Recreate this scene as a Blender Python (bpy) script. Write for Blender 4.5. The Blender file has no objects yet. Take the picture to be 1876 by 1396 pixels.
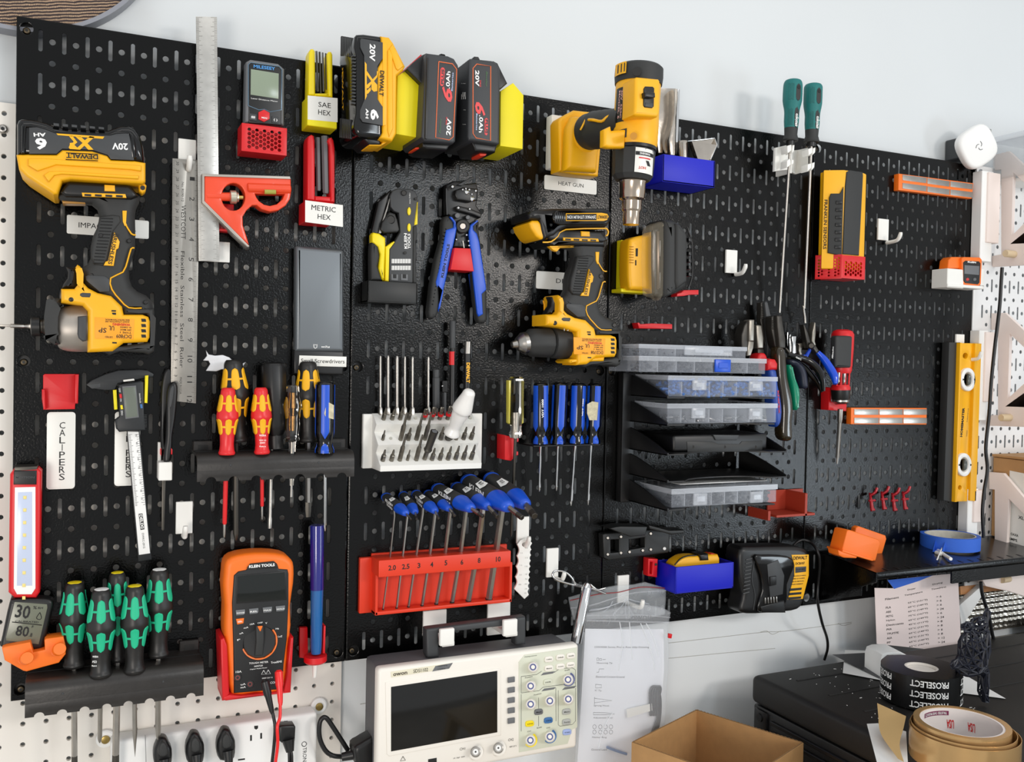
import bpy, bmesh, math, random
from mathutils import Vector, Matrix
random.seed(7)
C = bpy.context.scene.collection
SC = bpy.context.scene
# ---------------------------------------------------------------- camera
FPX = 1681.53
CAM = Vector((0.07928, -1.23399, 1.45335))
RT = Vector((0.9073, -0.42003, 0.01968)).normalized()
FW = Vector((0.42038, 0.90713, -0.01999)).normalized()
UP = RT.cross(FW).normalized()
cd = bpy.data.cameras.new('camera'); cam = bpy.data.objects.new('camera', cd); C.objects.link(cam)
cd.sensor_width = 36.0; cd.lens = FPX / 1876 * 36.0; cd.clip_start = 0.01
cam.matrix_world = Matrix(((RT.x, UP.x, -FW.x, CAM.x), (RT.y, UP.y, -FW.y, CAM.y), (RT.z, UP.z, -FW.z, CAM.z), (0, 0, 0, 1)))
SC.camera = cam
# ---------------------------------------------------------------- colour management, world, lights
SC.view_settings.view_transform = 'Standard'; SC.view_settings.look = 'None'
SC.view_settings.gamma = 1.0; SC.view_settings.use_curve_mapping = False
SC.view_settings.exposure = 0.15
wd = bpy.data.worlds.new('world'); SC.world = wd; wd.use_nodes = True
wd.node_tree.nodes['Background'].inputs[0].default_value = (0.90, 0.93, 0.95, 1)
wd.node_tree.nodes['Background'].inputs[1].default_value = 0.68

def area(name, loc, tgt, sx, sy, power, col):
    l = bpy.data.lights.new(name, 'AREA'); l.shape = 'RECTANGLE'; l.size = sx; l.size_y = sy
    l.energy = power; l.color = col
    o = bpy.data.objects.new(name, l); C.objects.link(o); o.location = loc
    o.rotation_euler = (Vector(tgt) - Vector(loc)).to_track_quat('-Z', 'Y').to_euler()
    return o
area('ceiling_lamp_warm', (1.85, -2.4, 1.96), (0.7, 0, 1.5), 0.42, 0.26, 12, (1.0, 0.93, 0.86))
area('ceiling_lamp_cool', (1.22, -2.4, 2.02), (0.5, 0, 1.4), 0.32, 0.34, 5, (0.86, 0.94, 1.0))
area('ceiling_tube_lamp', (0.45, -1.0, 2.80), (0.45, -0.15, 1.2), 2.4, 0.4, 3.5, (1.0, 0.97, 0.93))
area('window_light', (3.3, -2.5, 0.95), (1.0, 0, 1.0), 0.6, 0.8, 13, (0.80, 0.91, 1.0))
area('left_fill_light', (-0.85, -2.2, 1.05), (0.8, 0, 1.0), 0.6, 0.6, 17, (1.0, 0.92, 0.84))  # added fill light that lifts the lower wall, not a fixture of the room


# ---------------------------------------------------------------- projection helpers: a photo pixel to a point at distance d in front of the pegboard face
def ray(px, py):
    return RT * ((px - 938) / FPX) - UP * ((py - 698) / FPX) + FW
def W(px, py, d=0.0):
    v = ray(px, py); return CAM + v * ((-d - CAM.y) / v.y)
def Zp(px, py, z):
    v = ray(px, py); return CAM + v * ((z - CAM.z) / v.z)
def Xp(px, py, x):
    v = ray(px, py); return CAM + v * ((x - CAM.x) / v.x)
def mpp(P):
    return FW.dot(Vector(P) - CAM) / FPX
def cr(x0, y0, s):
    return lambda *p: [(p[i] / s + x0, p[i + 1] / s + y0) for i in range(0, len(p), 2)]
kA = cr(0, 0, 3.988); kB = cr(0, 200, 2.908); kC = cr(340, 80, 3.878); kD = cr(600, 40, 4.937)
kE = cr(980, 100, 4.106); kF = cr(640, 310, 4.503); kG = cr(900, 360, 4.105); kH = cr(1300, 120, 3.172)
kI = cr(0, 640, 3.324); kJ = cr(340, 440, 4.984); kK = cr(330, 640, 3.774); kL = cr(0, 1000, 3.525)
kM = cr(380, 980, 3.357); kN = cr(650, 580, 4.653); kO = cr(640, 850, 4.503); kP = cr(900, 670, 4.105)
kQ = cr(1110, 600, 3.877); kR = cr(1330, 540, 4.107); kS = cr(1540, 580, 3.173); kT = cr(940, 940, 4.467)
kU = cr(1340, 940, 3.5); kV = cr(650, 1110, 4.264); kX = cr(1020, 1050, 3.908); kY = cr(1340, 1120, 3.5)

# ---------------------------------------------------------------- materials
def lin(h):
    h = h.lstrip('#'); v = [int(h[i:i + 2], 16) / 255 for i in (0, 2, 4)]
    return tuple(c / 12.92 if c <= .04045 else ((c + .055) / 1.055) ** 2.4 for c in v) + (1,)
_M = {}
def mat(name, col, rough=0.5, metal=0.0, spec=0.5, trans=0.0, alpha=1.0, bump=0.0, bscale=400, var=0.0, vscale=30, emis=0.0, coat=0.0, col2=None):
    if name in _M: return _M[name]
    m = bpy.data.materials.new(name); m.use_nodes = True; nt = m.node_tree; b = nt.nodes['Principled BSDF']
    b.inputs['Base Color'].default_value = lin(col); b.inputs['Roughness'].default_value = rough
    b.inputs['Metallic'].default_value = metal; b.inputs['Specular IOR Level'].default_value = spec
    b.inputs['Transmission Weight'].default_value = trans; b.inputs['Alpha'].default_value = alpha
    b.inputs['Coat Weight'].default_value = coat
    if emis: b.inputs['Emission Color'].default_value = lin(col); b.inputs['Emission Strength'].default_value = emis
    tc = None
    if bump or var:
        tc = nt.nodes.new('ShaderNodeTexCoord')
    if bump:
        n = nt.nodes.new('ShaderNodeTexNoise'); n.inputs['Scale'].default_value = bscale; n.inputs['Detail'].default_value = 3
        nt.links.new(tc.outputs['Object'], n.inputs['Vector'])
        bp = nt.nodes.new('ShaderNodeBump'); bp.inputs['Strength'].default_value = bump; bp.inputs['Distance'].default_value = 0.001
        nt.links.new(n.outputs['Fac'], bp.inputs['Height']); nt.links.new(bp.outputs['Normal'], b.inputs['Normal'])
    if var:
        n = nt.nodes.new('ShaderNodeTexNoise'); n.inputs['Scale'].default_value = vscale; n.inputs['Detail'].default_value = 6
        nt.links.new(tc.outputs['Object'], n.inputs['Vector'])
        r = nt.nodes.new('ShaderNodeValToRGB'); r.color_ramp.elements[0].position = .35; r.color_ramp.elements[1].position = .7
        a = lin(col2) if col2 else tuple(c * (1 - var) for c in lin(col)[:3]) + (1,)
        r.color_ramp.elements[0].color = a; r.color_ramp.elements[1].color = lin(col)
        nt.links.new(n.outputs['Fac'], r.inputs['Fac']); nt.links.new(r.outputs['Color'], b.inputs['Base Color'])
    _M[name] = m; return m
m_panel = mat('black_powder_coat', '#050505', .18, 0, .26, bump=.30, bscale=380)
m_yel = mat('yellow_plastic', '#f7b50c', .42, var=.06, vscale=20)
m_rub = mat('charcoal_rubber', '#2b2c2c', .6, bump=.1, bscale=900)
m_blk = mat('black_plastic', '#121213', .38)
m_blkg = mat('glossy_black_plastic', '#0a0a0b', .12)
m_gry = mat('dark_grey_plastic', '#3a3c3e', .5)
m_mid = mat('grey_plastic', '#6a6c6f', .5)
m_steel = mat('brushed_steel', '#b4b0aa', .32, 1.0, var=.15, vscale=60)
m_dsteel = mat('dark_steel', '#55524d', .4, .9)
m_chrome = mat('chrome', '#dcdcdc', .12, 1.0)
m_white = mat('white_printed_plastic', '#efeee9', .5)
m_wht = mat('white_ink', '#f2f2f0', .6)
m_lab = mat('white_label_tape', '#e9e8e2', .35)
m_ink = mat('black_ink', '#141414', .6)
m_red = mat('red_printed_plastic', '#d5161d', .4)
m_redo = mat('orange_red_plastic', '#e33a1c', .45)
m_blue = mat('blue_plastic', '#1250c8', .35)
m_dblue = mat('deep_blue_printed_plastic', '#0b16bd', .5)
m_org = mat('orange_plastic', '#f7751a', .45)
m_lem = mat('lemon_printed_plastic', '#f2e20c', .5)

# ---------------------------------------------------------------- mesh helpers
ORI = {}
def tag(o, label, cat, group=None, kind=None):
    if label: o['label'] = label
    if cat: o['category'] = cat
    if group: o['group'] = group
    if kind: o['kind'] = kind
    return o
def thing(name, label, cat, at, group=None):
    o = bpy.data.objects.new(name, None); C.objects.link(o); o.empty_display_size = .01
    at = Vector(at); o.location = at; ORI[o.name] = at.copy()
    return tag(o, label, cat, group)
def link(name, me, m, par=None, ang=35):
    """world-space mesh -> object under par (or own origin)"""
    if par is not None: org = ORI[par.name]
    else:
        xs = [v.co for v in me.vertices]
        org = Vector((sum(v.x for v in xs) / len(xs), sum(v.y for v in xs) / len(xs), min(v.z for v in xs))) if xs else Vector((0, 0, 0))
    me.transform(Matrix.Translation(-org))
    o = bpy.data.objects.new(name, me); C.objects.link(o)
    if par is not None: o.parent = par
    else: o.location = org
    ORI[o.name] = org.copy()
    me.materials.clear()
    me.materials.append(m)
    me.polygons.foreach_set('use_smooth', [True] * len(me.polygons))
    me.set_sharp_from_angle(angle=math.radians(ang))
    me.name = name
    return o
def lab(o, label): o['label'] = label; return o
def raw(name, vs, fs, m, par=None, ang=35):
    me = bpy.data.meshes.new(name); me.from_pydata([tuple(v) for v in vs], [], fs); me.validate(); 
    bm = bmesh.new(); bm.from_mesh(me); bmesh.ops.recalc_face_normals(bm, faces=bm.faces); bm.to_mesh(me); bm.free()
    return link(name, me, m, par, ang)
def smooth(pts, n=5):
    out = []; N = len(pts)
    for i in range(N):
        p0, p1, p2, p3 = pts[i - 1], pts[i], pts[(i + 1) % N], pts[(i + 2) % N]
        for k in range(n):
            t = k / n
            out.append(tuple(.5 * (2 * p1[j] + (p2[j] - p0[j]) * t + (2 * p0[j] - 5 * p1[j] + 4 * p2[j] - p3[j]) * t * t + (3 * p1[j] - p0[j] - 3 * p2[j] + p3[j]) * t ** 3) for j in range(len(p1))))
    return out
def smopen(pts, n=6):
    P = [Vector(p) for p in pts]; P = [P[0] * 2 - P[1]] + P + [P[-1] * 2 - P[-2]]; out = []
    for i in range(1, len(P) - 2):
        for k in range(n):
            t = k / n; a, b, c, d = P[i - 1], P[i], P[i + 1], P[i + 2]
            out.append(.5 * (2 * b + (c - a) * t + (2 * a - 5 * b + 4 * c - d) * t * t + (3 * b - a - 3 * c + d) * t ** 3))
    out.append(P[-2]); return out
def prism_mesh(name, loops, O, U, V, t0, t1, bev=0.0, seg=2):
    """2-D loops (first = outline, others = holes) in the frame O,U,V; extruded t0..t1 along U x V, edges rounded"""
    O = Vector(O); U = Vector(U).normalized(); V = Vector(V); V = (V - U * V.dot(U)).normalized(); N = U.cross(V)
    cu = bpy.data.curves.new(name, 'CURVE'); cu.dimensions = '2D'; cu.fill_mode = 'BOTH'
    h = abs(t1 - t0) / 2; bev = min(bev, h * .98)
    cu.extrude = max(h - bev, 0); cu.bevel_depth = bev; cu.bevel_resolution = seg; cu.offset = -bev
    for lp in loops:
        s = cu.splines.new('POLY'); s.points.add(len(lp) - 1)
        for i, p in enumerate(lp): s.points[i].co = (p[0], p[1], 0, 1)
        s.use_cyclic_u = True
    ob = bpy.data.objects.new(name, cu); C.objects.link(ob)
    dg = bpy.context.evaluated_depsgraph_get(); dg.update()
    me = bpy.data.meshes.new_from_object(ob.evaluated_get(dg)); bpy.data.objects.remove(ob); bpy.data.curves.remove(cu)
    c = O + N * ((t0 + t1) / 2)
    me.transform(Matrix(((U.x, V.x, N.x, c.x), (U.y, V.y, N.y, c.y), (U.z, V.z, N.z, c.z), (0, 0, 0, 1))))
    bm = bmesh.new(); bm.from_mesh(me); bmesh.ops.remove_doubles(bm, verts=bm.verts, dist=2e-6); bm.to_mesh(me); bm.free()
    return me
def prism(name, loops, O, U, V, t0, t1, m, par=None, bev=0.0, seg=2, ang=35):
    return link(name, prism_mesh(name, loops, O, U, V, t0, t1, bev, seg), m, par, ang)
def fl(pts, d):
    return [(W(x, y, d).x, W(x, y, d).z) for x, y in pts]
XU = Vector((1, 0, 0)); ZU = Vector((0, 0, 1))
def pl(name, pts, d0, d1, m, par=None, bev=0.0008, seg=2, sm=0, holes=(), ang=35):
    """outline traced in the photo on the thing's front face at distance d1, real thickness d0..d1"""
    lp = [smooth(pts, sm) if sm else pts] + [h for h in holes]
    return prism(name, [fl(l, d1) for l in lp], (0, 0, 0), XU, ZU, d0, d1, m, par, bev, seg, ang)
def circ(cx, cy, r, n=24, ry=None):
    return [(cx + r * math.cos(2 * math.pi * i / n), cy + (ry or r) * math.sin(2 * math.pi * i / n)) for i in range(n)]
def obox_mesh(name, c, U, V, N, su, sv, sn, bev=0.0, seg=2):
    bm = bmesh.new(); bmesh.ops.create_cube(bm, size=1)
    for v in bm.verts: v.co = Vector((v.co.x * su, v.co.y * sv, v.co.z * sn))
    if bev: bmesh.ops.bevel(bm, geom=list(bm.edges), offset=min(bev, min(su, sv, sn) * .48), segments=seg, affect='EDGES', profile=.5)
    U, V, N = Vector(U).normalized(), Vector(V).normalized(), Vector(N).normalized(); c = Vector(c)
    bmesh.ops.transform(bm, matrix=Matrix(((U.x, V.x, N.x, c.x), (U.y, V.y, N.y, c.y), (U.z, V.z, N.z, c.z), (0, 0, 0, 1))), verts=bm.verts)
    me = bpy.data.meshes.new(name); bm.to_mesh(me); bm.free(); return me
def box(name, x0, x1, d0, d1, z0, z1, m, par=None, bev=0.0008, seg=2):
    return link(name, obox_mesh(name, ((x0 + x1) / 2, -(d0 + d1) / 2, (z0 + z1) / 2), (1, 0, 0), (0, 1, 0), (0, 0, 1), abs(x1 - x0), abs(d1 - d0), abs(z1 - z0), bev, seg), m, par)
def wbox(name, tl, br, d0, d1, m, par=None, bev=0.0008, seg=2):
    a = W(tl[0], tl[1], d1); b = W(br[0], br[1], d1)
    return box(name, a.x, b.x, d0, d1, b.z, a.z, m, par, bev, seg)
def merge(mes):
    bm = bmesh.new()
    for me in mes: bm.from_mesh(me)
    me = bpy.data.meshes.new('m'); bm.to_mesh(me); bm.free(); return me
def frame(A, B):
    ax = (B - A).normalized(); s = Vector((0, -1, 0)) if abs(ax.y) < .9 else Vector((1, 0, 0))
    u = ax.cross(s).normalized(); return ax, u, u.cross(ax).normalized()
def lathe_mesh(name, A, B, prof, n=24, sm=0, flute=None, sq=(1, 1), rot=0):
    A, B = Vector(A), Vector(B); ax, u, v = frame(A, B); L = (B - A).length
    if sm: prof = [tuple(p) for p in smopen([(t, r, 0) for t, r in prof], sm)]
    vs, fs = [], []
    for p in prof:
        t, r = p[0], max(p[1], 1e-5)
        for k in range(n):
            a = 2 * math.pi * k / n + rot; rr = r
            if flute: rr = r * flute(a, t)
            vs.append(A + ax * (t * L) + (u * math.cos(a) * sq[0] + v * math.sin(a) * sq[1]) * rr)
    for i in range(len(prof) - 1):
        for k in range(n):
            a = i * n + k; b = i * n + (k + 1) % n; fs.append((a, b, b + n, a + n))
    fs.append(tuple(range(n))); fs.append(tuple(range((len(prof) - 1) * n, len(prof) * n)))
    me = bpy.data.meshes.new(name); me.from_pydata([tuple(q) for q in vs], [], fs)
    bm = bmesh.new(); bm.from_mesh(me); bmesh.ops.recalc_face_normals(bm, faces=bm.faces); bm.to_mesh(me); bm.free()
    return me
def lathe(name, A, B, prof, m, par=None, n=24, sm=0, flute=None, sq=(1, 1), px=True, ang=40, rot=0):
    """A,B = (px,py,d) when px; profile (fraction, radius in px)"""
    if px:
        A = W(*A); B = W(*B); s = mpp((A + B) / 2); prof = [(t, r * s) for t, r in prof]
    return link(name, lathe_mesh(name, A, B, prof, n, sm, flute, sq, rot), m, par, ang)
def tube_mesh(name, pts, r, n=10, sm=6, flat=1.0):
    P = smopen(pts, sm) if sm and len(pts) > 2 else [Vector(p) for p in pts]
    R = r if isinstance(r, (list, tuple)) else [r] * len(pts)
    vs, fs = [], []; N = len(P); up = None
    for i, p in enumerate(P):
        tg = (P[min(i + 1, N - 1)] - P[max(i - 1, 0)]).normalized()
        if up is None: up = Vector((0, -1, 0)) if abs(tg.y) < .9 else Vector((1, 0, 0))
        u = tg.cross(up).normalized(); up = u.cross(tg).normalized()
        f = i / (N - 1) * (len(R) - 1); j = min(int(f), len(R) - 2) if len(R) > 1 else 0
        rr = R[j] + (R[j + 1] - R[j]) * (f - j) if len(R) > 1 else R[0]
        for k in range(n):
            a = 2 * math.pi * k / n; vs.append(p + (u * math.cos(a) + up * math.sin(a) * flat) * rr)
    for i in range(N - 1):
        for k in range(n):
            a = i * n + k; b = i * n + (k + 1) % n; fs.append((a, b, b + n, a + n))
    fs.append(tuple(range(n))); fs.append(tuple(range((N - 1) * n, N * n)))
    me = bpy.data.meshes.new(name); me.from_pydata([tuple(q) for q in vs], [], fs)
    bm = bmesh.new(); bm.from_mesh(me); bmesh.ops.recalc_face_normals(bm, faces=bm.faces); bm.to_mesh(me); bm.free()
    return me
def tube(name, pts, r, m, par=None, n=10, sm=6, px=True, flat=1.0):
    """pts (px,py,d), r in px when px"""
    if px:
        pts = [W(*p) for p in pts]; s = mpp(pts[len(pts) // 2]); r = [q * s for q in r] if isinstance(r, (list, tuple)) else r * s
    return link(name, tube_mesh(name, pts, r, n, sm, flat), m, par, 60)
_T = {}
def text_mesh(s, bold=0.0, shear=0.0, res=2):
    k = (s, bold, shear)
    if k in _T: return _T[k].copy()
    cu = bpy.data.curves.new('t', 'FONT'); cu.body = s; cu.size = 1; cu.offset = bold; cu.shear = shear; cu.resolution_u = res
    ob = bpy.data.objects.new('t', cu); C.objects.link(ob)
    dg = bpy.context.evaluated_depsgraph_get(); dg.update()
    me = bpy.data.meshes.new_from_object(ob.evaluated_get(dg)); bpy.data.objects.remove(ob); bpy.data.curves.remove(cu)
    _T[k] = me; return me.copy()
def text_at(s, O, U, V, bold=0.0, shear=0.0):
    """string fitted to the parallelogram at O with width vector U and height vector V"""
    me = text_mesh(s, bold, shear)
    xs = [v.co.x for v in me.vertices]; ys = [v.co.y for v in me.vertices]
    x0, x1, y0, y1 = min(xs), max(xs), min(ys), max(ys); O, U, V = Vector(O), Vector(U), Vector(V)
    for v in me.vertices:
        a = (v.co.x - x0) / (x1 - x0 + 1e-9); b = (v.co.y - y0) / (y1 - y0 + 1e-9); v.co = O + U * a + V * b
    return me
def text(name, s, O, U, V, m, par, bold=0.0, shear=0.0):
    return link(name, text_at(s, O, U, V, bold, shear), m, par)
def tp(s, a, b, h, d, m, par, bold=0.0, name='lettering', shear=0.0):
    """lettering on a surface parallel to the board: baseline from pixel a to pixel b, height h px"""
    A = W(a[0], a[1], d); B = W(b[0], b[1], d); U = B - A
    V = Vector((-U.z, 0, U.x)).normalized() * h * mpp(A)
    return text(name, s, A, U, V, m, par, bold, shear)
def rows(name, spec, d, m, par, bold=0.0):
    """several lines of lettering joined into one printed block: (string, a, b, h)"""
    mes = []
    for s, a, b, h in spec:
        A = W(a[0], a[1], d); B = W(b[0], b[1], d); U = B - A
        mes.append(text_at(s, A, U, Vector((-U.z, 0, U.x)).normalized() * h * mpp(A), bold))
    return link(name, merge(mes), m, par)
def multi(name, mes, m, par, ang=35): return link(name, merge(mes), m, par, ang)
def dup(o, loc=None, label=None, rot=None, scale=None):
    c = o.copy(); C.objects.link(c)
    if loc is not None: c.location = loc
    if rot is not None: c.rotation_euler = rot
    if scale is not None: c.scale = scale
    if label: c['label'] = label
    for ch in list(o.children):
        e = ch.copy(); C.objects.link(e); e.parent = c
        for g in list(ch.children):
            f = g.copy(); C.objects.link(f); f.parent = e
    return c
def bend(name, A, B, r, fn, m, par, s=None, lift=.0004, n=8):
    """patch or lettering wrapped on the viewer's side of a cylinder A-B (world points, radius px): fn(u, v) -> (offset px, fraction)"""
    k = mpp((A + B) / 2); ax = (B - A).normalized(); fr = -FW; fr = (fr - ax * fr.dot(ax)).normalized(); sd = ax.cross(fr).normalized(); sd = sd if sd.dot(RT) > 0 else -sd
    def P(u, v):
        o, f = fn(u, v); rr = r(f) if callable(r) else r
        return A.lerp(B, f) + sd * (o * k) + fr * (math.sqrt(max(rr * rr - o * o, 0)) * k + lift)
    if s:
        me = text_at(s, (0, 0, 0), (1, 0, 0), (0, 0, 1), .02)
        for v in me.vertices: v.co = P(v.co.x, v.co.z)
        return link(name, me, m, par)
    vs = [P(i / n, j / n) for j in range(n + 1) for i in range(n + 1)]
    return raw(name, vs, [(j * (n + 1) + i, j * (n + 1) + i + 1, (j + 1) * (n + 1) + i + 1, (j + 1) * (n + 1) + i) for j in range(n) for i in range(n)], m, par, 60)
# ================================================================ SETTING
IN = .0254; TOP = 1.85
m_wall = mat('painted_wall', '#d8dcde', .55, bump=.25, bscale=60, var=.03, vscale=3)
m_peg = mat('white_pegboard', '#e9e4dc', .5, bump=.05, bscale=30)
WY = 0.034
def sbox(name, x0, x1, y0, y1, z0, z1, m, bev=0):
    o = link(name, obox_mesh(name, ((x0 + x1) / 2, (y0 + y1) / 2, (z0 + z1) / 2), (1, 0, 0), (0, 1, 0), (0, 0, 1), x1 - x0, y1 - y0, z1 - z0, bev), m)
    o['kind'] = 'structure'; return o
sbox('wall_back', -1.6, 4.2, WY, WY + .1, 0, 2.9, m_wall)
sbox('trim_3', -.02, 4.2, WY - .004, WY - .0005, 0, TOP - .795, mat('lightened_boards', '#eef2f4', .5, bump=.15, bscale=40))  # lower boards, colour lightened to make up for weak light down here
m_floor = mat('concrete_floor', '#b9b6b0', .7, var=.2, vscale=4)
sbox('floor', -1.6, 4.2, -3.2, WY + .1, -.1, 0, m_floor)
# lower wall boards with faint cracks
m_crack = mat('wall_crack_line', '#b5b4ae', .8)
def wl(a, b): return [W(a[0], a[1], -WY + .0004), W(b[0], b[1], -WY + .0004)]
mes = []
for pts in ([(1225, 1178), (1330, 1166), (1400, 1158), (1440, 1156), (1560, 1140)], [(1225, 1206), (1340, 1195), (1420, 1188)], [(1393, 1158), (1405, 1156), (1415, 1162), (1430, 1156)], [(1535, 1142), (1545, 1146), (1560, 1142)],
            [(660, 1290), (690, 1285)]):
    mes.append(tube_mesh('c', [W(x, y, -WY + .0042) for x, y in pts], .0005, 4, 3))
o = link('trim_1', merge(mes), m_crack); o['kind'] = 'structure'

def slot_cell(bm, cx, cz, hw, hh, r, L=0, n=16, dep=.0011, off=(0, 0)):
    """rectangle centred (cx,cz) with a round (L=0) or obround opening, rim turned back"""
    hx, hz = cx + off[0], cz + off[1]
    inn, out = [], []
    for k in range(n):
        a = 2 * math.pi * (k + .5) / n; ca, sa = math.cos(a), math.sin(a)
        inn.append((hx + r * ca, hz + r * sa + (L / 2 if sa > 0 else -L / 2)))
        m_ = max(abs(ca) / 1.0, abs(sa) / 1.0)
        out.append([cx + hw * max(-1, min(1, ca * 1.414)), cz + hh * max(-1, min(1, sa * 1.414))])
    # make sure the four corners are hit
    for q, (sx, sz) in enumerate(((1, 1), (-1, 1), (-1, -1), (1, -1))):
        k = int(n / 8 + q * n / 4); out[k] = [cx + sx * hw, cz + sz * hh]
    vo = [bm.verts.new((x, 0, z)) for x, z in out]
    r1 = [bm.verts.new((x, 0, z)) for x, z in [(hx + (p[0] - hx) * 1.10, hz + (p[1] - hz) * (1.10 if L == 0 else 1.02)) for p in inn]]
    v1 = [bm.verts.new((x, .0003, z)) for x, z in inn]
    v2 = [bm.verts.new((x, dep, z)) for x, z in inn]
    for k in range(n):
        j = (k + 1) % n
        for a, b in ((vo, r1), (r1, v1), (v1, v2)):
            bm.faces.new((a[k], a[j], b[j], b[k]))
def panel_mesh():
    bm = bmesh.new(); w, h = 16 * IN, 32 * IN
    for i in range(1, 16):
        for k in range(1, 32, 2):
            slot_cell(bm, i * IN, -k * IN, IN / 4, IN, .0024, IN - .0048, 12)
        if i < 15:
            for k in range(1, 32): slot_cell(bm, (i + .5) * IN, -k * IN, IN / 4, IN / 2, .0036, 0, 16)
    # slot columns cover 0..32 in, hole columns .5..31.5: strips above and below
    def quad(x0, x1, z0, z1, y=0):
        bm.faces.new([bm.verts.new(p) for p in ((x0, y, z0), (x1, y, z0), (x1, y, z1), (x0, y, z1))])
    b = .002
    for i in range(1, 15):
        quad((i + .25) * IN, (i + .75) * IN, -.5 * IN, -b); quad((i + .25) * IN, (i + .75) * IN, -h + b, -31.5 * IN)
    for x0, x1, cx in ((b, .75 * IN, .42 * IN), (15.25 * IN, w - b, w - .42 * IN)):
        for zc in (.5, 16, 31.5):
            hh = (.5 * IN - (b if zc != 16 else 0) / 1) if zc != 16 else .5 * IN
            c0 = zc if zc == 16 else (zc + (.5 * b / IN if zc < 1 else -.5 * b / IN))
            slot_cell(bm, (x0 + x1) / 2, -c0 * IN, (x1 - x0) / 2, .5 * IN - (0 if zc == 16 else b / 2), .0072, 0, 24, .002, (cx - (x0 + x1) / 2, 0))
        quad(x0, x1, -15.5 * IN, -1 * IN); quad(x0, x1, -31 * IN, -16.5 * IN)
    # rolled edge and flange
    ring = []
    for off, y in ((b, 0), (.0006, .0006), (0, .002), (0, .019)):
        ring.append([(off, y, -off), (w - off, y, -off), (w - off, y, -h + off), (off, y, -h + off)])
    R = [[bm.verts.new(p) for p in r] for r in ring]
    for a, c in zip(R, R[1:]):
        for k in range(4):
            bm.faces.new((a[k], a[(k + 1) % 4], c[(k + 1) % 4], c[k]))
    # slot columns poke past the rolled edge at top and bottom: clip
    for v in bm.verts:
        if v.co.y == 0 and v.co.z > -b: v.co.z = -b
        if v.co.y == 0 and v.co.z < -h + b: v.co.z = -h + b
    bmesh.ops.remove_doubles(bm, verts=bm.verts, dist=1e-5)
    bmesh.ops.recalc_face_normals(bm, faces=bm.faces)
    me = bpy.data.meshes.new('pegboard_panel'); bm.to_mesh(me); bm.free(); return me
pm = panel_mesh(); pm.materials.append(m_panel)
pm.polygons.foreach_set('use_smooth', [False] * len(pm.polygons))
names = ['black metal pegboard panel at the far left, behind the impact driver', 'black metal pegboard panel behind the wire strippers and hex key rack', 'black metal pegboard panel behind the heat gun and organizer boxes', 'rightmost black metal pegboard panel, behind the yellow level and stud finder']
for i in range(4):
    o = bpy.data.objects.new('pegboard_panel', pm); C.objects.link(o)
    o.location = (i * 16 * IN + .0004, 0, TOP); o.scale = (1 - .0008 / (16 * IN), 1, 1)
    tag(o, names[i], 'pegboard', 'black metal pegboard panels')
pw = pm.copy(); pw.materials.clear(); pw.materials.append(mat('white_powder_coat', '#e6e6e6', .35, bump=.1, bscale=500))
o = bpy.data.objects.new('pegboard_panel', pw); C.objects.link(o); o.location = (64 * IN + .001, 0, TOP)
tag(o, 'white metal pegboard panel at the right edge, behind the shelf brackets', 'pegboard')
# white hardboard pegboard behind, left and below
def hard_mesh():
    bm = bmesh.new(); x0, z0 = W(41.7, 1326.8, -.019).x, W(41.7, 1326.8, -.019).z
    xe = W(629, 1330, -.019).x; zt = W(5, 176, -.019).z
    nl = 8; nr = int((xe - x0) / IN); nb = 8; nt_ = int((zt - z0) / IN)
    for i in range(-nl, nr + 1):
        for k in range(-nb, nt_ + 1):
            if 1 < i < 13 and k > 4 and k < nt_ - 1:
                continue
            slot_cell(bm, x0 + i * IN, z0 + k * IN, IN / 2, IN / 2, .0029, 0, 12, .006)
    xa, xb = x0 + 1.5 * IN, x0 + 12.5 * IN; za, zb = z0 + 4.5 * IN, z0 + (nt_ - 1.5) * IN
    bm.faces.new([bm.verts.new(p) for p in ((xa, 0, za), (xb, 0, za), (xb, 0, zb), (xa, 0, zb))])
    X0, X1, Z0, Z1 = x0 - (nl + .5) * IN, x0 + (nr + .5) * IN, z0 - (nb + .5) * IN, z0 + (nt_ + .5) * IN
    for (a, b) in (((X0, Z0), (X1, Z0)), ((X1, Z0), (X1, Z1)), ((X1, Z1), (X0, Z1)), ((X0, Z1), (X0, Z0))):
        bm.faces.new([bm.verts.new(p) for p in ((a[0], 0, a[1]), (b[0], 0, b[1]), (b[0], .006, b[1]), (a[0], .006, a[1]))])
    bmesh.ops.remove_doubles(bm, verts=bm.verts, dist=1e-5); bmesh.ops.recalc_face_normals(bm, faces=bm.faces)
    bmesh.ops.transform(bm, matrix=Matrix.Translation((0, .0195, 0)), verts=bm.verts)
    me = bpy.data.meshes.new('h'); bm.to_mesh(me); bm.free(); return me
o = link('hardboard_pegboard', hard_mesh(), m_peg); o.data.polygons.foreach_set('use_smooth', [False] * len(o.data.polygons)); tag(o, 'white hardboard pegboard with small round holes behind the black panels at the left', 'pegboard')
o = link('backing_strip', obox_mesh('b', (.8, WY - .007, TOP - .77), (1, 0, 0), (0, 1, 0), (0, 0, 1), .75, .014, .04), m_wall); o.name = 'trim_2'; o['kind'] = 'structure'
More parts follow.
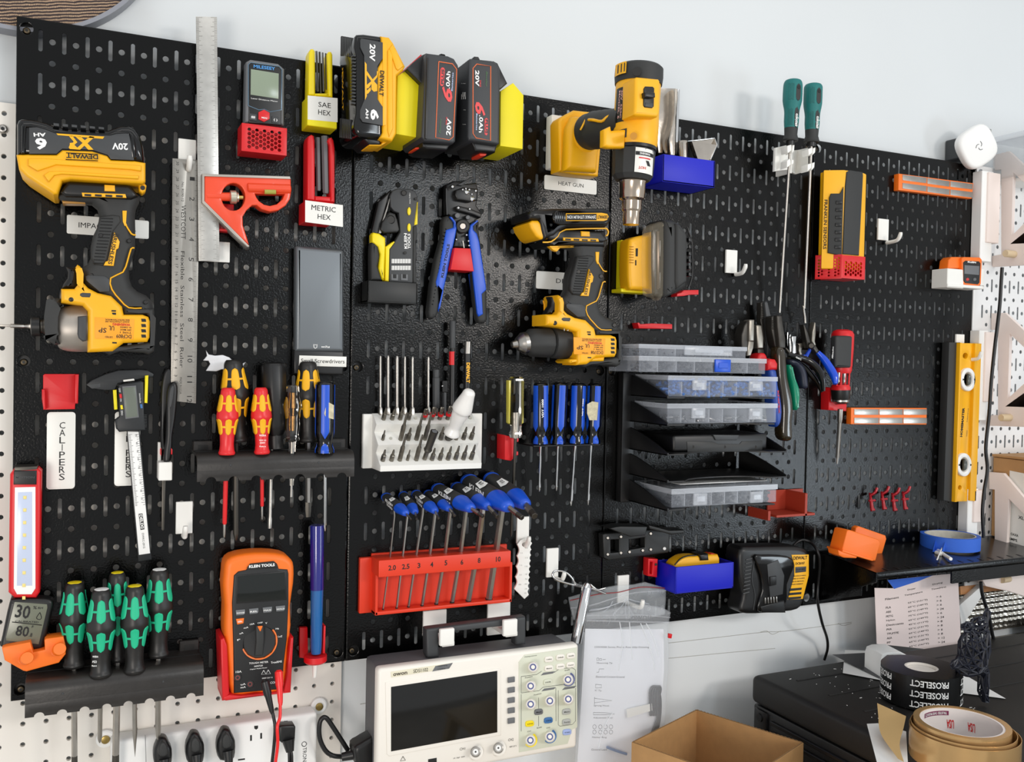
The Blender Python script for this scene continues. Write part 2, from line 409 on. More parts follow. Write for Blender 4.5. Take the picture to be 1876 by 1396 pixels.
def screw(x, z, y, label, r=.0042, col=None):
    t = thing('screw', label, 'screw', (x, y, z), 'mounting screws')
    m = col or mat('dull_zinc', '#5c5140', .45, .8)
    lathe('screw_head', Vector((x, y + .002, z)), Vector((x, y - .0022, z)), [(0, r), (.5, r), (.9, r * .8), (1, r * .55)], m, t, 16, px=False)
    if y < .01: lathe('spacer', Vector((x, .0335, z)), Vector((x, .0095, z)), [(0, .0098), (1, .0098)], m_blk, t, 20, px=False)
    lathe('drive_recess', Vector((x, y - .0019, z)), Vector((x, y - .0024, z)), [(0, r * .4), (1, r * .4)], m_blk, t, 6, px=False)
    return t
for i in range(4):
    for sd in (0, 1):
        for zc, wz in ((.5, 'top'), (16, 'middle'), (31.5, 'bottom')):
            X = (i * 16 + (.42 if sd == 0 else 15.58)) * IN
            if i == 3 and zc == 31.5: continue
            screw(X, TOP - (zc + .05) * IN, .0080, 'small screw in the %s %s corner hole of the %s black pegboard panel' % (wz, ('left', 'right')[sd], ('first', 'second', 'third', 'fourth')[i]) if zc != 16 else 'small screw in the %s hole halfway up the %s black pegboard panel' % (('left', 'right')[sd], ('first', 'second', 'third', 'fourth')[i]))
p = W(5.5, 237, -.0195); screw(p.x, p.z, .0175, 'silver cross head screw in the white pegboard left of the impact driver battery', .0055, m_steel)
# bench below the picture carries the floor-standing things
bt = link('workbench', merge([obox_mesh('b', (1.72, -.33, .735), (1, 0, 0), (0, 1, 0), (0, 0, 1), 1.96, .70, .03)] + [obox_mesh('l', (x, y, .36), (1, 0, 0), (0, 1, 0), (0, 0, 1), .06, .06, .72) for x in (.78, 2.6) for y in (-.05, -.62)]), mat('birch_worktop', '#c9b491', .5, var=.12, vscale=8))
tag(bt, 'wooden workbench under the tool wall', 'bench')
# round woven panel top left
def circle3(a, b, c):
    ax, az, bx, bz, cx, cz = a.x, a.z, b.x, b.z, c.x, c.z
    D = 2 * (ax * (bz - cz) + bx * (cz - az) + cx * (az - bz))
    ux = ((ax * ax + az * az) * (bz - cz) + (bx * bx + bz * bz) * (cz - az) + (cx * cx + cz * cz) * (az - bz)) / D
    uz = ((ax * ax + az * az) * (cx - bx) + (bx * bx + bz * bz) * (ax - cx) + (cx * cx + cz * cz) * (bx - ax)) / D
    return ux, uz, math.hypot(ax - ux, az - uz)
ux, uz, ur = circle3(W(0, 53, -.014), W(165, 46, -.014), W(240, 0, -.014))
m_weave = bpy.data.materials.new('brown_woven_cane'); m_weave.use_nodes = True
nt = m_weave.node_tree; b = nt.nodes['Principled BSDF']; b.inputs['Roughness'].default_value = .8
tc = nt.nodes.new('ShaderNodeTexCoord'); mp = nt.nodes.new('ShaderNodeMapping'); mp.inputs['Rotation'].default_value = (0, math.radians(12), 0)
nt.links.new(tc.outputs['Object'], mp.inputs[0])
w1 = nt.nodes.new('ShaderNodeTexWave'); w1.bands_direction = 'Z'; w1.inputs['Scale'].default_value = 85; w1.inputs['Distortion'].default_value = 3; w1.inputs['Detail'].default_value = 3
w2 = nt.nodes.new('ShaderNodeTexWave'); w2.bands_direction = 'X'; w2.inputs['Scale'].default_value = 260; w2.inputs['Distortion'].default_value = 6
for w_ in (w1, w2): nt.links.new(mp.outputs[0], w_.inputs[0])
mx = nt.nodes.new('ShaderNodeMath'); mx.operation = 'MULTIPLY'; nt.links.new(w1.outputs['Fac'], mx.inputs[0]); nt.links.new(w2.outputs['Fac'], mx.inputs[1])
rp = nt.nodes.new('ShaderNodeValToRGB'); e = rp.color_ramp.elements; e[0].color = lin('#2a2228'); e[1].color = lin('#d8b894'); e[0].position = .10; e[1].position = .62
q = rp.color_ramp.elements.new(.33); q.color = lin('#5d4638')
nt.links.new(mx.outputs[0], rp.inputs[0]); nt.links.new(rp.outputs[0], b.inputs['Base Color'])
t = thing('woven_wall_disc', 'round brown woven disc with a grey rim, cut off by the top left corner', 'wall decoration', (ux, 0.02, uz))
prism('woven_face', [[(ux + (ur - .003) * math.cos(a * .0628), uz + (ur - .003) * math.sin(a * .0628)) for a in range(100)]], (0, 0, 0), XU, ZU, -.031, -.012, m_weave, t, .001)
vs, fs = [], []
for k in range(120):
    a = 2 * math.pi * k / 120
    for rr, y in ((ur, .033), (ur, .008), (ur - .005, .008), (ur - .005, .033)): vs.append((ux + rr * math.cos(a), y, uz + rr * math.sin(a)))
for k in range(120):
    for j in range(4): fs.append((k * 4 + j, k * 4 + (j + 1) % 4, ((k + 1) % 120) * 4 + (j + 1) % 4, ((k + 1) % 120) * 4 + j))
raw('rim', vs, fs, mat('grey_rim', '#8b8d95', .4), t)
# ================================================================ CORDLESS DRIVERS (left impact driver, centre drill)
m_tape = mat('dusty_grey_metal', '#b3aca4', .45, .7, var=.15, vscale=25)
m_oran = mat('warning_label_orange', '#f5a21a', .5)
m_wred = mat('warning_red', '#c8281c', .5)
def bat_xr(par, M, d):
    """tall slide battery with label, seen upside down; M maps crop points to photo pixels"""
    pl('battery_shell', M(88, 75, 97, 55, 112, 47, 165, 48, 205, 56, 250, 68, 290, 86, 360, 97, 430, 102, 520, 107, 575, 108, 600, 98, 640, 84, 690, 84, 722, 100, 745, 135, 760, 170, 768, 215, 776, 290, 88, 245), .008, d - .002, m_blkg, par, .008, 4)
    pl('battery_frame', M(112, 90, 122, 76, 200, 82, 255, 96, 300, 116, 420, 124, 580, 128, 610, 116, 690, 114, 712, 135, 722, 180, 728, 262, 700, 262, 690, 180, 680, 134, 620, 138, 590, 146, 420, 142, 292, 134, 240, 114, 190, 100, 140, 96, 134, 236, 112, 236), d - .006, d + .001, m_blkg, par, .0025, 3)
    b = pl('battery_base', M(86, 240, 150, 238, 300, 240, 330, 214, 490, 220, 575, 246, 592, 268, 715, 273, 776, 284, 776, 385, 760, 396, 560, 384, 375, 372, 330, 380, 306, 452, 285, 454, 200, 398, 140, 358, 100, 318), .012, d, m_yel, par, .004, 3)
    pl('battery_rib', M(150, 262, 240, 262, 700, 296, 752, 300, 752, 330, 700, 322, 300, 296, 200, 330, 150, 300), d - .001, d + .003, m_yel, par, .0015, 2)
    pl('battery_rib', M(232, 350, 262, 330, 330, 330, 700, 352, 740, 352, 738, 372, 640, 366, 330, 346, 290, 352, 260, 388), d - .001, d + .003, m_yel, par, .0015, 2)
    pl('label_plate', M(155, 98, 200, 96, 245, 104, 292, 124, 420, 133, 590, 137, 622, 127, 685, 130, 700, 150, 714, 271, 590, 266, 574, 243, 490, 216, 332, 210, 300, 237, 155, 237), d - .001, d + .0006, m_gry, par, .0002, 1)
    g = M(512, 206, 368, 196, 370, 218); dd = d + .0009
    def ln(*p): pl('emblem', M(*p), dd - .0006, dd, m_yel, par, 0, 1)
    # slanted two letter emblem with its long bar, upside down
    ln(300, 129, 556, 146, 548, 158, 308, 138)
    ln(366, 142, 386, 142, 412, 176, 396, 190, 372, 190, 372, 180, 390, 178, 392, 172)
    ln(372, 190, 396, 190, 412, 205, 440, 180, 402, 146, 430, 146, 452, 166, 478, 144, 504, 148, 466, 182, 498, 216, 470, 216, 450, 194, 426, 216, 400, 214, 372, 212, 366, 204)
    kw = dict(bold=.02)
    hh = M(0, 100)[0][1] - M(0, 0)[0][1]
    tp('20V', M(680, 182)[0], M(596, 178)[0], .36 * hh, d + .0009, m_wht, par, .03); tp('6', M(249, 156)[0], M(186, 151)[0], .62 * hh, d + .0009, m_wht, par, .04)
    tp('AH', M(243, 126)[0], M(178, 126)[0], .2 * hh, d + .0009, m_wht, par, .03)
    tp('DEWALT', M(522, 243)[0], M(352, 234)[0], .25 * hh, d + .0044, m_ink, par, .035, name='maker_lettering')
    tube('maker_rule', [(*p, d + .0006) for p in M(352, 232, 522, 240)], .7, m_ink, par, 4, 1)
    tube('maker_rule', [(*p, d + .0006) for p in M(350, 268, 522, 275)], .7, m_ink, par, 4, 1)
    for k in range(6):
        x = 285 + k * 48; pl('grip_rib', M(x, 72 + k * 4, x + 30, 76 + k * 4, x + 30, 92 + k * 3.4, x, 88 + k * 3.4), d - .012, d - .001, m_gry, par, .001, 1)
def driver(par, M, d, vents=True, full=True):
    hx = 466 if full else 531
    pl('handle', M(350, 380, 420, 376, 560, 386, 690, 394, 722, 428, 748, 458, 745, 490, 728, 525, 722, 560, 724, 660, 722, 742, 702, 800, 690, 850, 692, 900, 705, 940, 735, 968, 782, 990, 814, 1022, 822, 1060, 822, 1110, 640, 1110, 560, 1010, 450, 940, 425, 870, 440, 838, 466, 822, 482, 790, 482, 730, 496, 670, 515, 630, 526, 590, 530, 560, 520, 525, 490, 500, 335, 488, 306, 455, 318, 415), d - .044, d - .010, m_rub, par, .013, 4)
    pl('base_plate', M(360, 386, 690, 404, 716, 434, 736, 462, 700, 478, 350, 462, 322, 440), d - .02, d - .003, m_blk, par, .004, 3)
    pl('charge_gauge', M(435, 444, 668, 452, 674, 472, 440, 464), d - .006, d - .0015, m_yel, par, .0005, 1)
    for k in range(4): pl('gauge_light', M(450 + k * 56, 451 + k * 2, 486 + k * 56, 453 + k * 2, 486 + k * 56, 464 + k * 2, 450 + k * 56, 462 + k * 2), d - .004, d - .0008, m_blk, par, .0002, 1)
    pl('gauge_button', M(556, 402, 612, 405, 614, 438, 556, 436), d - .006, d - .001, m_yel, par, .001, 1)
    pl('grip_pad', M(532, 570, 600, 560, 640, 566, 646, 600, 606, 650, 575, 800, 552, 838, 500, 826, 484, 790, 490, 720, 512, 650), d - .02, d - .0085, m_rub, par, .003, 2)
    mes = []
    for k in range(15):
        y = 580 + k * 17; x = 538 - max(0, k - 1) * 3.2; w = 64 if k < 4 else 64 - (k - 4) * 1.0
        mes.append(tube_mesh('g', [W(*p, d - .0085) for p in M(x, y, x + w, y + 3)], 1.1 * mpp(W(*M(x, y)[0], d)), 5, 1))
    multi('grip_ribs', mes, m_blk, par)
    pl('name_tag', M(609, 654, 638, 706, 632, 740, 620, 748, 606, 835, 552, 832, 562, 812, 576, 808), d - .012, d - .0068, m_yel, par, .0008, 1)
    a, b = M(607, 664, 575, 824)
    tp('BRUSHLESS', a, b, M(0, 20)[0][1] - M(0, 0)[0][1], d - .0064, m_ink, par, .02)
    def st(*p): tube('accent_line', [(*q, d - .0095) for q in M(*p)], M(0, 4.6)[0][1] - M(0, 0)[0][1], m_yel, par, 6, 2)
    st(716, 740, 698, 744, 680, 806, 655, 868, 590, 900, 596, 960, 640, 1016, 686, 1058, 755, 1060)
    st(664, 606, 700, 664, 724, 670)
    pl('accent_patch', M(652, 540, 676, 540, 672, 606, 678, 618, 664, 622, 654, 598), d - .013, d - .0085, m_yel, par, .0008, 1)
    pl('side_panel', M(455, 890, 470, 884, 560, 890, 584, 908, 584, 972, 532, 974, 458, 912), d - .012, d - .0085, m_gry, par, .0008, 1)
    pl('trigger', M(350, 838, 398, 838, 414, 870, 414, 945, 396, 958, 326, 955, 336, 930, 358, 900, 362, 868), d - .036, d - .016, m_blk, par, .006, 3)
    for x, y in ((537, 672), (688, 702), (776, 1028)):
        lathe('screw_head', (*M(x, y)[0], d - .012), (*M(x, y)[0], d - .0075), [(0, 3.9), (.8, 3.9), (1, 3.2)], m_blk, par, 14)
    pl('motor_housing', M(325, 956, 396, 956, 412, 936, 414, 880, 402, 840, 412, 826, 428, 836, 438, 872, 440, 920, 470, 952, 520, 978, 592, 994, 650, 1050, 660, 1094, 760, 1094, 792, 1106, 800, 1130, 798, 1215, 786, 1240, 660, 1246, 600, 1290, hx, 1296, hx, 1075, 440, 1046, 325, 1030), d - .052, d, m_yel, par, .006, 4)
    pl('rear_cap', M(660, 1056, 740, 1064, 822, 1060, 826, 1200, 822, 1290, 795, 1306, 770, 1298, 640, 1290, 586, 1310, 560, 1296, 530, 1290, 540, 1270, 650, 1262, 800, 1240, 806, 1120, 780, 1090, 660, 1094), d - .05, d - .006, m_rub, par, .005, 3)
    pl('direction_switch', M(424, 980, 440, 974, 484, 978, 488, 990, 480, 1006, 436, 1004, 422, 994), d - .004, d + .0006, m_gry, par, .002, 2)
    lathe('housing_screw', (*M(379, 1014)[0], d - .004), (*M(379, 1014)[0], d + .0004), [(0, 4.2), (.9, 4.2), (1, 3.2)], m_blk, par, 14)
    pl('rating_label', M(505, 1108, 716, 1118, 710, 1226, 506, 1222), d - .001, d + .0005, m_oran, par, .0001, 1)
    L = []
    h = M(0, 1)[0][1] - M(0, 0)[0][1]
    L2 = [(700, 1222, 620, 'DCF809' if full else 'DCD708', 20), (700, 1196, 640, 'TYPE 1', 9), (700, 1182, 640, '20V MAX', 9), (700, 1168, 640, '0-2800', 8), (600, 1220, 560, 'LISTED', 9), (610, 1180, 580, 'UL', 24), (568, 1192, 526, 'SP', 26), (690, 1138, 560, 'AVANT UTILISATION LIRE', 8), (690, 1128, 560, 'READ INSTRUCTION MANUAL', 8)]
    rows('label_lettering', [(s, M(x, y - hh)[0], M(x2, y - hh - 3)[0], hh * h) for x, y, x2, s, hh in L2], d + .0008, m_ink, par, .01)
    rows('warning_lettering', [('WARNING', M(694, 1142)[0], M(600, 1139)[0], 14 * h)], d + .0008, m_wred, par, .03)
    for y in (1124, 1152, 1180, 1208):
        pl('vent', M(752, y - 8, 776, y - 7, 779, y + 9, 755, y + 9), d - .001, d + .0004, m_ink, par, .0001, 1)
    for x, y in ((594, 1070), (598, 1240)):
        pl('vent', M(x, y, x + 24, y + 1, x + 24, y + 9, x, y + 8), d - .001, d + .0004, m_ink, par, .0001, 1)
    pl('vent', M(596, 1084, 618, 1084, 618, 1096, 600, 1094), d - .001, d + .0004, m_ink, par, .0001, 1)

# --- impact driver, hung upside down from its battery
t = thing('impact_driver', 'yellow and black impact driver hung upside down at the far left', 'power tool', W(170, 460, .03))
bat_xr(t, kB, .085); driver(t, kB, .078)
pl('battery_latch', kB(738, 396, 772, 396, 782, 406, 776, 438, 758, 450, 740, 436), .05, .072, m_yel, t, .003, 2)
lathe('latch_hole', (*kB(760, 419)[0], .07), (*kB(760, 419)[0], .0728), [(0, 4.2), (1, 4.2)], m_blk, t, 16)
pl('work_light', kB(330, 486, 456, 489, 455, 504, 334, 502), .04, .06, mat('amber_lens', '#a8762a', .3), t, .001)
lathe('nose_cone', (*kB(304, 1170)[0], .047), (*kB(467, 1168)[0], .047), [(0, 30), (.06, 36), (.3, 41), (.7, 43), (1, 43)], m_tape, t, 48, 2, sq=(1, .95))
pl('nose_boot', kB(284, 1002, 324, 1006, 328, 1040, 306, 1052, 298, 1110, 304, 1220, 318, 1252, 290, 1256, 256, 1232, 244, 1180, 246, 1096, 262, 1046), .026, .074, m_rub, t, .012, 4)
pl('nose_insert', kB(414, 1104, 462, 1100, 462, 1234, 440, 1238, 418, 1220, 412, 1196, 414, 1150), .06, .0775, m_gry, t, .002, 2)
lathe('chuck_collar', (*kB(164, 1157)[0], .048), (*kB(216, 1157)[0], .048), [(0, 13), (.08, 17), (.92, 17.5), (1, 14)], m_blk, t, 40, flute=lambda a, tt: 1 + .035 * math.cos(a * 40))
lathe('chuck_sleeve', (*kB(214, 1157)[0], .048), (*kB(250, 1157)[0], .048), [(0, 12), (.4, 12), (.5, 14), (.7, 14), (.8, 12), (1, 12)], m_dsteel, t, 24)
lathe('driver_bit', (-14, 596, .048), (*kB(166, 1157)[0], .048), [(0, .5), (.05, 1.8), (.45, 2.1), (.46, 3.6), (.8, 3.6), (.82, 2.8), (1, 5)], m_steel, t, 6)
# --- label behind it
def plabel(label, tl, br, d, s, size, name='name_label', rad=3, group=None, vert=False, frac=None):
    t = thing(name, label, 'label', W((tl[0] + br[0]) / 2, br[1], 0), group)
    x0, y0, x1, y1 = tl[0], tl[1], br[0], br[1]
    a = W(x0, y0, d); b = W(x1, y1, d)
    w, h = b.x - a.x, a.z - b.z; r = rad * mpp(a)
    lp = []
    for cx, cz, a0 in ((w - r, h - r, 0), (r, h - r, 90), (r, r, 180), (w - r, r, 270)):
        for k in range(5): q = math.radians(a0 + k * 22.5); lp.append((a.x + cx + r * math.cos(q), b.z + cz + r * math.sin(q)))
    prism('plate', [lp], (0, 0, 0), XU, ZU, d - .002, d, m_lab, t, .0003, 1)
    for i, (st, fx0, fx1, fy, fh) in enumerate(s):
        text('lettering', st, (a.x + w * fx0, -d - .0002, b.z + h * fy), (w * (fx1 - fx0), 0, 0), (0, 0, h * fh), m_ink, t, 0)
    return t
plabel('white printed label behind the impact driver handle, reading IMPACT', (122.5, 393), (272.5, 438), .003, [('IMPACT DRIVER', .14, .84, .36, .28)], 1)
# --- drill with slim battery
Md = lambda *p: [(1060 + .80 * (x - 184.7), 497.6 + .80 * (y - 431)) for x, y in kB(*p)]
t = thing('cordless_drill', 'yellow and black cordless drill hung upside down below the heat gun', 'power tool', W(1060, 520, .03))
d = .080
driver(t, Md, d, full=False)
pl('battery_pack', kG(300, 108, 350, 96, 470, 86, 860, 84, 900, 100, 918, 130, 908, 180, 886, 216, 860, 236, 580, 236, 520, 262, 480, 300, 400, 326, 380, 250, 370, 176, 292, 170, 284, 130), .012, d, m_blk, t, .008, 4)
pl('battery_boss', kG(462, 160, 470, 124, 500, 102, 840, 100, 880, 112, 898, 150, 880, 196, 846, 212, 520, 214, 480, 200), d - .002, d + .003, m_blkg, t, .002, 2)
pl('battery_sticker', kG(562, 126, 830, 122, 872, 130, 884, 150, 872, 176, 846, 184, 562, 184), d + .002, d + .0036, m_yel, t, .0003, 1)
pl('sticker_field', kG(568, 132, 792, 130, 792, 178, 568, 178), d + .003, d + .0040, m_ink, t, .0001, 1)
rows('sticker_lettering', [('20VMAX LITHIUM ION', kG(786, 142)[0], kG(572, 142)[0], 6)], d + .0042, m_wht, t, .02)
rows('maker_lettering', [('DEWALT', kG(874, 142)[0], kG(798, 142)[0], 6)], d + .0042, m_ink, t, .02)
for k in range(5): pl('side_grip', kG(478 + k * 16, 120, 486 + k * 16, 118, 486 + k * 16, 190, 478 + k * 16, 188), d + .002, d + .0042, m_blk, t, .0004, 1)
pl('battery_release', kG(286, 198, 310, 178, 356, 178, 376, 200, 392, 240, 436, 318, 372, 322, 340, 300, 300, 240), .018, d - .004, m_yel, t, .004, 3)
for p in ([388, 344, 450, 340, 500, 300, 560, 248, 870, 240], [440, 378, 620, 376, 500, 380], [866, 242, 880, 262, 874, 290, 862, 294]):
    tube('accent_line', [(*q, d - .004) for q in kG(*p)], 1.6, m_yel, t, 6, 2)
pl('base_accent', kG(434, 374, 620, 370, 622, 382, 520, 386, 496, 414, 470, 406), d - .012, d - .004, m_yel, t, .001, 1)
pl('drill_base', kG(400, 332, 460, 334, 512, 300, 566, 254, 868, 254, 866, 300, 862, 378, 620, 372, 440, 374), .018, d - .006, m_blk, t, .006, 3)
pl('gauge_button', kG(734, 266, 790, 268, 788, 302, 732, 302), d - .008, d - .004, m_yel, t, .0006, 1)
lathe('clutch_ring', (*kG(446, 1098)[0], .047), (*kG(600, 1102)[0], .047), [(0, 24), (.05, 28), (.5, 29), (.9, 28), (1, 30)], m_rub, t, 36, flute=lambda a, tt: 1 + .03 * (math.cos(a * 18) > .3))
lathe('gear_case', (*kG(594, 1100)[0], .047), (*kG(655, 1104)[0], .047), [(0, 30), (.1, 32), (1, 33)], m_blk, t, 24)
lathe('chuck_sleeve', (*kG(252, 1098)[0], .047), (*kG(448, 1098)[0], .047), [(0, 16), (.08, 20), (.2, 25), (.85, 27), (.95, 26), (1, 22)], m_rub, t, 36, flute=lambda a, tt: 1 + .035 * (math.cos(a * 9) > .75))
lathe('chuck_nose', (*kG(150, 1116)[0], .047), (*kG(262, 1100)[0], .047), [(0, 2), (.05, 6), (.35, 8), (.4, 12), (.6, 16), (.75, 20), (1, 20)], m_steel, t, 32)
rows('clutch_lettering', [('1 3 5', kG(548, 1010)[0], kG(608, 1010)[0], 4)], .074, m_wht, t)
pl('bit_clip', kG(600, 1224, 860, 1200, 852, 1240, 640, 1246, 600, 1256, 584, 1240), .03, d - .004, m_yel, t, .004, 3)
plabel('white printed label behind the cordless drill handle, reading DRILL', (983, 496), (1060, 533), .003, [('DRILL', .46, .92, .38, .25)], 1)
# ================================================================ STEEL RULERS AND SQUARE
m_rule = mat('etched_ruler_steel', '#a9a59e', .36, .85, var=.18, vscale=40)
m_rule2 = mat('polished_rule_steel', '#c9c7c2', .33, .8, var=.15, vscale=70)
t = thing('steel_ruler', 'thin stainless steel twelve inch ruler on a white hook, numbered down its right edge', 'ruler', W(340, 738, 0))
d = .016
pl('blade', [(316, 290), (366.5, 293.5), (359, 739), (313, 734)], d - .0008, d, m_rule, t, .0001, 1, holes=[circ(346.5, 306, 4.2, 16)])
A = lambda f, u: (366.5 + (359 - 366.5) * f + (u) * (-50.5 + 4.5 * f), 293.5 + (739 - 293.5) * f + u * (-3.5 + -1.5 * f))
mes = []
for k in range(0, 12 * 16):
    L = .26 if k % 16 == 0 else .19 if k % 8 == 0 else .14 if k % 4 == 0 else .09
    if k % 2 and k > 1000: continue
    f = k / 16 / 12.05 + .002
    a, b = A(f, .005), A(f, L); p, q = W(a[0], a[1], d), W(b[0], b[1], d)
    h = .00012
    mes.append(obox_mesh('k', (p + q) / 2 + Vector((0, -.00005, 0)), q - p, (0, 1, 0), Vector((0, 0, 1)), (q - p).length, .0002, h * 2))
multi('inch_marks', mes, m_ink, t)
mes = []
for k in range(0, 300, 2):
    f = k / 305 + .01; L = .16 if k % 10 == 0 else .08
    a, b = A(f, .995), A(f, 1 - L); p, q = W(a[0], a[1], d), W(b[0], b[1], d)
    mes.append(obox_mesh('k', (p + q) / 2 + Vector((0, -.00005, 0)), q - p, (0, 1, 0), Vector((0, 0, 1)), (q - p).length, .0002, .0002))
multi('millimetre_marks', mes, m_ink, t)
sp = []
for n_ in range(1, 13):
    f = n_ / 12.05 - (.012 if n_ < 10 else .022); a = A(f, .36); b = A(f + (.015 if n_ < 10 else .028), .36)
    sp.append((str(n_), a, b, 8.5))
for n_ in range(1, 31):
    f = .012 + (30 - n_) * 29.3 / 900; a = A(f, .86); b = A(f + (.008 if n_ < 10 else .015), .86); sp.append((str(n_), a, b, 4.5))
a, b = A(.095, .66), A(.175, .66); sp.append(('No. R590-12', a, b, 4))
a, b = A(.19, .66), A(.33, .66); sp.append(('WESTCOTT', a, b, 8))
a, b = A(.38, .66), A(.86, .66); sp.append(('Flexible  Stainless  Steel  Ruler', a, b, 6.5))
a, b = A(.90, .66), A(.97, .66); sp.append(('MADE IN U.S.A.', a, b, 4))
rows('numbers', sp, d + .0001, m_ink, t)
def hook(label, tl, br, peg, d_out=.030, m=m_white, group='white adhesive hooks'):
    t = thing('wall_hook', label, 'hook', W((tl[0] + br[0]) / 2, br[1], 0), group)
    wbox('back_plate', tl, br, .0005, .0045, m, t, .0006, 1)
    A = W(peg[0], peg[1], .004)
    P = [A + Vector((0, -q[0], q[1])) for q in ((0, -.006), (.010, -.006), (d_out - .006, -.004), (d_out, .004), (d_out + .001, .009))]
    link('prong', tube_mesh('p', P, [.0035, .0033, .0033, .0036, .0028], 10, 4), m, t, 60)
    return t
hook('white hook at the top holding the thin steel ruler', (327, 253), (359, 304), (344, 305), .022)
t = thing('combination_square', 'combination square with a bright orange head clamped on a long shiny steel rule', 'square', W(430, 450, .02))
d = .022
pl('square_blade', [(359, 30), (397.5, 31), (402, 478), (364, 478)], d - .002, d, m_rule2, t, .0002, 1)
mes = []
for sd in (0, 1):
    for k in range(0, 210):
        f = k / 210; L = .30 if k % 8 == 0 else .22 if k % 4 == 0 else .14
        xl, xr = 359 + 5 * f, 397.5 + 4.5 * f; y = 32 + 446 * f
        x0, x1 = (xl, xl + L * 38) if sd == 0 else (xr - L * 38, xr)
        p, q = W(x0, y, d), W(x1, y, d)
        mes.append(obox_mesh('k', (p + q) / 2 + Vector((0, -.00005, 0)), q - p, (0, 1, 0), (0, 0, 1), (q - p).length, .0002, .00022))
multi('graduations', mes, m_dsteel, t)
d = .034
m_sq = mat('orange_red_enamel', '#f04a22', .38, var=.08, vscale=25, coat=.3)
hol = [kC(*sum(([340 + 84 * math.cos(a * .2618), 1088 + 98 * math.sin(a * .2618)] for a in range(24)), [])),
       kC(492, 1064, 705, 1068, 690, 1104, 650, 1140, 600, 1152, 560, 1144, 522, 1118, 502, 1088)]
pl('head_body', kC(134, 938, 748, 958, 750, 1060, 742, 1104, 712, 1150, 660, 1184, 600, 1194, 540, 1176, 506, 1148, 474, 1148, 432, 1186, 406, 1230, 408, 1290, 440, 1390, 452, 1432, 350, 1344, 134, 1128), .014, d, m_sq, t, .0015, 2, holes=hol)
pl('top_rail', kC(116, 924, 742, 942, 748, 962, 134, 942), .014, d + .002, m_tape, t, .0006, 1)
pl('mitre_rail', kC(116, 924, 134, 934, 134, 1118, 352, 1334, 456, 1440, 440, 1446, 340, 1352, 118, 1128), .014, d + .002, m_tape, t, .0006, 1)
lathe('level_tube', (*kC(436, 1024)[0], .032), (*kC(746, 1034)[0], .032), [(0, 6), (.02, 9), (.98, 9), (1, 7)], m_sq, t, 20)
lathe('vial', (*kC(560, 1052)[0], .036), (*kC(640, 1054)[0], .036), [(0, 4.5), (1, 4.5)], mat('green_vial', '#a5a24a', .15), t, 16)
lathe('lock_boss', (*kC(150, 1086)[0], .030), (*kC(322, 1088)[0], .030), [(0, 7), (1, 8)], m_sq, t, 16)
lathe('lock_knob', (*kC(312, 1090)[0], .030), (*kC(376, 1092)[0], .030), [(0, 8), (.1, 12), (.7, 12), (.8, 9), (1, 8)], mat('nickel_knob', '#cfc8b4', .3, .8), t, 24, flute=lambda a, tt: 1 + .03 * math.cos(a * 24))
lathe('lock_stud', (*kC(374, 1092)[0], .030), (*kC(408, 1093)[0], .030), [(0, 4), (1, 3.6)], mat('brass', '#c9b268', .3, .8), t, 16)
t = thing('square_holder', 'small bright red printed block hidden below the orange square head', 'holder', W(420, 422, 0))
wbox('block', (398, 372), (428, 424), .0005, .013, m_red, t); wbox('lip', (398, 418), (430, 425), .0005, .020, m_red, t)
t = thing('wall_hook', 'white square plate peeking out beside the bottom end of the long steel rule', 'hook', W(410, 482, 0), 'white adhesive hooks')
wbox('back_plate', (366, 440), (421, 481), .0005, .006, m_white, t)
# ================================================================ LASER MEASURE IN RED HOLDER
def hexbox(par, name, tl, br, d0, d1, m, rim=(.2, .8), nx=9, side=True, lip=.003, cells=None):
    """open tray whose front wall is a honeycomb grille"""
    a = W(tl[0], tl[1], d1); b = W(br[0], br[1], d1); w, h = b.x - a.x, a.z - b.z
    fx, fz = w * .11, h * .10
    r = (w - 2 * fx) / (nx * 1.5 + .5); hol = []
    ny = int((h - 2 * fz) / (r * 1.732))
    for i in range(nx):
        for j in range(ny - (i % 2)):
            cx = a.x + fx + r + i * 1.5 * r; cz = b.z + fz + r * .87 + (j + (.5 if i % 2 else 0)) * r * 1.732
            hol.append([(cx + r * .78 * math.cos(math.radians(60 * k)), cz + r * .78 * math.sin(math.radians(60 * k))) for k in range(6)])
    prism(name + '_front', [[(a.x, b.z), (b.x, b.z), (b.x, a.z), (a.x, a.z)]] + hol, (0, 0, 0), XU, ZU, d1 - lip, d1, m, par, .0002, 1)
    mes = [obox_mesh('s', ((a.x + lip / 2), -(d0 + d1 - lip) / 2, (a.z + b.z) / 2), (1, 0, 0), (0, 1, 0), (0, 0, 1), lip, d1 - d0 - lip, h),
           obox_mesh('s', ((b.x - lip / 2), -(d0 + d1 - lip) / 2, (a.z + b.z) / 2), (1, 0, 0), (0, 1, 0), (0, 0, 1), lip, d1 - d0 - lip, h),
           obox_mesh('s', ((a.x + b.x) / 2, -(d0 + d1 - lip) / 2, b.z + lip / 2), (1, 0, 0), (0, 1, 0), (0, 0, 1), w - 2 * lip, d1 - d0 - lip, lip),
           obox_mesh('s', ((a.x + b.x) / 2, -(d0 + .001), (a.z + b.z) / 2), (1, 0, 0), (0, 1, 0), (0, 0, 1), w - 2 * lip, .002, h)]
    multi(name + '_shell', mes, m, par)
t = thing('laser_measure_holder', 'red honeycomb holder under the laser distance meter', 'holder', W(480, 296, 0))
hexbox(t, 'holder', kC(400, 562)[0], kC(718, 796)[0], .0005, .036, m_red, nx=9)
t = thing('laser_distance_meter', 'dark grey laser distance meter with a blank screen standing in the red honeycomb holder', 'measuring tool', W(485, 230, .006))
d = .029
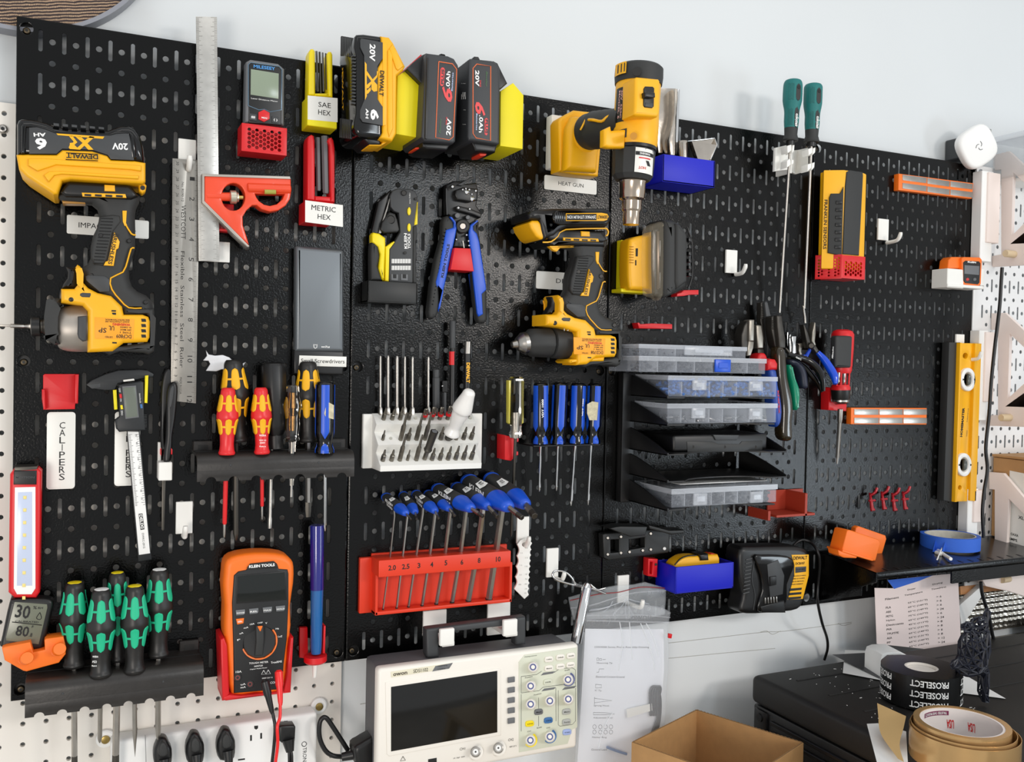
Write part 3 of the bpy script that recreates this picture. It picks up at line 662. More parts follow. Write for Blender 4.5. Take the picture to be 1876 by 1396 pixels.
pl('body', kC(430, 128, 462, 110, 660, 140, 704, 178, 702, 580, 420, 560), .006, d - .001, m_mid, t, .004, 3)
pl('face', kC(446, 142, 462, 128, 668, 158, 686, 186, 682, 580, 448, 562), d - .004, d, m_blk, t, .0015, 2)
tube('face_trim', [(*p, d) for p in kC(446, 440, 446, 150, 462, 134, 664, 162, 684, 186, 680, 470, 600, 484, 560, 466, 520, 470, 446, 440)], .8, mat('blue_grey_trim', '#6f8ba0', .3, .6), t, 5, 1)
pl('screen', kC(464, 180, 662, 212, 660, 392, 462, 362), d - .001, d + .0006, mat('blank_lcd', '#8d9a86', .2), t, .0002, 1)
tp('MILESEEY', kC(484, 172)[0], kC(636, 190)[0], 6, d + .0003, mat('maker_blue', '#4c9be0', .4), t, .02)
tp('Laser Distance Meter', kC(466, 392)[0], kC(656, 416)[0], 2.6, d + .0003, m_wht, t)
pl('measure_button', kC(518, 486, 558, 468, 598, 490, 598, 534, 558, 556, 518, 536), d - .001, d + .002, m_red, t, .0008, 1)
tp('MEAS', kC(540, 530)[0], kC(580, 536)[0], 3, d + .0023, m_wht, t, .02)
pl('side_button', kC(454, 494, 504, 502, 504, 548, 454, 540), d - .001, d + .0012, m_gry, t, .0005, 1)
pl('side_button', kC(614, 514, 660, 520, 660, 566, 614, 560), d - .001, d + .0012, m_gry, t, .0005, 1)
tp('##', kC(466, 530)[0], kC(494, 534)[0], 5, d + .0014, m_wht, t, .02)
tp('( )', kC(626, 550)[0], kC(652, 554)[0], 5, d + .0014, m_wht, t, .03)
# ================================================================ HEX KEY FOLD-OUT SETS
def hexset(name, label, kit, hold, holdlab, m, arms, keys, boxq, d, words):
    t = thing(name, label, 'hex keys', W(kit[0], kit[1], .006))
    for a in arms: pl('handle_side', a, .006 if a is arms[0] else .006, d, m, t, .003, 3)
    for (a, b, r, mm, dd) in keys:
        lathe('hex_key', (*a, dd), (*b, dd), [(0, r), (.03, r), (.97, r), (1, r * .8)], mm, t, 6)
    h = thing('hex_key_holder', holdlab, 'holder', W(hold[0], hold[1], 0))
    wbox('tray', boxq[0], boxq[1], .0005, d + .006, boxq[2], h, .0008, 1)
    a, b = W(boxq[3][0], boxq[3][1], d + .0064), W(boxq[4][0], boxq[4][1], d + .0064)
    prism('paper_label', [fl([boxq[3], (boxq[4][0], boxq[3][1] + boxq[5]), boxq[4], (boxq[3][0], boxq[4][1] - boxq[5])], d + .0064)], (0, 0, 0), XU, ZU, d + .0058, d + .0064, m_lab, h, 0, 1)
    for s, p, q, hh in words: tp(s, p, q, hh, d + .0067, m_ink, h)
    return t
m_ylw = mat('bright_yellow_plastic', '#f5dc10', .4)
hexset('folding_hex_key_set', 'yellow folding hex key set in the yellow SAE tray', (595, 180), (590, 235), 'yellow printed tray with the SAE HEX label', m_ylw,
       [kC(878, 60, 890, 36, 908, 34, 922, 52, 924, 370, 872, 364), kC(1008, 70, 1018, 54, 1036, 54, 1046, 74, 1048, 380, 1016, 376), kC(920, 350, 1020, 350, 1020, 378, 920, 372)],
       [(kC(930 + k * 22, 54 + k * 5)[0], kC(940 + k * 20, 355 - abs(k - 1) * 14)[0], 2.1 - k * .22, m_dsteel if k % 2 else m_mid, .016 + (k % 2) * .006) for k in range(5)],
       (kC(868, 366)[0], kC(1076, 606)[0], m_lem, kC(868, 368)[0], kC(1080, 558)[0], 5), .030,
       [('SAE', kC(944, 448)[0], kC(1032, 458)[0], 9), ('HEX', kC(942, 502)[0], kC(1030, 514)[0], 9)])
hexset('folding_hex_key_set', 'red folding hex key set in the METRIC tray', (590, 370), (590, 412), 'red printed tray with the METRIC HEX label', m_red,
       [kC(866, 690, 874, 656, 896, 644, 914, 654, 920, 690, 922, 1118, 864, 1110), kC(1010, 690, 1020, 668, 1040, 664, 1054, 684, 1062, 740, 1062, 1130, 1030, 1126, 1032, 1100, 1024, 720), kC(920, 1080, 1034, 1086, 1036, 1128, 920, 1118)],
       [(kC(940, 668)[0], kC(946, 1046)[0], 4.6, m_mid, .020), (kC(964, 668)[0], kC(968, 1030)[0], 2, m_dsteel, .014), (kC(988, 658)[0], kC(998, 1066)[0], 6.2, m_mid, .024), (kC(1012, 664)[0], kC(1016, 1050)[0], 3, m_dsteel, .016)],
       (kC(850, 1112)[0], kC(1052, 1280)[0], m_red, kC(850, 1112)[0], kC(1118, 1302)[0], 9), .034,
       [('METRIC', kC(894, 1180)[0], kC(1066, 1200)[0], 9.5), ('HEX', kC(938, 1244)[0], kC(1030, 1254)[0], 9)])
# ================================================================ BATTERIES ON YELLOW WEDGE MOUNTS
def side_text(s, x, a, b, h, m, par, bold=.02, front=True):
    """lettering on a face whose normal points left (plane x = const): baseline a->b in px"""
    A, B = Xp(a[0], a[1], x), Xp(b[0], b[1], x); U = B - A
    V = Vector((0, U.z, -U.y)) if not front else Vector((0, U.z, -U.y))
    V = V.normalized() * h * mpp(A)
    return text('lettering', s, A, U, V, m, par, bold)
t = thing('battery_mount', 'bright yellow wedge mount between the yellow and the black tool batteries', 'holder', W(690, 268, 0))
pl('mount_body', kD(632, 488, 742, 416, 856, 536, 842, 1052, 622, 1014), .0005, .086, m_lem, t, .0008, 1)
t = thing('battery_mount', 'bright yellow wedge mount at the right of the rightmost black battery', 'holder', W(900, 290, 0))
pl('mount_body', kD(1566, 628, 1680, 552, 1774, 664, 1766, 1150, 1562, 1122), .0005, .086, m_lem, t, .0008, 1)
t = thing('tool_battery', 'yellow and black 20V XR battery standing on end beside the yellow hex key tray', 'battery', W(680, 265, .05))
d = .102
pl('battery_shell', kD(252, 130, 268, 108, 330, 104, 480, 124, 506, 140, 506, 1040, 470, 1056, 300, 1040, 262, 1010, 244, 960, 246, 900, 262, 820, 262, 300, 246, 220), .020, d - .002, m_blkg, t, .006, 4)
pl('battery_base', kD(482, 124, 560, 136, 600, 190, 706, 400, 690, 436, 632, 486, 628, 1010, 590, 1078, 470, 1052, 500, 1000, 500, 900, 450, 700, 450, 420, 500, 330), .03, d, m_yel, t, .004, 3)
pl('battery_rib', kD(590, 200, 690, 400, 640, 440, 620, 420, 560, 240), d - .002, d + .002, m_yel, t, .0015, 2)
pl('battery_rib', kD(560, 240, 590, 300, 596, 960, 560, 1040, 545, 980, 545, 260), d - .002, d + .002, m_yel, t, .0015, 2)
pl('label_plate', kD(305, 150, 500, 186, 500, 330, 452, 398, 452, 700, 500, 770, 500, 938, 320, 905, 296, 870, 296, 800, 336, 700, 332, 300, 298, 230, 296, 170), d - .0015, d + .0008, m_gry, t, .0002, 1)
pl('label_band', kD(500, 186, 540, 196, 530, 932, 500, 938), d - .0015, d + .0008, m_yel, t, .0002, 1)
dd = d + .0012
tp('20V', kD(382, 198)[0], kD(378, 350)[0], 11, dd, m_wht, t, .03)
pl('emblem', kD(338, 360, 354, 384, 356, 672, 340, 706), dd - .0006, dd, m_yel, t, 0, 1)
pl('emblem', kD(356, 444, 408, 520, 446, 480, 448, 444, 460, 450, 450, 500, 420, 536, 450, 570, 450, 625, 420, 632, 398, 610, 398, 560, 370, 600, 356, 600, 356, 570, 396, 536, 356, 480), dd - .0006, dd, m_yel, t, 0, 1)
pl('emblem', kD(356, 622, 390, 590, 392, 620, 366, 650, 356, 650), dd - .0006, dd, m_yel, t, 0, 1)
tp('DEWALT', kD(476, 438)[0], kD(468, 668)[0], 8, dd, m_ink, t, .03)
tp('6', kD(390, 786)[0], kD(386, 884)[0], 16, dd, m_wht, t, .04)
tp('AH', kD(346, 784)[0], kD(344, 872)[0], 5.5, dd, m_wht, t, .03)
xl = W(651, 160, d - .004).x
mes = []
for k in range(7):
    for z0, z1 in ((0, 1), (2, 3)):
        y0 = 62 + (0 if z0 == 0 else 150); y1 = y0 + 42; dd_ = .030 + k * .0085
        p = W(648, y0 + 8, dd_); q = W(648, y1 + 2, dd_)
        mes.append(obox_mesh('r', (xl - .0006, p.y, (p.z + q.z) / 2), (1, 0, 0), (0, 1, 0), (0, 0, 1), .004, .004, abs(p.z - q.z), .0012, 2))
multi('grip_ribs', mes, m_blk, t)
mes = []
for k in range(15):
    p = W(651, 104 + k * 6.2, d - .010); mes.append(obox_mesh('r', (xl - .001, p.y, p.z), (1, 0, 0), (0, 1, 0), (0, 0, 1), .005, .008, .0022, .0005, 1))
multi('end_ridges', mes, m_gry, t)
side_text('DEWALT', xl - .0004, (626.5, 116), (627, 204), 8, m_yel, t, .03)
pl('battery_latch', kD(320, 1010, 480, 1040, 480, 1110, 380, 1110, 330, 1060), .03, d - .012, m_blk, t, .003, 2)
pl('latch_tab', kD(370, 1104, 480, 1108, 500, 1086, 560, 1080, 480, 1122, 380, 1120), .05, .088, m_yel, t, .001, 1)
def sixah(label, pts, sidex, par_side, up):
    t = thing('tool_battery', label, 'battery', W(pts[0][0], pts[0][1] + 150, .05))
    return t
m_plus = mat('badge_red', '#e0484a', .45); m_line = mat('label_outline_orange', '#e87445', .5)
m_bat = mat('charcoal_battery_plastic', '#323437', .45, bump=.1, bscale=900)
t = thing('tool_battery', 'black 6.0Ah battery with the red badge, right of the yellow battery', 'battery', W(820, 270, .05))
d = .110
pl('battery_case', kD(892, 300, 904, 280, 1092, 304, 1150, 330, 1186, 390, 1192, 430, 1162, 1080, 1140, 1100, 880, 1076, 852, 1040), .028, d, m_bat, t, .004, 3)
pl('slide_rail', kD(858, 300, 900, 280, 892, 600, 852, 560, 720, 430, 700, 440, 770, 370), .030, d - .014, m_blk, t, .002, 2)
pl('red_back', kD(700, 430, 850, 290, 860, 310, 730, 430, 700, 452), .015, d - .03, m_red, t, .002, 2)
pl('front_ridge', kD(898, 320, 916, 324, 900, 1060, 880, 1054), d - .001, d + .002, m_blk, t, .001, 1)
def outline(pts, r, dd, m, par): tube('label_outline', [(*p, dd) for p in kD(*pts)], r, m, par, 5, 1)
outline((1006, 360, 1130, 380, 1168, 430, 1166, 500, 1136, 1040, 1100, 1068, 978, 1046, 1006, 360), .9, d + .0003, m_line, t)
pl('plus_badge', kD(1022, 430, 1034, 412, 1052, 414, 1062, 432, 1052, 570, 1038, 582, 1022, 576, 1016, 556), d - .0005, d + .0004, m_plus, t, .0001, 1)
tp('PLUS', kD(1050, 566)[0], kD(1056, 430)[0], 5, d + .0008, m_bat, t, .03)
tp('6', kD(1126, 728)[0], kD(1134, 600)[0], 21, d + .0006, m_plus, t, .03, shear=.3)
tp('.0Ah', kD(1106, 606)[0], kD(1112, 450)[0], 8, d + .0006, m_wht, t, .02)
tp('Batteries', kD(1132, 626)[0], kD(1140, 460)[0], 3, d + .0006, mat('pale_blue_ink', '#b7c4e4', .5), t, .02)
tp('20V', kD(1112, 1030)[0], kD(1124, 880)[0], 9, d + .0006, m_wht, t, .03)
tp('Bautley', kD(1026, 1010)[0], kD(1034, 870)[0], 4, d + .0006, mat('green_script_ink', '#4f7a4a', .5), t, shear=.3)
tp('MAX', kD(1082, 930)[0], kD(1086, 860)[0], 3, d + .0006, m_plus, t, .02)
pl('battery_clip', kD(860, 1090, 1120, 1104, 1080, 1162, 900, 1150, 860, 1130), .04, d - .010, m_blk, t, .003, 2)
pl('clip_stripe', kD(800, 1136, 864, 1130, 850, 1148, 794, 1152), .055, .085, m_redo, t, .0005, 1)
pl('top_button', kD(1010, 296, 1030, 286, 1060, 292, 1070, 304), .05, d - .02, m_blk, t, .001, 1)
t = thing('tool_battery', 'rightmost black 6.0Ah battery with the orange outlined label', 'battery', W(880, 285, .05))
d = .108
pl('battery_case', kD(1280, 342, 1296, 328, 1490, 348, 1534, 372, 1562, 420, 1566, 620, 1560, 1100, 1540, 1112, 1280, 1072, 1270, 1040), .016, d, m_bat, t, .004, 3)
pl('slide_rail', kD(1500, 352, 1540, 372, 1630, 556, 1566, 612, 1540, 600), .030, d - .012, m_blk, t, .002, 2)
outline((1350, 382, 1476, 402, 1474, 1074, 1344, 1050, 1316, 1010, 1316, 420, 1350, 382), .9, d + .0003, m_line, t)
tp('20V', kD(1336, 436)[0], kD(1336, 580)[0], 8, d + .0006, m_wht, t, .03)
tp('MAX', kD(1376, 528)[0], kD(1376, 590)[0], 3, d + .0006, m_plus, t, .02)
tp('6', kD(1336, 722)[0], kD(1332, 838)[0], 21, d + .0006, m_plus, t, .03, shear=.3)
tp('.0Ah', kD(1372, 842)[0], kD(1368, 1000)[0], 8, d + .0006, m_wht, t, .02)
tp('Batteries', kD(1344, 828)[0], kD(1342, 980)[0], 3, d + .0006, mat('pale_blue_ink', '#b7c4e4'), t, .02)
pl('plus_badge', kD(1422, 880, 1438, 868, 1454, 884, 1450, 1010, 1438, 1028, 1422, 1016), d - .0005, d + .0004, m_plus, t, .0001, 1)
tp('PLUS', kD(1430, 882)[0], kD(1428, 1008)[0], 5, d + .0008, m_bat, t, .03)
tp('Bautley', kD(1430, 446)[0], kD(1428, 586)[0], 4, d + .0006, mat('green_script_ink', '#4f7a4a'), t, shear=.3)
xs_ = W(kD(1275, 600)[0][0], 160, d).x - .0003
for i, (s_, yy, hh, ln) in enumerate((('|||', 700, 30, 20), ('100', 680, 30, 16), ('20V 6.0Ah', 800, 5, 24), ('Li-ion', 560, 5, 14), ('WARNING', 930, 4, 26))):
    y0 = 40 + yy / 4.937; A = Xp(845 + i % 3 * 2, y0, xs_); B = Xp(853, y0, xs_)
    text('side_print', s_, A, B - A, (0, 0, hh * .00022), m_wht, t, .01)
pl('battery_clip', kD(1300, 1080, 1540, 1112, 1520, 1180, 1340, 1170), .04, d - .010, m_blk, t, .003, 2)
pl('clip_stripe', kD(1376, 1190, 1450, 1182, 1430, 1210, 1380, 1212), .055, .085, m_redo, t, .0005, 1)
pl('top_button', kD(1310, 334, 1330, 312, 1366, 316, 1380, 342), .05, d - .01, m_blk, t, .001, 1)
# ================================================================ HEAT GUN
t = thing('heat_gun_mount', 'white printed mount plate the heat gun is docked on', 'holder', W(1030, 310, 0))
wbox('plate', (1011, 209), (1060, 314), .001, .020, m_white, t, .002, 2)
t = thing('heat_gun', 'yellow cordless heat gun docked on the board with its steel nozzle pointing down', 'power tool', W(1050, 315, .03))
foot = kE(182, 500, 200, 470, 296, 416, 440, 432, 500, 470, 500, 690, 480, 914, 300, 898, 186, 876)
pl('foot_flange', foot, .021, .052, m_yel, t, .004, 3)
A0 = W(*kE(345, 640)[0], .05); 
pl('foot_block', kE(258, 540, 300, 456, 440, 462, 490, 520, 494, 700, 478, 880, 240, 866), .05, .075, m_yel, t, .010, 4)
lathe('foot_neck', (*kE(350, 650)[0], .06), (*kE(385, 600)[0], .085), [(0, 36), (.5, 26), (1, 16)], m_yel, t, 28)
lathe('grip', (*kE(376, 590)[0], .080), (*kE(690, 510)[0], .168), [(0, 24), (.05, 31), (.15, 34), (.35, 34), (.6, 31), (.8, 29), (1, 28)], m_rub, t, 32, 4, flute=lambda a, tt: 1 + (.02 * math.cos(tt * 150) if .1 < tt < .55 else 0), sq=(1, 1))
tube('grip_accent', [(*p, dd_) for p, dd_ in zip(kE(342, 566, 356, 540, 380, 490), (.110, .113, .112))], 1.8, m_yel, t, 6, 3)
tube('grip_accent', [(*p, dd_) for p, dd_ in zip(kE(404, 490, 440, 492, 500, 502, 540, 472, 592, 446), (.124, .136, .148, .154, .160))], 2.8, m_yel, t, 6, 3)
TA, TB = (*kE(783, 150)[0], .172), (*kE(748, 700)[0], .172)
lathe('barrel', TA, TB, [(0, 38), (.1, 41), (.5, 41), (.9, 42), (1, 40)], m_yel, t, 48, 3)
lathe('tail_cap', (*kE(786, 92)[0], .172), (*kE(778, 232)[0], .172), [(0, 30), (.04, 40), (.15, 44), (.6, 44.5), (1, 43)], m_rub, t, 48)
lathe('tail_vent', (*kE(768, 126)[0], .20), (*kE(768, 126)[0], .214), [(0, 8), (1, 8)], m_ink, t, 24)
QA, QB = W(*TA), W(*TB); GA, GB = W(*kE(746, 722)[0], .172), W(*kE(732, 950)[0], .172); HA, HB = W(*kE(786, 92)[0], .172), W(*kE(778, 232)[0], .172)
bend('tail_grille', HA, HB, 46, lambda u, v: (-45 + 17 * u, .12 + .62 * v), m_yel, t, lift=.0012)
for k in range(3): bend('grille_slot', HA, HB, 46, lambda u, v: (-42 + 5 * k + 1.6 * u, .2 + .45 * v), m_rub, t, lift=.0018, n=2)
pl('switch_boss', kE(756, 176, 772, 166, 935, 182, 945, 200, 940, 440, 926, 468, 764, 458, 748, 450, 752, 380), .185, .218, m_yel, t, .004, 3)
pl('switch_recess', kE(820, 256, 832, 238, 888, 240, 900, 252, 896, 390, 884, 402, 828, 396, 818, 380), .215, .2195, m_blk, t, .001, 2)
pl('switch', kE(826, 282, 850, 276, 906, 284, 908, 320, 880, 326, 830, 320), .217, .226, m_blk, t, .002, 2)
pl('switch_label', kE(832, 360, 888, 366, 886, 396, 830, 390), .219, .2202, m_gry, t, .0002, 1)
pl('handle_root', kE(522, 562, 574, 536, 580, 570, 690, 560, 680, 700, 560, 700, 520, 690), .176, .190, m_yel, t, .004, 3)
bend('rating_label', QA, QB, 41.5, lambda u, v: (-40 + 14 * u, .25 + .47 * v), m_blk, t)
for o_, s_ in ((-29, 'CORDLESS HEAT GUN'), (-33, '20V  550C'), (-36.5, 'MODEL 6')): bend('label_lettering', QA, QB, 41.5, lambda u, v: (o_ + 2.4 * v, .29 + .38 * u), mat('pink_print', '#d9a7a0', .5), t, s_, .0007)
bend('barrel_insert', QA, QB, 41.8, lambda u, v: (-40 + 20 * u, .84 + .12 * v - .02 * u), m_rub, t, lift=.0008)
bend('insert_slot', QA, QB, 41.8, lambda u, v: (-38 + 12 * u, .89 + .025 * v - .015 * u), m_yel, t, lift=.0014, n=4)
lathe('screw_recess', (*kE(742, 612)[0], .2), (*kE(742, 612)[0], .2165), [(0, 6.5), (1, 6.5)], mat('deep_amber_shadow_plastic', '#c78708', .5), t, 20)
lathe('gasket', (*kE(748, 694)[0], .172), (*kE(746, 730)[0], .172), [(0, 39), (.2, 40.5), (.8, 40.5), (1, 38)], m_blk, t, 48)
lathe('heat_guard', (*kE(746, 722)[0], .172), (*kE(732, 950)[0], .172), [(0, 38), (.05, 38.5), (.85, 36.5), (1, 31)], m_rub, t, 12, flute=lambda a, tt: 1 + .02 * math.cos(a * 12), ang=20)
bend('hot_sticker', GA, GB, 38.6, lambda u, v: (-2 + 35 * u, .06 + .80 * v + .02 * u), m_lab, t)
bend('sticker_band', GA, GB, 38.6, lambda u, v: (-1.6 + 34.4 * u, .19 + .12 * v), m_ink, t, lift=.0007)
bend('lettering', GA, GB, 38.6, lambda u, v: (26 - 20 * u, .215 + .07 * v), m_wht, t, 'WARNING', .001)
bend('sticker_bar', GA, GB, 38.6, lambda u, v: (5 + 22 * u, .37 + .04 * v), m_red, t, lift=.0007)
bend('lettering', GA, GB, 38.6, lambda u, v: (19 - 14 * u, .66 + .09 * v), mat('warning_red', '#c8281c'), t, 'HOT', .0008)
bend('hot_symbol', GA, GB, 38.6, lambda u, v: (18 + 6 * u + 4 * v, .46 + .16 * v), m_ink, t, lift=.0007)
m_noz = mat('heat_tinted_steel', '#c3b3a2', .18, 1.0, var=.2, vscale=30)
lathe('nozzle', (*kE(734, 944)[0], .172), (*kE(722, 1280)[0], .172), [(0, 25), (.04, 26), (.08, 24.5), (.3, 24), (.42, 23), (.46, 19), (.48, 18), (.66, 18), (.7, 16), (.72, 15.3), (1, 14.8)], m_noz, t, 40)
plabel('white printed HEAT GUN label under the heat gun mount', (998, 320), (1093, 357), .003, [('HEAT GUN', .26, .74, .40, .26)], 1)
# blue tray with nozzles
t = thing('nozzle_tray', 'blue printed tray holding shiny nozzles beside the heat gun', 'tray', W(1260, 350, 0))
a, b = W(*kE(965, 752)[0], .062), W(*kE(1360, 960)[0], .062)
aL = W(*kE(850, 790)[0], .0)
def tray(par, x0, x1, z0, z1, d0, d1, m, th=.003, name='wall'):
    box('floor_plate', x0, x1, d0, d1, z0, z0 + th, m, par, .0006, 1)
    box('front_wall', x0, x1, d1 - th, d1, z0, z1, m, par, .0008, 2)
    box('back_wall', x0, x1, d0, d0 + th, z0, z1, m, par, .0006, 1)
    box('side_wall', x0, x0 + th, d0, d1, z0, z1, m, par, .0008, 2); box('side_wall', x1 - th, x1, d0, d1, z0, z1, m, par, .0006, 1)
xb0 = W(*kE(902, 760)[0], .04).x; xb1 = W(*kE(1355, 850)[0], .062).x
zb1 = W(*kE(1150, 772)[0], .062).z; zb0 = W(*kE(1150, 978)[0], .062).z
tray(t, xb0, xb1, zb0, zb1, .0005, .062, m_dblue)
m_foil = mat('polished_nozzle_steel', '#cfc6bb', .2, 1.0, bump=.2, bscale=90, var=.2, vscale=25)
n = thing('heat_gun_nozzle', 'tall flat reflector nozzle standing in the blue tray beside the heat gun', 'nozzle', W(1228, 290, .03))
pl('reflector_plate', kE(930, 250, 1060, 254, 1056, 440, 1040, 520, 980, 640, 960, 740, 930, 740, 900, 500), .012, .016, m_foil, n, .001, 1)
pl('folded_edge', kE(1058, 254, 1074, 256, 1080, 330, 1066, 440, 1060, 620, 1058, 760, 1020, 760, 1010, 640, 1040, 520, 1054, 440), .014, .034, m_foil, n, .002, 2)
pl('outer_lip', kE(1076, 256, 1092, 262, 1090, 330, 1076, 700, 1064, 760, 1060, 640, 1066, 440), .016, .028, m_chrome, n, .001, 1)
n = thing('heat_gun_nozzle', 'short round nozzle in the middle of the blue tray', 'nozzle', W(1256, 288, .03))
lathe('sleeve', (*kE(1116, 830)[0], .035), (*kE(1112, 652)[0], .035), [(0, 9), (.9, 9.5), (1, 9)], m_foil, n, 24)
n = thing('heat_gun_nozzle', 'wide fan nozzle at the right end of the blue tray', 'nozzle', W(1290, 290, .03))
vs = [W(*kE(1150, 652)[0], .03), W(*kE(1352, 630)[0], .03), W(*kE(1370, 680)[0], .045), W(*kE(1180, 650)[0], .05), W(*kE(1215, 830)[0], .035), W(*kE(1320, 830)[0], .035), W(*kE(1310, 830)[0], .05), W(*kE(1240, 830)[0], .052)]
raw('fan_mouth', vs, [(0, 1, 5, 4), (1, 2, 6, 5), (2, 3, 7, 6), (3, 0, 4, 7)], m_foil, n)
tube('mouth_rim', [(*kE(1150, 652)[0], .03), (*kE(1352, 630)[0], .03), (*kE(1370, 680)[0], .045), (*kE(1320, 790)[0], .05)], 1.2, m_chrome, n, 6, 1)
# ================================================================ ELECTRONIC SCREWDRIVER CASE
t = thing('precision_screwdriver_case', 'grey aluminium precision screwdriver case with the Small Screwdrivers label', 'tool case', W(588, 685, .002))
d = .020
pl('sleeve', kJ(1004, 60, 1018, 48, 1430, 82, 1450, 96, 1450, 1022, 1000, 1018), .003, d, mat('grey_anodised_aluminium', '#6f7478', .38, .55), t, .006, 4)
pl('inner_tray', kJ(990, 1000, 1450, 1010, 1442, 1232, 984, 1224), .004, d - .002, m_blk, t, .003, 2)
tp('wiha', kJ(1240, 982)[0], kJ(1316, 984)[0], 4.2, d + .0003, m_wht, t, .01, shear=.3)
tube('emblem', [(*p, d + .0002) for p in kJ(1170, 950, 1172, 980, 1184, 988, 1198, 980, 1200, 950, 1192, 956, 1178, 954)], .7, m_wht, t, 5, 1)
pl('name_strip', kJ(1040, 1052, 1470, 1064, 1468, 1158, 1036, 1146), d - .003, d + .0004, m_lab, t, .0002, 1)
tp('Small Screwdrivers', kJ(1054, 1118)[0], kJ(1452, 1126)[0], 7.5, d + .0007, m_ink, t)
# torn foam scrap
t = thing('foam_scrap', 'torn scrap of white foam tape stuck on the board above the screwdriver rack', 'scrap', W(410, 680, 0))
pl('scrap', kJ(160, 1100, 196, 1056, 186, 1004, 212, 1044, 240, 1048, 268, 1054, 340, 1048, 400, 1070, 440, 1110, 500, 1120, 520, 1128, 552, 1112, 518, 1164, 480, 1172, 330, 1180, 280, 1198, 186, 1194, 226, 1130, 210, 1102), .0003, .004, mat('torn_white_foam', '#e6e8ec', .9, bump=.6, bscale=150), t, .0012, 1)
# ================================================================ CRIMPER AND WIRE STRIPPER
t = thing('crimper_holder', 'dark printed cup holding the modular crimper', 'holder', W(718, 558, 0))
x0, z1 = W(*kF(150, 920)[0], .03).x, W(*kF(360, 930)[0], .03).z; x1, z0 = W(*kF(562, 940)[0], .03).x, W(*kF(360, 1106)[0], .03).z
m_dk = mat('black_printed_plastic', '#1b1c1c', .45)
tray(t, x0, x1, z0, z1, .0005, .032, m_dk)
t = thing('modular_crimper', 'black modular crimper with yellow edged handles standing in the dark cup', 'pliers', W(718, 540, .01))
pl('back_lever', kF(350, 166, 310, 200, 240, 270, 186, 510, 190, 530, 240, 540, 330, 220), .006, .016, m_blk, t, .002, 2)
pl('spring_rod', kF(336, 226, 342, 236, 262, 530, 240, 528), .014, .018, m_steel, t, .0008, 1)
pl('frame_plate', kF(338, 250, 336, 220, 356, 176, 400, 158, 500, 162, 545, 180, 564, 220, 564, 270, 556, 460, 540, 480, 530, 940, 330, 930, 332, 660, 370, 610, 420, 520, 410, 360, 370, 346, 342, 310), .010, .020, m_gry, t, .0015, 2)
pl('pivot_link', kF(330, 350, 380, 366, 400, 420, 416, 500, 400, 520, 340, 524, 290, 526, 258, 500, 270, 440), .012, .022, m_dk, t, .002, 2)
pl('grip_spine', kF(560, 270, 566, 268, 564, 455, 536, 462), .008, .021, m_ylw, t, .001, 1)
pl('grip_black', kF(528, 470, 556, 460, 562, 560, 552, 600, 560, 700, 550, 780, 560, 940, 526, 940), .006, .022, m_rub, t, .002, 2)
pl('left_grip', kF(190, 600, 216, 600, 246, 640, 256, 720, 240, 800, 280, 920, 178, 920, 176, 700, 180, 620), .004, .022, m_rub, t, .005, 3)
pl('left_grip_edge', kF(188, 540, 200, 520, 250, 530, 300, 566, 302, 640, 290, 924, 270, 906, 246, 820, 258, 700, 240, 640, 190, 600), .006, .023, m_ylw, t, .003, 2)
pl('inner_grip_edge', kF(302, 640, 370, 594, 376, 602, 332, 660, 326, 926, 298, 922), .006, .022, m_ylw, t, .001, 1)
for y in (346, 480): pl('yellow_button', kF(*sum(([495 + 14 * math.cos(a * .5236), y + 34 * math.sin(a * .5236)] for a in range(12)), [])), .018, .0222, m_ylw, t, .0006, 1)
for x, y, r in ((450, 196, 5), (342, 416, 8), (550, 244, 2.5), (460, 690, 2.5)): lathe('pivot', (*kF(x, y)[0], .016), (*kF(x, y)[0], .0235), [(0, r), (.85, r), (1, r * .8)], m_dk, t, 20)
tp('KLEIN', kF(478, 656)[0], kF(474, 528)[0], 5.5, .0205, m_wht, t, .03); tp('TOOLS', kF(506, 656)[0], kF(504, 532)[0], 5.5, .0205, m_wht, t, .03)
tp('PASS-THRU', kF(506, 284)[0], kF(504, 196)[0], 2.5, .0205, m_wht, t)
for y in (740, 796):
    mes = []
    for k in range(22):
        q = kF(350 + k * 7.4, y)[0]; A = W(q[0], q[1], .0203); B = W(q[0], q[1] + 8, .0203)
        mes.append(obox_mesh('b', (A + B) / 2, (1, 0, 0), (0, 1, 0), (0, 0, 1), .0005 + .0005 * (k * 7 % 3 > 0), .0003, A.z - B.z))
    multi('scale_print', mes, m_wht, t)
for x in (375, 455): pl('jack_die', kF(x - 28, 864, x + 28, 868, x + 28, 920, x - 28, 916), .018, .0212, m_mid, t, .0004, 1); pl('jack_opening', kF(x - 14, 866, x + 14, 868, x + 14, 900, x - 14, 898), .02, .0216, m_ink, t, .0002, 1)
t = thing('stripper_block', 'red printed block between the blue handles of the wire stripper', 'holder', W(848, 500, 0))
pl('block', kF(868, 648, 1000, 654, 1028, 842, 836, 828), .0005, .034, m_red, t, .0008, 1)
t = thing('wire_stripper', 'self adjusting wire stripper with blue and black handles', 'pliers', W(845, 480, .01))
d = .026
pl('head_frame', kF(800, 130, 860, 96, 930, 100, 960, 120, 1050, 110, 1064, 170, 1060, 240, 1050, 300, 1090, 360, 1088, 400, 1040, 420, 1000, 560, 980, 600, 1004, 650, 860, 640, 880, 560, 872, 480, 830, 380, 800, 372, 796, 200), .006, .018, m_blk, t, .002, 2)
pl('upper_jaw', kF(880, 170, 940, 148, 1060, 160, 1056, 256, 1000, 270, 890, 250, 872, 210), .016, .028, m_blk, t, .002, 2)
pl('jaw_blade', kF(890, 130, 960, 90, 1020, 60, 1040, 72, 960, 110, 930, 136), .010, .022, m_gry, t, .001, 1)
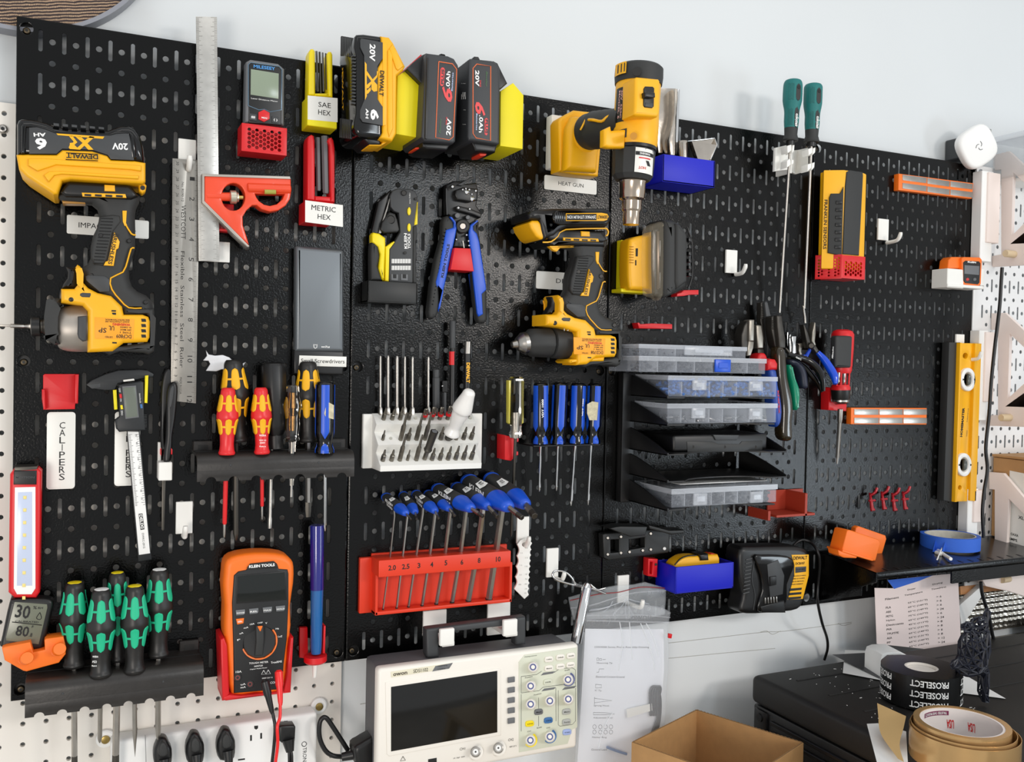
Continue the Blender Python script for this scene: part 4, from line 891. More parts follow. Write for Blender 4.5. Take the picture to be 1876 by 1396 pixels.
pl('lower_jaw', kF(876, 310, 900, 300, 1000, 322, 1098, 366, 1084, 402, 1020, 376, 890, 340), .014, .026, m_blk, t, .002, 2)
tube('side_rod', [(*p, .02) for p in kF(800, 160, 800, 260, 806, 376)], 1.4, m_gry, t, 6, 1)
for x, y, r in ((852, 144, 3.6), (968, 190, 4.8), (1044, 178, 2.8), (1012, 246, 4.8), (936, 168, 2.4), (990, 168, 2.4), (1012, 206, 2.2), (962, 160, 2.2), (900, 318, 3.2), (994, 328, 2.6), (968, 542, 2.2), (884, 580, 2.2), (984, 592, 2.2), (988, 630, 2.2)):
    lathe('rivet', (*kF(x, y)[0], .016), (*kF(x, y)[0], .030), [(0, r), (.9, r), (1, r * .6)], m_chrome, t, 14)
lathe('adjust_knob', (*kF(892, 382)[0], .016), (*kF(892, 382)[0], .028), [(0, 5.2), (.9, 5), (1, 4)], m_mid, t, 18)
lathe('adjust_knob', (*kF(978, 398)[0], .016), (*kF(978, 398)[0], .028), [(0, 4.4), (.9, 4.2), (1, 3)], m_mid, t, 18)
lathe('pivot_ring', (*kF(936, 470)[0], .012), (*kF(936, 470)[0], .026), [(0, 13), (.9, 13), (1, 11)], m_dk, t, 28)
lathe('pivot', (*kF(936, 470)[0], .018), (*kF(936, 470)[0], .031), [(0, 6.5), (.9, 6.5), (1, 5)], m_steel, t, 24)
tube('spring_pin', [(*p, .026) for p in kF(936, 590, 946, 650)], 1.6, m_steel, t, 8, 1)
pl('left_handle_grip', kF(792, 388, 820, 380, 862, 420, 878, 480, 860, 600, 740, 1180, 724, 1216, 696, 1236, 664, 1226, 656, 1180, 680, 960, 720, 740, 770, 560, 776, 430), .006, d, m_rub, t, .006, 4)
pl('left_handle_blue', kF(836, 388, 880, 430, 888, 490, 876, 560, 740, 1176, 736, 1150, 764, 1010, 720, 960, 716, 930, 740, 830, 800, 500, 862, 480, 866, 440, 830, 392), d - .004, d + .0015, m_blue, t, .002, 2)
pl('right_handle_grip', kF(1010, 440, 1056, 416, 1076, 430, 1078, 520, 1096, 660, 1140, 1010, 1144, 1240, 1120, 1272, 1080, 1268, 1062, 1236, 1040, 1080, 1000, 560), .006, d, m_rub, t, .006, 4)
pl('right_handle_blue', kF(990, 500, 1000, 460, 1060, 418, 1068, 424, 1024, 470, 1026, 500, 1056, 530, 1076, 600, 1130, 960, 1132, 996, 1096, 1030, 1106, 1196, 1070, 1216, 1058, 1190, 1020, 860, 990, 540), d - .004, d + .0015, m_blue, t, .002, 2)
pl('inner_blue_edge', kF(1014, 860, 1020, 860, 1058, 1130, 1052, 1120), .006, d - .004, m_blue, t, .0006, 1)
tp('KLEIN TOOLS', kF(776, 896)[0], kF(830, 620)[0], 5, d + .0019, m_ink, t, .03)
mes = []
for k in range(22):
    f = k / 21; x = 786 - 110 * f; y = 490 + 620 * f; q, r_ = kF(x - 6, y)[0], kF(x + 14, y + 6)[0]
    mes.append(tube_mesh('g', [W(*q, d - .003), W(*r_, d + .0003)], 1.0 * mpp(W(*q, d)), 5, 1))
multi('grip_ridges', mes, m_blk, t)
# ================================================================ LEFT COLUMN: CALIPERS, LIGHT BAR, THERMOMETER
t = thing('caliper_holder', 'empty red printed clip above the CALIPERS label', 'holder', W(112, 750, 0))
pl('plate', kI(262, 158, 272, 150, 480, 150, 476, 330, 458, 332, 456, 364, 264, 368, 254, 300, 254, 244, 262, 240), .0005, .006, m_red, t, .0008, 1)
pl('side_rail', kI(458, 152, 480, 152, 474, 328, 456, 328), .005, .016, m_red, t, .001, 1)
pl('side_rail', kI(254, 244, 272, 244, 278, 366, 264, 368), .005, .016, m_red, t, .001, 1)
def vlabel(label, tl, br, s, fx):
    t = thing('name_label', label, 'label', W((tl[0] + br[0]) / 2, br[1], 0))
    d = .0032; a, b = W(tl[0], tl[1], d), W(br[0], br[1], d); r = .004; w, h = b.x - a.x, a.z - b.z
    lp = []
    for cx, cz, a0 in ((w - r, h - r, 0), (r, h - r, 90), (r, r, 180), (w - r, r, 270)):
        for k in range(5): q = math.radians(a0 + k * 22.5); lp.append((a.x + cx + r * math.cos(q), b.z + cz + r * math.sin(q)))
    prism('plate', [lp], (0, 0, 0), XU, ZU, .001, d, m_lab, t, .0003, 1)
    mes = []
    for i, c in enumerate(s):
        z = a.z - h * (.145 + i * .0955) - .0065; cw = .0022 if c == 'I' else .0062
        mes.append(text_at(c, (a.x + w * fx - (cw / 2 if c != 'I' else .0004), -d - .0003, z), (cw if c != 'I' else .0008, 0, 0), (0, 0, .0078)))
    multi('lettering', mes, m_ink, t); return t
vlabel('white vertical CALIPERS label below the empty red clip', kI(286, 382)[0], kI(456, 848)[0], 'CALIPERS', .54)
vlabel('white vertical label half hidden behind the digital caliper', kI(700, 380)[0], kI(850, 828)[0], 'CALIPERS', .55)
t = thing('digital_caliper', 'digital caliper with a grey screen hanging on yellow clips', 'measuring tool', W(250, 1020, .004))
d = .014
m_cb = mat('carbon_black_plastic', '#1d2023', .42)
pl('upper_jaws', kI(524, 214, 560, 186, 640, 150, 720, 126, 850, 122, 900, 128, 938, 150, 934, 168, 880, 176, 720, 208, 700, 248, 640, 250, 560, 240), .006, d, m_cb, t, .0012, 2)
pl('jaw_tip', kI(524, 214, 612, 206, 614, 232, 560, 240), .008, d + .0006, m_gry, t, .0004, 1)
pl('beam', kI(770, 480, 850, 490, 924, 1280, 842, 1292), .006, d - .002, m_cb, t, .0006, 1)
pl('scale_plate', kI(778, 500, 844, 502, 914, 1242, 846, 1252), .010, d - .0016, m_wht, t, .0002, 1)
mes = []
for k in range(64):
    f = k / 64; x0 = 782 + f * 42; y = 520 + f * 440; L = 22 if k % 5 == 0 else 13
    for sx in (0, 1):
        if sx and k % 2: continue
        q = kI(x0 + (0 if not sx else 62 - L), y)[0]; r_ = kI(x0 + (L if not sx else 62), y - 2)[0]
        A, B = W(*q, d - .0014), W(*r_, d - .0014); mes.append(obox_mesh('k', (A + B) / 2, B - A, (0, 1, 0), (0, 0, 1), (B - A).length, .0002, .00035))
multi('scale_marks', mes, m_ink, t)
rows('scale_numbers', [(str(70 + 10 * k), kI(824 + k * 4.3, 518 + k * 48)[0], kI(825 + k * 4.3, 532 + k * 48)[0], 2.6) for k in range(9)], d - .0013, m_ink, t)
pl('maker_badge', kI(844, 1002, 868, 1000, 880, 1096, 856, 1100), d - .002, d - .0012, m_ink, t, .0002, 1)
tp('DELIXI', kI(848, 1008)[0], kI(858, 1092)[0], 5, d - .0010, m_wht, t, .03); tp('DWKC-2012', kI(864, 1120)[0], kI(872, 1212)[0], 3.4, d - .0013, m_ink, t)
pl('display_housing', kI(720, 214, 860, 190, 876, 200, 880, 400, 890, 494, 770, 500, 726, 504, 706, 480, 700, 430, 726, 410), .006, d + .006, m_cb, t, .002, 2)
pl('display', kI(744, 226, 828, 220, 846, 414, 764, 424), d + .005, d + .0066, m_mid, t, .0003, 1)
pl('lcd', kI(752, 234, 824, 228, 838, 408, 770, 416), d + .006, d + .0071, mat('caliper_lcd', '#6d746a', .2), t, .0001, 1)
pl('top_slider', kI(750, 186, 816, 178, 820, 190, 752, 198), d - .001, d + .003, m_lab, t, .0005, 1)
for q, m_, w_, s_ in (((726, 272), m_red, 1, 0), ((732, 340), m_ylw, 1, 0), ((852, 334), mat('key_blue', '#3a6ea8', .5), 1, 0)):
    pl('key', kI(q[0], q[1], q[0] + 14, q[1] - 1, q[0] + 18, q[1] + 24, q[0] + 4, q[1] + 26), d + .004, d + .0072, m_, t, .0003, 1)
rows('key_lettering', [('OFF', kI(722, 236)[0], kI(724, 262)[0], 3), ('ON', kI(730, 300)[0], kI(731, 318)[0], 3), ('ZERO', kI(736, 372)[0], kI(738, 402)[0], 3), ('mm/inch', kI(846, 268)[0], kI(850, 326)[0], 3)], d + .0064, m_wht, t)
mes = []
for k in range(9):
    q, r_ = kI(702 + abs(k - 4) * 1.5, 420 + k * 8)[0], kI(716, 422 + k * 8)[0]; mes.append(tube_mesh('g', [W(*q, d + .006), W(*r_, d + .0065)], .0004, 5, 1))
    q, r_ = kI(876, 400 + k * 9)[0], kI(894, 400 + k * 9)[0]; mes.append(tube_mesh('g', [W(*q, d + .006), W(*r_, d + .0065)], .0004, 5, 1))
multi('thumb_ridges', mes, m_gry, t)
t = thing('caliper_clip', 'yellow printed clip at the left of the digital caliper head', 'holder', W(212, 750, 0), 'yellow caliper clips')
pl('arm', kI(688, 248, 710, 246, 716, 366, 696, 368), .0005, .016, m_lem, t, .0006, 1)
t = thing('caliper_clip', 'yellow printed clip at the right of the digital caliper head', 'holder', W(268, 735, 0), 'yellow caliper clips')
pl('arm', kI(884, 160, 904, 158, 898, 328, 880, 326), .0005, .020, m_lem, t, .0006, 1)
# light bar
t = thing('work_light_bar', 'red clip-on LED work light bar at the left edge of the board', 'lamp', W(46, 1098, 0))
d = .034
pl('case', [(18, 869), (24, 861), (70, 858), (76, 864), (73, 1086), (66, 1096), (26, 1096), (15, 1086)], .003, d, m_red, t, .004, 3)
pl('head', kI(84, 740, 224, 738, 222, 824, 82, 824), d - .004, d + .0012, m_blk, t, .001, 2)
pl('head_cap', kI(90, 716, 226, 712, 226, 742, 86, 742), .006, d - .001, m_dsteel, t, .001, 1)
tp('MOTION', kI(94, 786)[0], kI(210, 786)[0], 4, d + .0014, m_gry, t, .02)
pl('reflector', [(27, 893), (65, 892), (65, 1078), (58, 1089), (31, 1089), (25, 1078)], d - .003, d + .0006, m_wht, t, .0006, 2)
pl('lens', [(33, 902), (59, 901), (59, 1073), (31, 1073)], d - .002, d + .0010, mat('pale_blue_lens', '#c5d0e8', .2), t, .0003, 1)
for k in range(9): q = (45.6 - k * .25, 911.5 + k * 23.0); pl('led', [(q[0] - 3, q[1] - 3), (q[0] + 3, q[1] - 3), (q[0] + 3, q[1] + 3), (q[0] - 3, q[1] + 3)], d, d + .0016, mat('led_phosphor', '#eeda86', .4), t, .0002, 1)
# thermometer
t = thing('digital_thermometer', 'tilted black digital humidity and temperature meter below the red light bar', 'thermometer', W(50, 1185, .02))
d = .034
pl('case', smooth(kL(88, 345, 200, 340, 320, 346, 346, 376, 336, 430, 296, 590, 276, 668, 200, 676, 20, 660, 2, 636, 14, 580, 60, 370), 3), .012, d, m_blk, t, .004, 3)
pl('screen', kL(94, 362, 304, 378, 306, 400, 250, 636, 40, 612, 38, 590), d - .001, d + .0005, mat('hygrometer_lcd', '#6f7262', .25), t, .0003, 1)
def slant(s, x0, y0, x1, y1, h, ax=-.22):
    A, B = W(*kL(x0, y0)[0], d + .0007), W(*kL(x1, y1)[0], d + .0007); V = W(*kL(x0 - h * ax, y0 - h)[0], d + .0007) - A
    return text('lettering', s, A, B - A, V, m_ink, t, .02)
slant('30', 92, 462, 186, 474, 86); slant('80', 96, 580, 180, 590, 68); slant('.8', 186, 586, 206, 590, 26); slant('%', 212, 408, 236, 410, 20); slant('RH', 244, 408, 276, 408, 14); slant('F', 204, 530, 216, 532, 16)
slant('CALIBRATED', 96, 492, 248, 500, 12)
tube('divider', [(*p, d + .0006) for p in kL(78, 492, 270, 512)], .8, m_ink, t, 4, 1)
tube('drop_icon', [(*p, d + .0006) for p in kL(258, 430, 236, 462, 244, 474, 262, 474, 268, 460, 258, 430)], .6, m_ink, t, 4, 2)
# orange double hook bracket
t = thing('tool_cradle', 'orange printed bracket with two round pegs below the digital thermometer', 'holder', W(60, 1225, .02))
pl('arm_plate', kL(12, 662, 36, 652, 196, 622, 214, 690, 290, 672, 286, 610, 300, 600, 410, 586, 424, 650, 424, 700, 380, 756, 172, 812, 150, 808, 30, 740), .024, .046, m_org, t, .0012, 2)
for x, y in ((166, 728), (376, 670)): lathe('peg', (*kL(x, y)[0], .044), (*kL(x + 10, y - 4)[0], .058), [(0, 13), (.05, 11), (.95, 11), (1, 10.2)], m_org, t, 28)
pl('mount_lug', kL(20, 680, 60, 680, 100, 760, 60, 740), .0005, .026, m_org, t, .001, 1)
# white hook, small side cutters in white block
hook('white empty hook right of the small black handled snips', kI(1072, 930)[0], kI(1172, 1120)[0], (337, 972), .018)
t = thing('snips_holder', 'small white printed block holding the black handled snips', 'holder', W(303, 880, 0))
wbox('block', kI(966, 690)[0], kI(1048, 798)[0], .0005, .030, m_white, t, .0008, 1); wbox('post', kI(962, 566)[0], kI(980, 780)[0], .0005, .008, m_white, t, .0006, 1)
t = thing('snips', 'black handled snips seen edge-on, standing in the small white block', 'scissors', W(302, 970, .01))
pl('handle', smooth(kI(1000, 140, 1020, 118, 1044, 122, 1056, 160, 1050, 240, 1010, 420, 1000, 600, 980, 600, 978, 400, 982, 240), 3), .004, .014, m_blk, t, .003, 3)
pl('handle', smooth(kI(1030, 220, 1052, 200, 1076, 206, 1084, 260, 1070, 420, 1054, 520, 1050, 600, 1040, 680, 1000, 690, 1000, 620, 1012, 520, 1014, 300), 3), .012, .026, m_blk, t, .004, 3, holes=[])
pl('handle_hollow', smooth(kI(1038, 240, 1052, 222, 1060, 240, 1048, 330, 1034, 360, 1030, 300), 3), .024, .0268, m_gry, t, .0008, 2)
pl('red_insert', kI(976, 610, 984, 600, 984, 650, 976, 640), .008, .0145, m_red, t, .0005, 1); pl('red_insert', kI(1042, 600, 1050, 610, 1050, 640, 1042, 640), .012, .0265, m_red, t, .0005, 1)
pl('blade', kI(988, 690, 1012, 690, 1000, 1098, 992, 1106, 984, 1098), .010, .014, m_dsteel, t, .0005, 1)
# ================================================================ SCREWDRIVER RACKS
def rackbar(label, xl, xr, yb, yf, ybot, dout, slots, tabs):
    """moulded rack: ledge along the board, rolled front, arched notches below"""
    t = thing('screwdriver_rack', label, 'rack', W((xl[0] + xr[0]) / 2, ybot, 0))
    x0, x1 = xl[1], xr[1]
    return t
m_rack = mat('dusty_black_rack_plastic', '#2b2826', .42, var=.3, vscale=60, bump=.15, bscale=300)
def rack(label, x0, x1, zt, h, dep, notches, seed=1):
    t = thing('screwdriver_rack', label, 'rack', ((x0 + x1) / 2, 0, zt - h))
    r = .014; prof = [(.0005, zt), (dep - r, zt)]
    for k in range(1, 9): a = math.pi / 2 * (1 - k / 8); prof.append((dep - r + r * math.cos(a), zt - r + r * math.sin(a)))
    prof += [(dep, zt - h * .62)]
    inner = [(dep - .004, zt - h * .62), (dep - .004, zt - r), (dep - r, zt - .004), (.0005, zt - .004)]
    full = prof + inner
    # U = outward, V = up, so that the section is extruded along the board
    prism('ledge', [[(p[0], p[1]) for p in full]], (0, 0, 0), (0, -1, 0), ZU, -x1, -x0, m_rack, t, .0004, 1)
    # front skirt with arched notches
    n = notches; w = (x1 - x0); lp = [(x0, zt - h * .6), (x0, zt - h)]
    for k in range(n):
        c = x0 + w * (k + .5) / n * .97 + w * .015; rr = w / n * .22
        for j in range(9): a = math.pi * (1 - j / 8); lp.append((c + rr * math.cos(a), zt - h + rr * .9 * math.sin(a)))
    lp += [(x1, zt - h), (x1, zt - h * .6)]
    prism('skirt', [lp], (0, 0, 0), XU, ZU, dep - .004, dep, m_rack, t, .0004, 1)
    box('ledge_seam', x0 + .001, x1 - .001, dep * .42, dep * .42 + .001, zt - .001, zt + .0006, m_blk, t, 0)
    for k in (.06, .94):
        box('mount_tab', x0 + w * k - .012, x0 + w * k + .012, .0005, .008, zt - .002, zt + .012, m_rack, t, .001, 1)
        box('tab_slot', x0 + w * k - .006, x0 + w * k + .006, .0078, .0084, zt + .001, zt + .007, m_ink, t, 0)
    for k in (.2, .76): lathe('dimple', Vector((x0 + w * k, -dep, zt - h * .42)), Vector((x0 + w * k, -dep - .0006, zt - h * .42)), [(0, .0014), (1, .001)], m_gry, t, 10, px=False)
    return t
a = W(*kK(118, 760)[0], .055); b = W(*kK(1205, 740)[0], .055); zz = W(*kK(640, 745)[0], .045).z
RX0, RX1, RZ = a.x, b.x, W(*kK(640, 700)[0], .03).z
rack('black moulded rack holding the red and yellow screwdrivers', RX0, RX1, RZ, .034, .056, 7)
GX0 = W(*kL(160, 1020)[0], .066).x; GX1 = W(*kL(1316, 870)[0], .066).x; GZ = W(*kL(740, 770)[0], .035).z
rack('dusty black moulded rack holding the five green and black screwdrivers', GX0, GX1, GZ, .040, .066, 8)
# ---- moulded kraftform style handle
m_wy = mat('soft_yellow_grip', '#f5b50f', .5); m_wr = mat('red_insulated_plastic', '#e0262a', .35); m_wb = mat('satin_black_handle', '#1c1b1a', .42); m_wg = mat('soft_green_grip', '#19b98a', .55)
KP = [(0, 10), (.02, 12.5), (.05, 14), (.09, 14.5), (.16, 15.5), (.28, 18.5), (.36, 20.5), (.42, 21.5), (.46, 21), (.52, 18.5), (.6, 16.5), (.68, 15), (.78, 13.5), (.86, 13.2), (.93, 14.5), (.97, 16.5), (1, 15)]
def kprof(t_):
    for (a, ra), (b, rb) in zip(KP, KP[1:]):
        if a <= t_ <= b: return ra + (rb - ra) * (t_ - a) / (b - a)
    return KP[-1][1]
def kraft(name, label, top, bot, wpx, body, pad, shaft, tip, capcol=None, cat='screwdriver', bands=((.10, .36), (.46, .70)), rot=.35, shcol=None, shr=3.2, tipr=None, insul=None, lettering=None, group=None, blade='cross'):
    """top, bot: px+d of handle ends; shaft tip px+d; wpx handle half width in px"""
    t = thing(name, label, cat, W(*bot), group)
    A, B = W(*top), W(*bot); s = mpp((A + B) / 2) * wpx / 21.5; ax, u, v = frame(A, B); L = (B - A).length
    link('handle', lathe_mesh('h', A, B, [(p, r * s) for p, r in KP], 36, 3, flute=lambda a, tt: 1 - .035 * (math.cos(a * 6) * .5 + .5) * (1 if tt < .75 or tt > .93 else 0)), body, t, 60)
    if capcol: link('end_ring', lathe_mesh('c', A - ax * .0005, A + ax * .001, [(0, 9 * s), (.2, 10 * s), (1, 10 * s)], 24), capcol, t)
    # soft pads, in two bands, joined round the waist by a thin web
    for t0, t1 in bands:
        mes = []
        for k in range(6):
            a0 = rot + k * math.pi / 3; vs, fs = [], []; ni, nj = 9, 14
            for j in range(nj + 1):
                tt = t0 + (t1 - t0) * j / nj; e = 1 - abs(2 * j / nj - 1) ** 5
                for i in range(ni + 1):
                    q = (i / ni - .5) * .70 * math.sqrt(max(e, 0.0))
                    r = kprof(tt) * s * (1 - .03 * 1) + .0007 * (1 - abs(2 * i / ni - 1) ** 6) + .0004; aa = a0 + q
                    vs.append(A + ax * (tt * L) + (u * math.cos(aa) + v * math.sin(aa)) * r)
            for j in range(nj):
                for i in range(ni): p = j * (ni + 1) + i; fs.append((p, p + 1, p + ni + 2, p + ni + 1))
            me = bpy.data.meshes.new('p'); me.from_pydata([tuple(q) for q in vs], [], fs); mes.append(me)
        tm = (t0 + t1) / 2; rr = kprof(tm) * s * .985 + .0004
        mes.append(lathe_mesh('w', A + ax * (tm * L - .0012), A + ax * (tm * L + .0012), [(0, rr), (1, rr)], 36))
        multi('grip_pads', mes, pad, t, 60)
    if shaft:
        P, Q = W(*shaft), W(*tip); s2 = mpp(Q)
        if insul:
            M1 = P.lerp(Q, insul); link('insulated_sleeve', lathe_mesh('s', P, M1, [(0, shr * s2), (.98, shr * s2 * .9), (1, shr * s2 * .7)], 16), body, t)
            link('shaft', lathe_mesh('s', M1, Q, [(0, tipr * s2), (.7, tipr * s2), (1, tipr * s2 * .6)], 12), m_steel, t)
        elif blade == 'flat':
            link('shaft', lathe_mesh('s', P, P.lerp(Q, .8), [(0, shr * s2), (1, shr * s2)], 6), shcol or m_steel, t)
            link('blade_tip', lathe_mesh('s', P.lerp(Q, .8), Q, [(0, shr * s2), (.5, shr * s2 * 1.05), (1, shr * s2 * .8)], 4, sq=(1, .35)), m_dsteel, t)
        elif blade == 'awl':
            link('shaft', lathe_mesh('s', P, Q, [(0, shr * s2), (.72, shr * s2), (1, .2 * s2)], 12), shcol or m_steel, t)
        else:
            link('shaft', lathe_mesh('s', P, Q, [(0, shr * s2), (.93, shr * s2), (.97, shr * s2 * .7), (1, shr * s2 * .3)], 8), shcol or m_steel, t)
    if lettering:
        for s_, a_, b_, h_, dd_ in lettering: tp(s_, a_, b_, h_, dd_, m_wht, t, .02, name='handle_print')
    return t
# upper rack, left to right
kraft('screwdriver', 'large black and yellow screwdriver behind the left red one in the upper rack', (*kK(366, 72)[0], .028), (*kK(398, 640)[0], .028), 26, m_wb, m_wy, (*kK(385, 640)[0], .028), (*kK(386, 1322)[0], .020), rot=.5, shr=5, shcol=m_dsteel, group='yellow and black screwdrivers')
kraft('screwdriver', 'small red and yellow insulated screwdriver, the left one in the upper rack', (*kK(332, 266)[0], .048), (*kK(322, 728)[0], .048), 20, m_wr, m_wy, (*kK(320, 728)[0], .046), (*kK(305, 1300)[0], .038), rot=.52, insul=.84, shr=4.4, tipr=2.6, group='red insulated screwdrivers')
kraft('screwdriver', 'small red and yellow insulated screwdriver with white print, the right one in the upper rack', (*kK(558, 264)[0], .048), (*kK(566, 722)[0], .048), 19, m_wr, m_wy, (*kK(566, 722)[0], .046), (*kK(567, 1176)[0], .040), rot=.52, insul=.80, shr=3.6, tipr=2.0, group='red insulated screwdrivers',
      lettering=[('WERA', kK(546, 602)[0], kK(594, 602)[0], 3.5, .063), ('1000V', kK(552, 652)[0], kK(588, 652)[0], 3, .0625), ('VDE 3.5', kK(546, 634)[0], kK(594, 634)[0], 2.6, .0625), ('Made in', kK(548, 676)[0], kK(592, 676)[0], 2.6, .0625)])
t = thing('screwdriver', 'thick plain black handled screwdriver in the middle of the upper rack', 'screwdriver', W(500, 820, .02))
lathe('handle', (*kK(646, 88)[0], .028), (*kK(656, 596)[0], .028), [(0, 14), (.02, 20), (.06, 22.5), (.86, 22), (.92, 19), (1, 14)], m_blk, t, 32, flute=lambda a, tt: 1 - .05 * (math.cos(a * 8) > .2))
lathe('collar', (*kK(656, 590)[0], .028), (*kK(658, 684)[0], .028), [(0, 14), (.2, 14.5), (.8, 14.5), (1, 15)], m_wb, t, 28)
lathe('shaft', (*kK(632, 690)[0], .026), (*kK(620, 1236)[0], .020), [(0, 3.6), (.86, 3.4), (.88, 4.3), (1, 4.1)], m_steel, t, 12)
m_clr = mat('clear_acrylic', '#f3f0ea', .05, trans=1.0, spec=.5)
t = thing('voltage_tester', 'small clear plastic mains tester screwdriver standing in the upper rack', 'screwdriver', W(534, 870, .045))
lathe('clear_handle', (*kK(779, 246)[0], .050), (*kK(775, 636)[0], .050), [(0, 8), (.03, 11.5), (.2, 12), (.3, 15), (.38, 16.5), (.46, 15), (.6, 12.5), (.7, 13.5), (.85, 12), (.92, 12), (.96, 13.5), (1, 11)], m_clr, t, 6, 2, ang=25)
lathe('neon_core', (*kK(780, 300)[0], .050), (*kK(776, 560)[0], .050), [(0, 3.5), (.4, 4), (.41, 2), (.6, 2), (.61, 4), (1, 3)], mat('copper_spring', '#b98a4e', .3, .8), t, 12)
lathe('clear_sleeve', (*kK(776, 636)[0], .050), (*kK(770, 940)[0], .046), [(0, 6.5), (.3, 6), (1, 4)], m_clr, t, 12)
lathe('blade', (*kK(776, 640)[0], .050), (*kK(770, 1020)[0], .044), [(0, 2), (.8, 2), (1, 2.4)], m_steel, t, 8, sq=(1, .5))
kraft('screwdriver', 'large black and yellow screwdriver behind the blue one at the right of the upper rack', (*kK(884, 84)[0], .026), (*kK(890, 640)[0], .026), 25, m_wb, m_wy, (*kK(886, 640)[0], .026), (*kK(886, 1160)[0], .020), rot=.1, shr=5, shcol=m_steel, blade='flat', group='yellow and black screwdrivers')
def bluedriver(label, top, bot, shaft, tip, r, rot, group='blue and black striped screwdrivers', sticker=None, shr=2.6, blade='cross', letter=None):
    t = thing('screwdriver', label, 'screwdriver', W(*bot), group)
    A, B = W(*top), W(*bot); s = mpp((A + B) / 2); ax, u, v = frame(A, B); L = (B - A).length; r *= s
    pr = [(0, .80 * r), (.02, .95 * r), (.05, r), (.70, r), (.78, .9 * r), (.84, .80 * r), (.90, .82 * r), (.95, .98 * r), (1, .98 * r)]
    link('handle', lathe_mesh('h', A, B, pr, 32), m_blkg, t, 50)
    def rad(tt):
        for (a, ra), (b, rb) in zip(pr, pr[1:]):
            if a <= tt <= b: return ra + (rb - ra) * (tt - a) / (b - a)
        return r
    mes = []
    for k in range(4):
        a0 = rot + k * math.pi / 2
        for t0, t1, po, sg in ((.045, .80, 'end', 1), (.86, .995, 'start', -1)):
            vs, fs = [], []; ni, nj = 6, 16
            for j in range(nj + 1):
                f = j / nj; tt = t0 + (t1 - t0) * f; w_ = .42
                if po == 'end' and f > .88: w_ *= max(0, (1 - f) / .12)
                if po == 'start' and f < .35: w_ *= max(0.0, f / .35) ** .6
                for i in range(ni + 1):
                    aa = a0 + (i / ni * 2 - 1) * w_; rr = rad(tt) + .0006
                    vs.append(A + ax * (tt * L) + (u * math.cos(aa) + v * math.sin(aa)) * rr)
            for j in range(nj):
                for i in range(ni): p = j * (ni + 1) + i; fs.append((p, p + 1, p + ni + 2, p + ni + 1))
            me = bpy.data.meshes.new('p'); me.from_pydata([tuple(q) for q in vs], [], fs); mes.append(me)
    multi('blue_stripes', mes, m_blue, t, 50)
    P, Q = W(*shaft), W(*tip); s2 = mpp(Q)
    if blade == 'flat': link('shaft', lathe_mesh('s', P, Q, [(0, shr * s2), (.85, shr * s2), (1, shr * s2 * 1.2)], 10, sq=(1, .7)), m_chrome, t)
    else: link('shaft', lathe_mesh('s', P, Q, [(0, shr * s2), (.9, shr * s2), (.93, shr * s2 * 1.1), (1, shr * s2 * .3)], 8), m_chrome, t)
    if sticker: pl('paper_sticker', sticker[0], sticker[1] - .0009, sticker[1], mat('aged_paper', '#d8cfb0', .8, var=.3, vscale=200), t, .0002, 1)
    if letter: tp(letter[0], letter[1], letter[2], letter[3], letter[4], m_wht, t, .03, name='handle_print')
    return t
bluedriver('blue and black striped screwdriver with worn paper stickers, rightmost in the upper rack', (*kK(1004, 222)[0], .050), (*kK(998, 716)[0], .050), (*kK(1000, 716)[0], .048), (*kK(1002, 1256)[0], .036), 17, -.2, sticker=(kK(1016, 360, 1064, 386, 1062, 484, 1008, 470, 996, 446), .0625), shr=3.2)
# clear yellow striped screwdriver and four blue ones in the centre
t = thing('screwdriver', 'clear handled screwdriver with yellow edges on a red clip, left of the four blue ones', 'screwdriver', W(945, 800, .03))
lathe('clear_handle', (*kP(190, 82)[0], .042), (*kP(184, 540)[0], .042), [(0, 11), (.03, 15), (.08, 16), (.6, 15.5), (.78, 13), (.86, 12), (.94, 14), (1, 12)], m_clr, t, 6, ang=25)
for sx in (-1, 1): pl('yellow_edge', kP(190 + sx * 40, 110, 190 + sx * 58, 110, 188 + sx * 56, 430, 186 + sx * 44, 440), .036, .046, mat('tinted_yellow', '#c9bd4c', .2), t, .001, 1)
lathe('shaft_core', (*kP(184, 350)[0], .042), (*kP(182, 545)[0], .042), [(0, 5), (1, 5.5)], m_steel, t, 16)
lathe('shaft', (*kP(182, 540)[0], .040), (*kP(150, 1285)[0], .020), [(0, 3), (.96, 2.6), (1, 1)], m_dsteel, t, 10)
t = thing('driver_clip', 'red printed clip holding the clear handled screwdriver', 'holder', W(935, 840, 0))
pl('clip_body', kP(104, 522, 208, 546, 206, 572, 172, 580, 170, 640, 204, 646, 204, 672, 184, 680, 150, 716, 102, 708), .0005, .030, m_red, t, .001, 1)
BP = [((372, 128), (370, 588), (372, 590), (362, 946), 27.5 / 2, .35, 'leftmost of the four blue screwdrivers hanging in the centre'),
      ((520, 126), (500, 588), (502, 590), (490, 940), 27.5 / 2, -.15, 'second from the left of the four blue screwdrivers hanging in the centre'),
      ((654, 130), (638, 584), (632, 590), (600, 1054), 27.5 / 2, .55, 'third from the left of the four blue screwdrivers hanging in the centre'),
      ((780, 132), (762, 584), (752, 590), (728, 1048), 27 / 2, -.05, 'blue screwdriver with a torn paper sticker, rightmost of the four in the centre')]
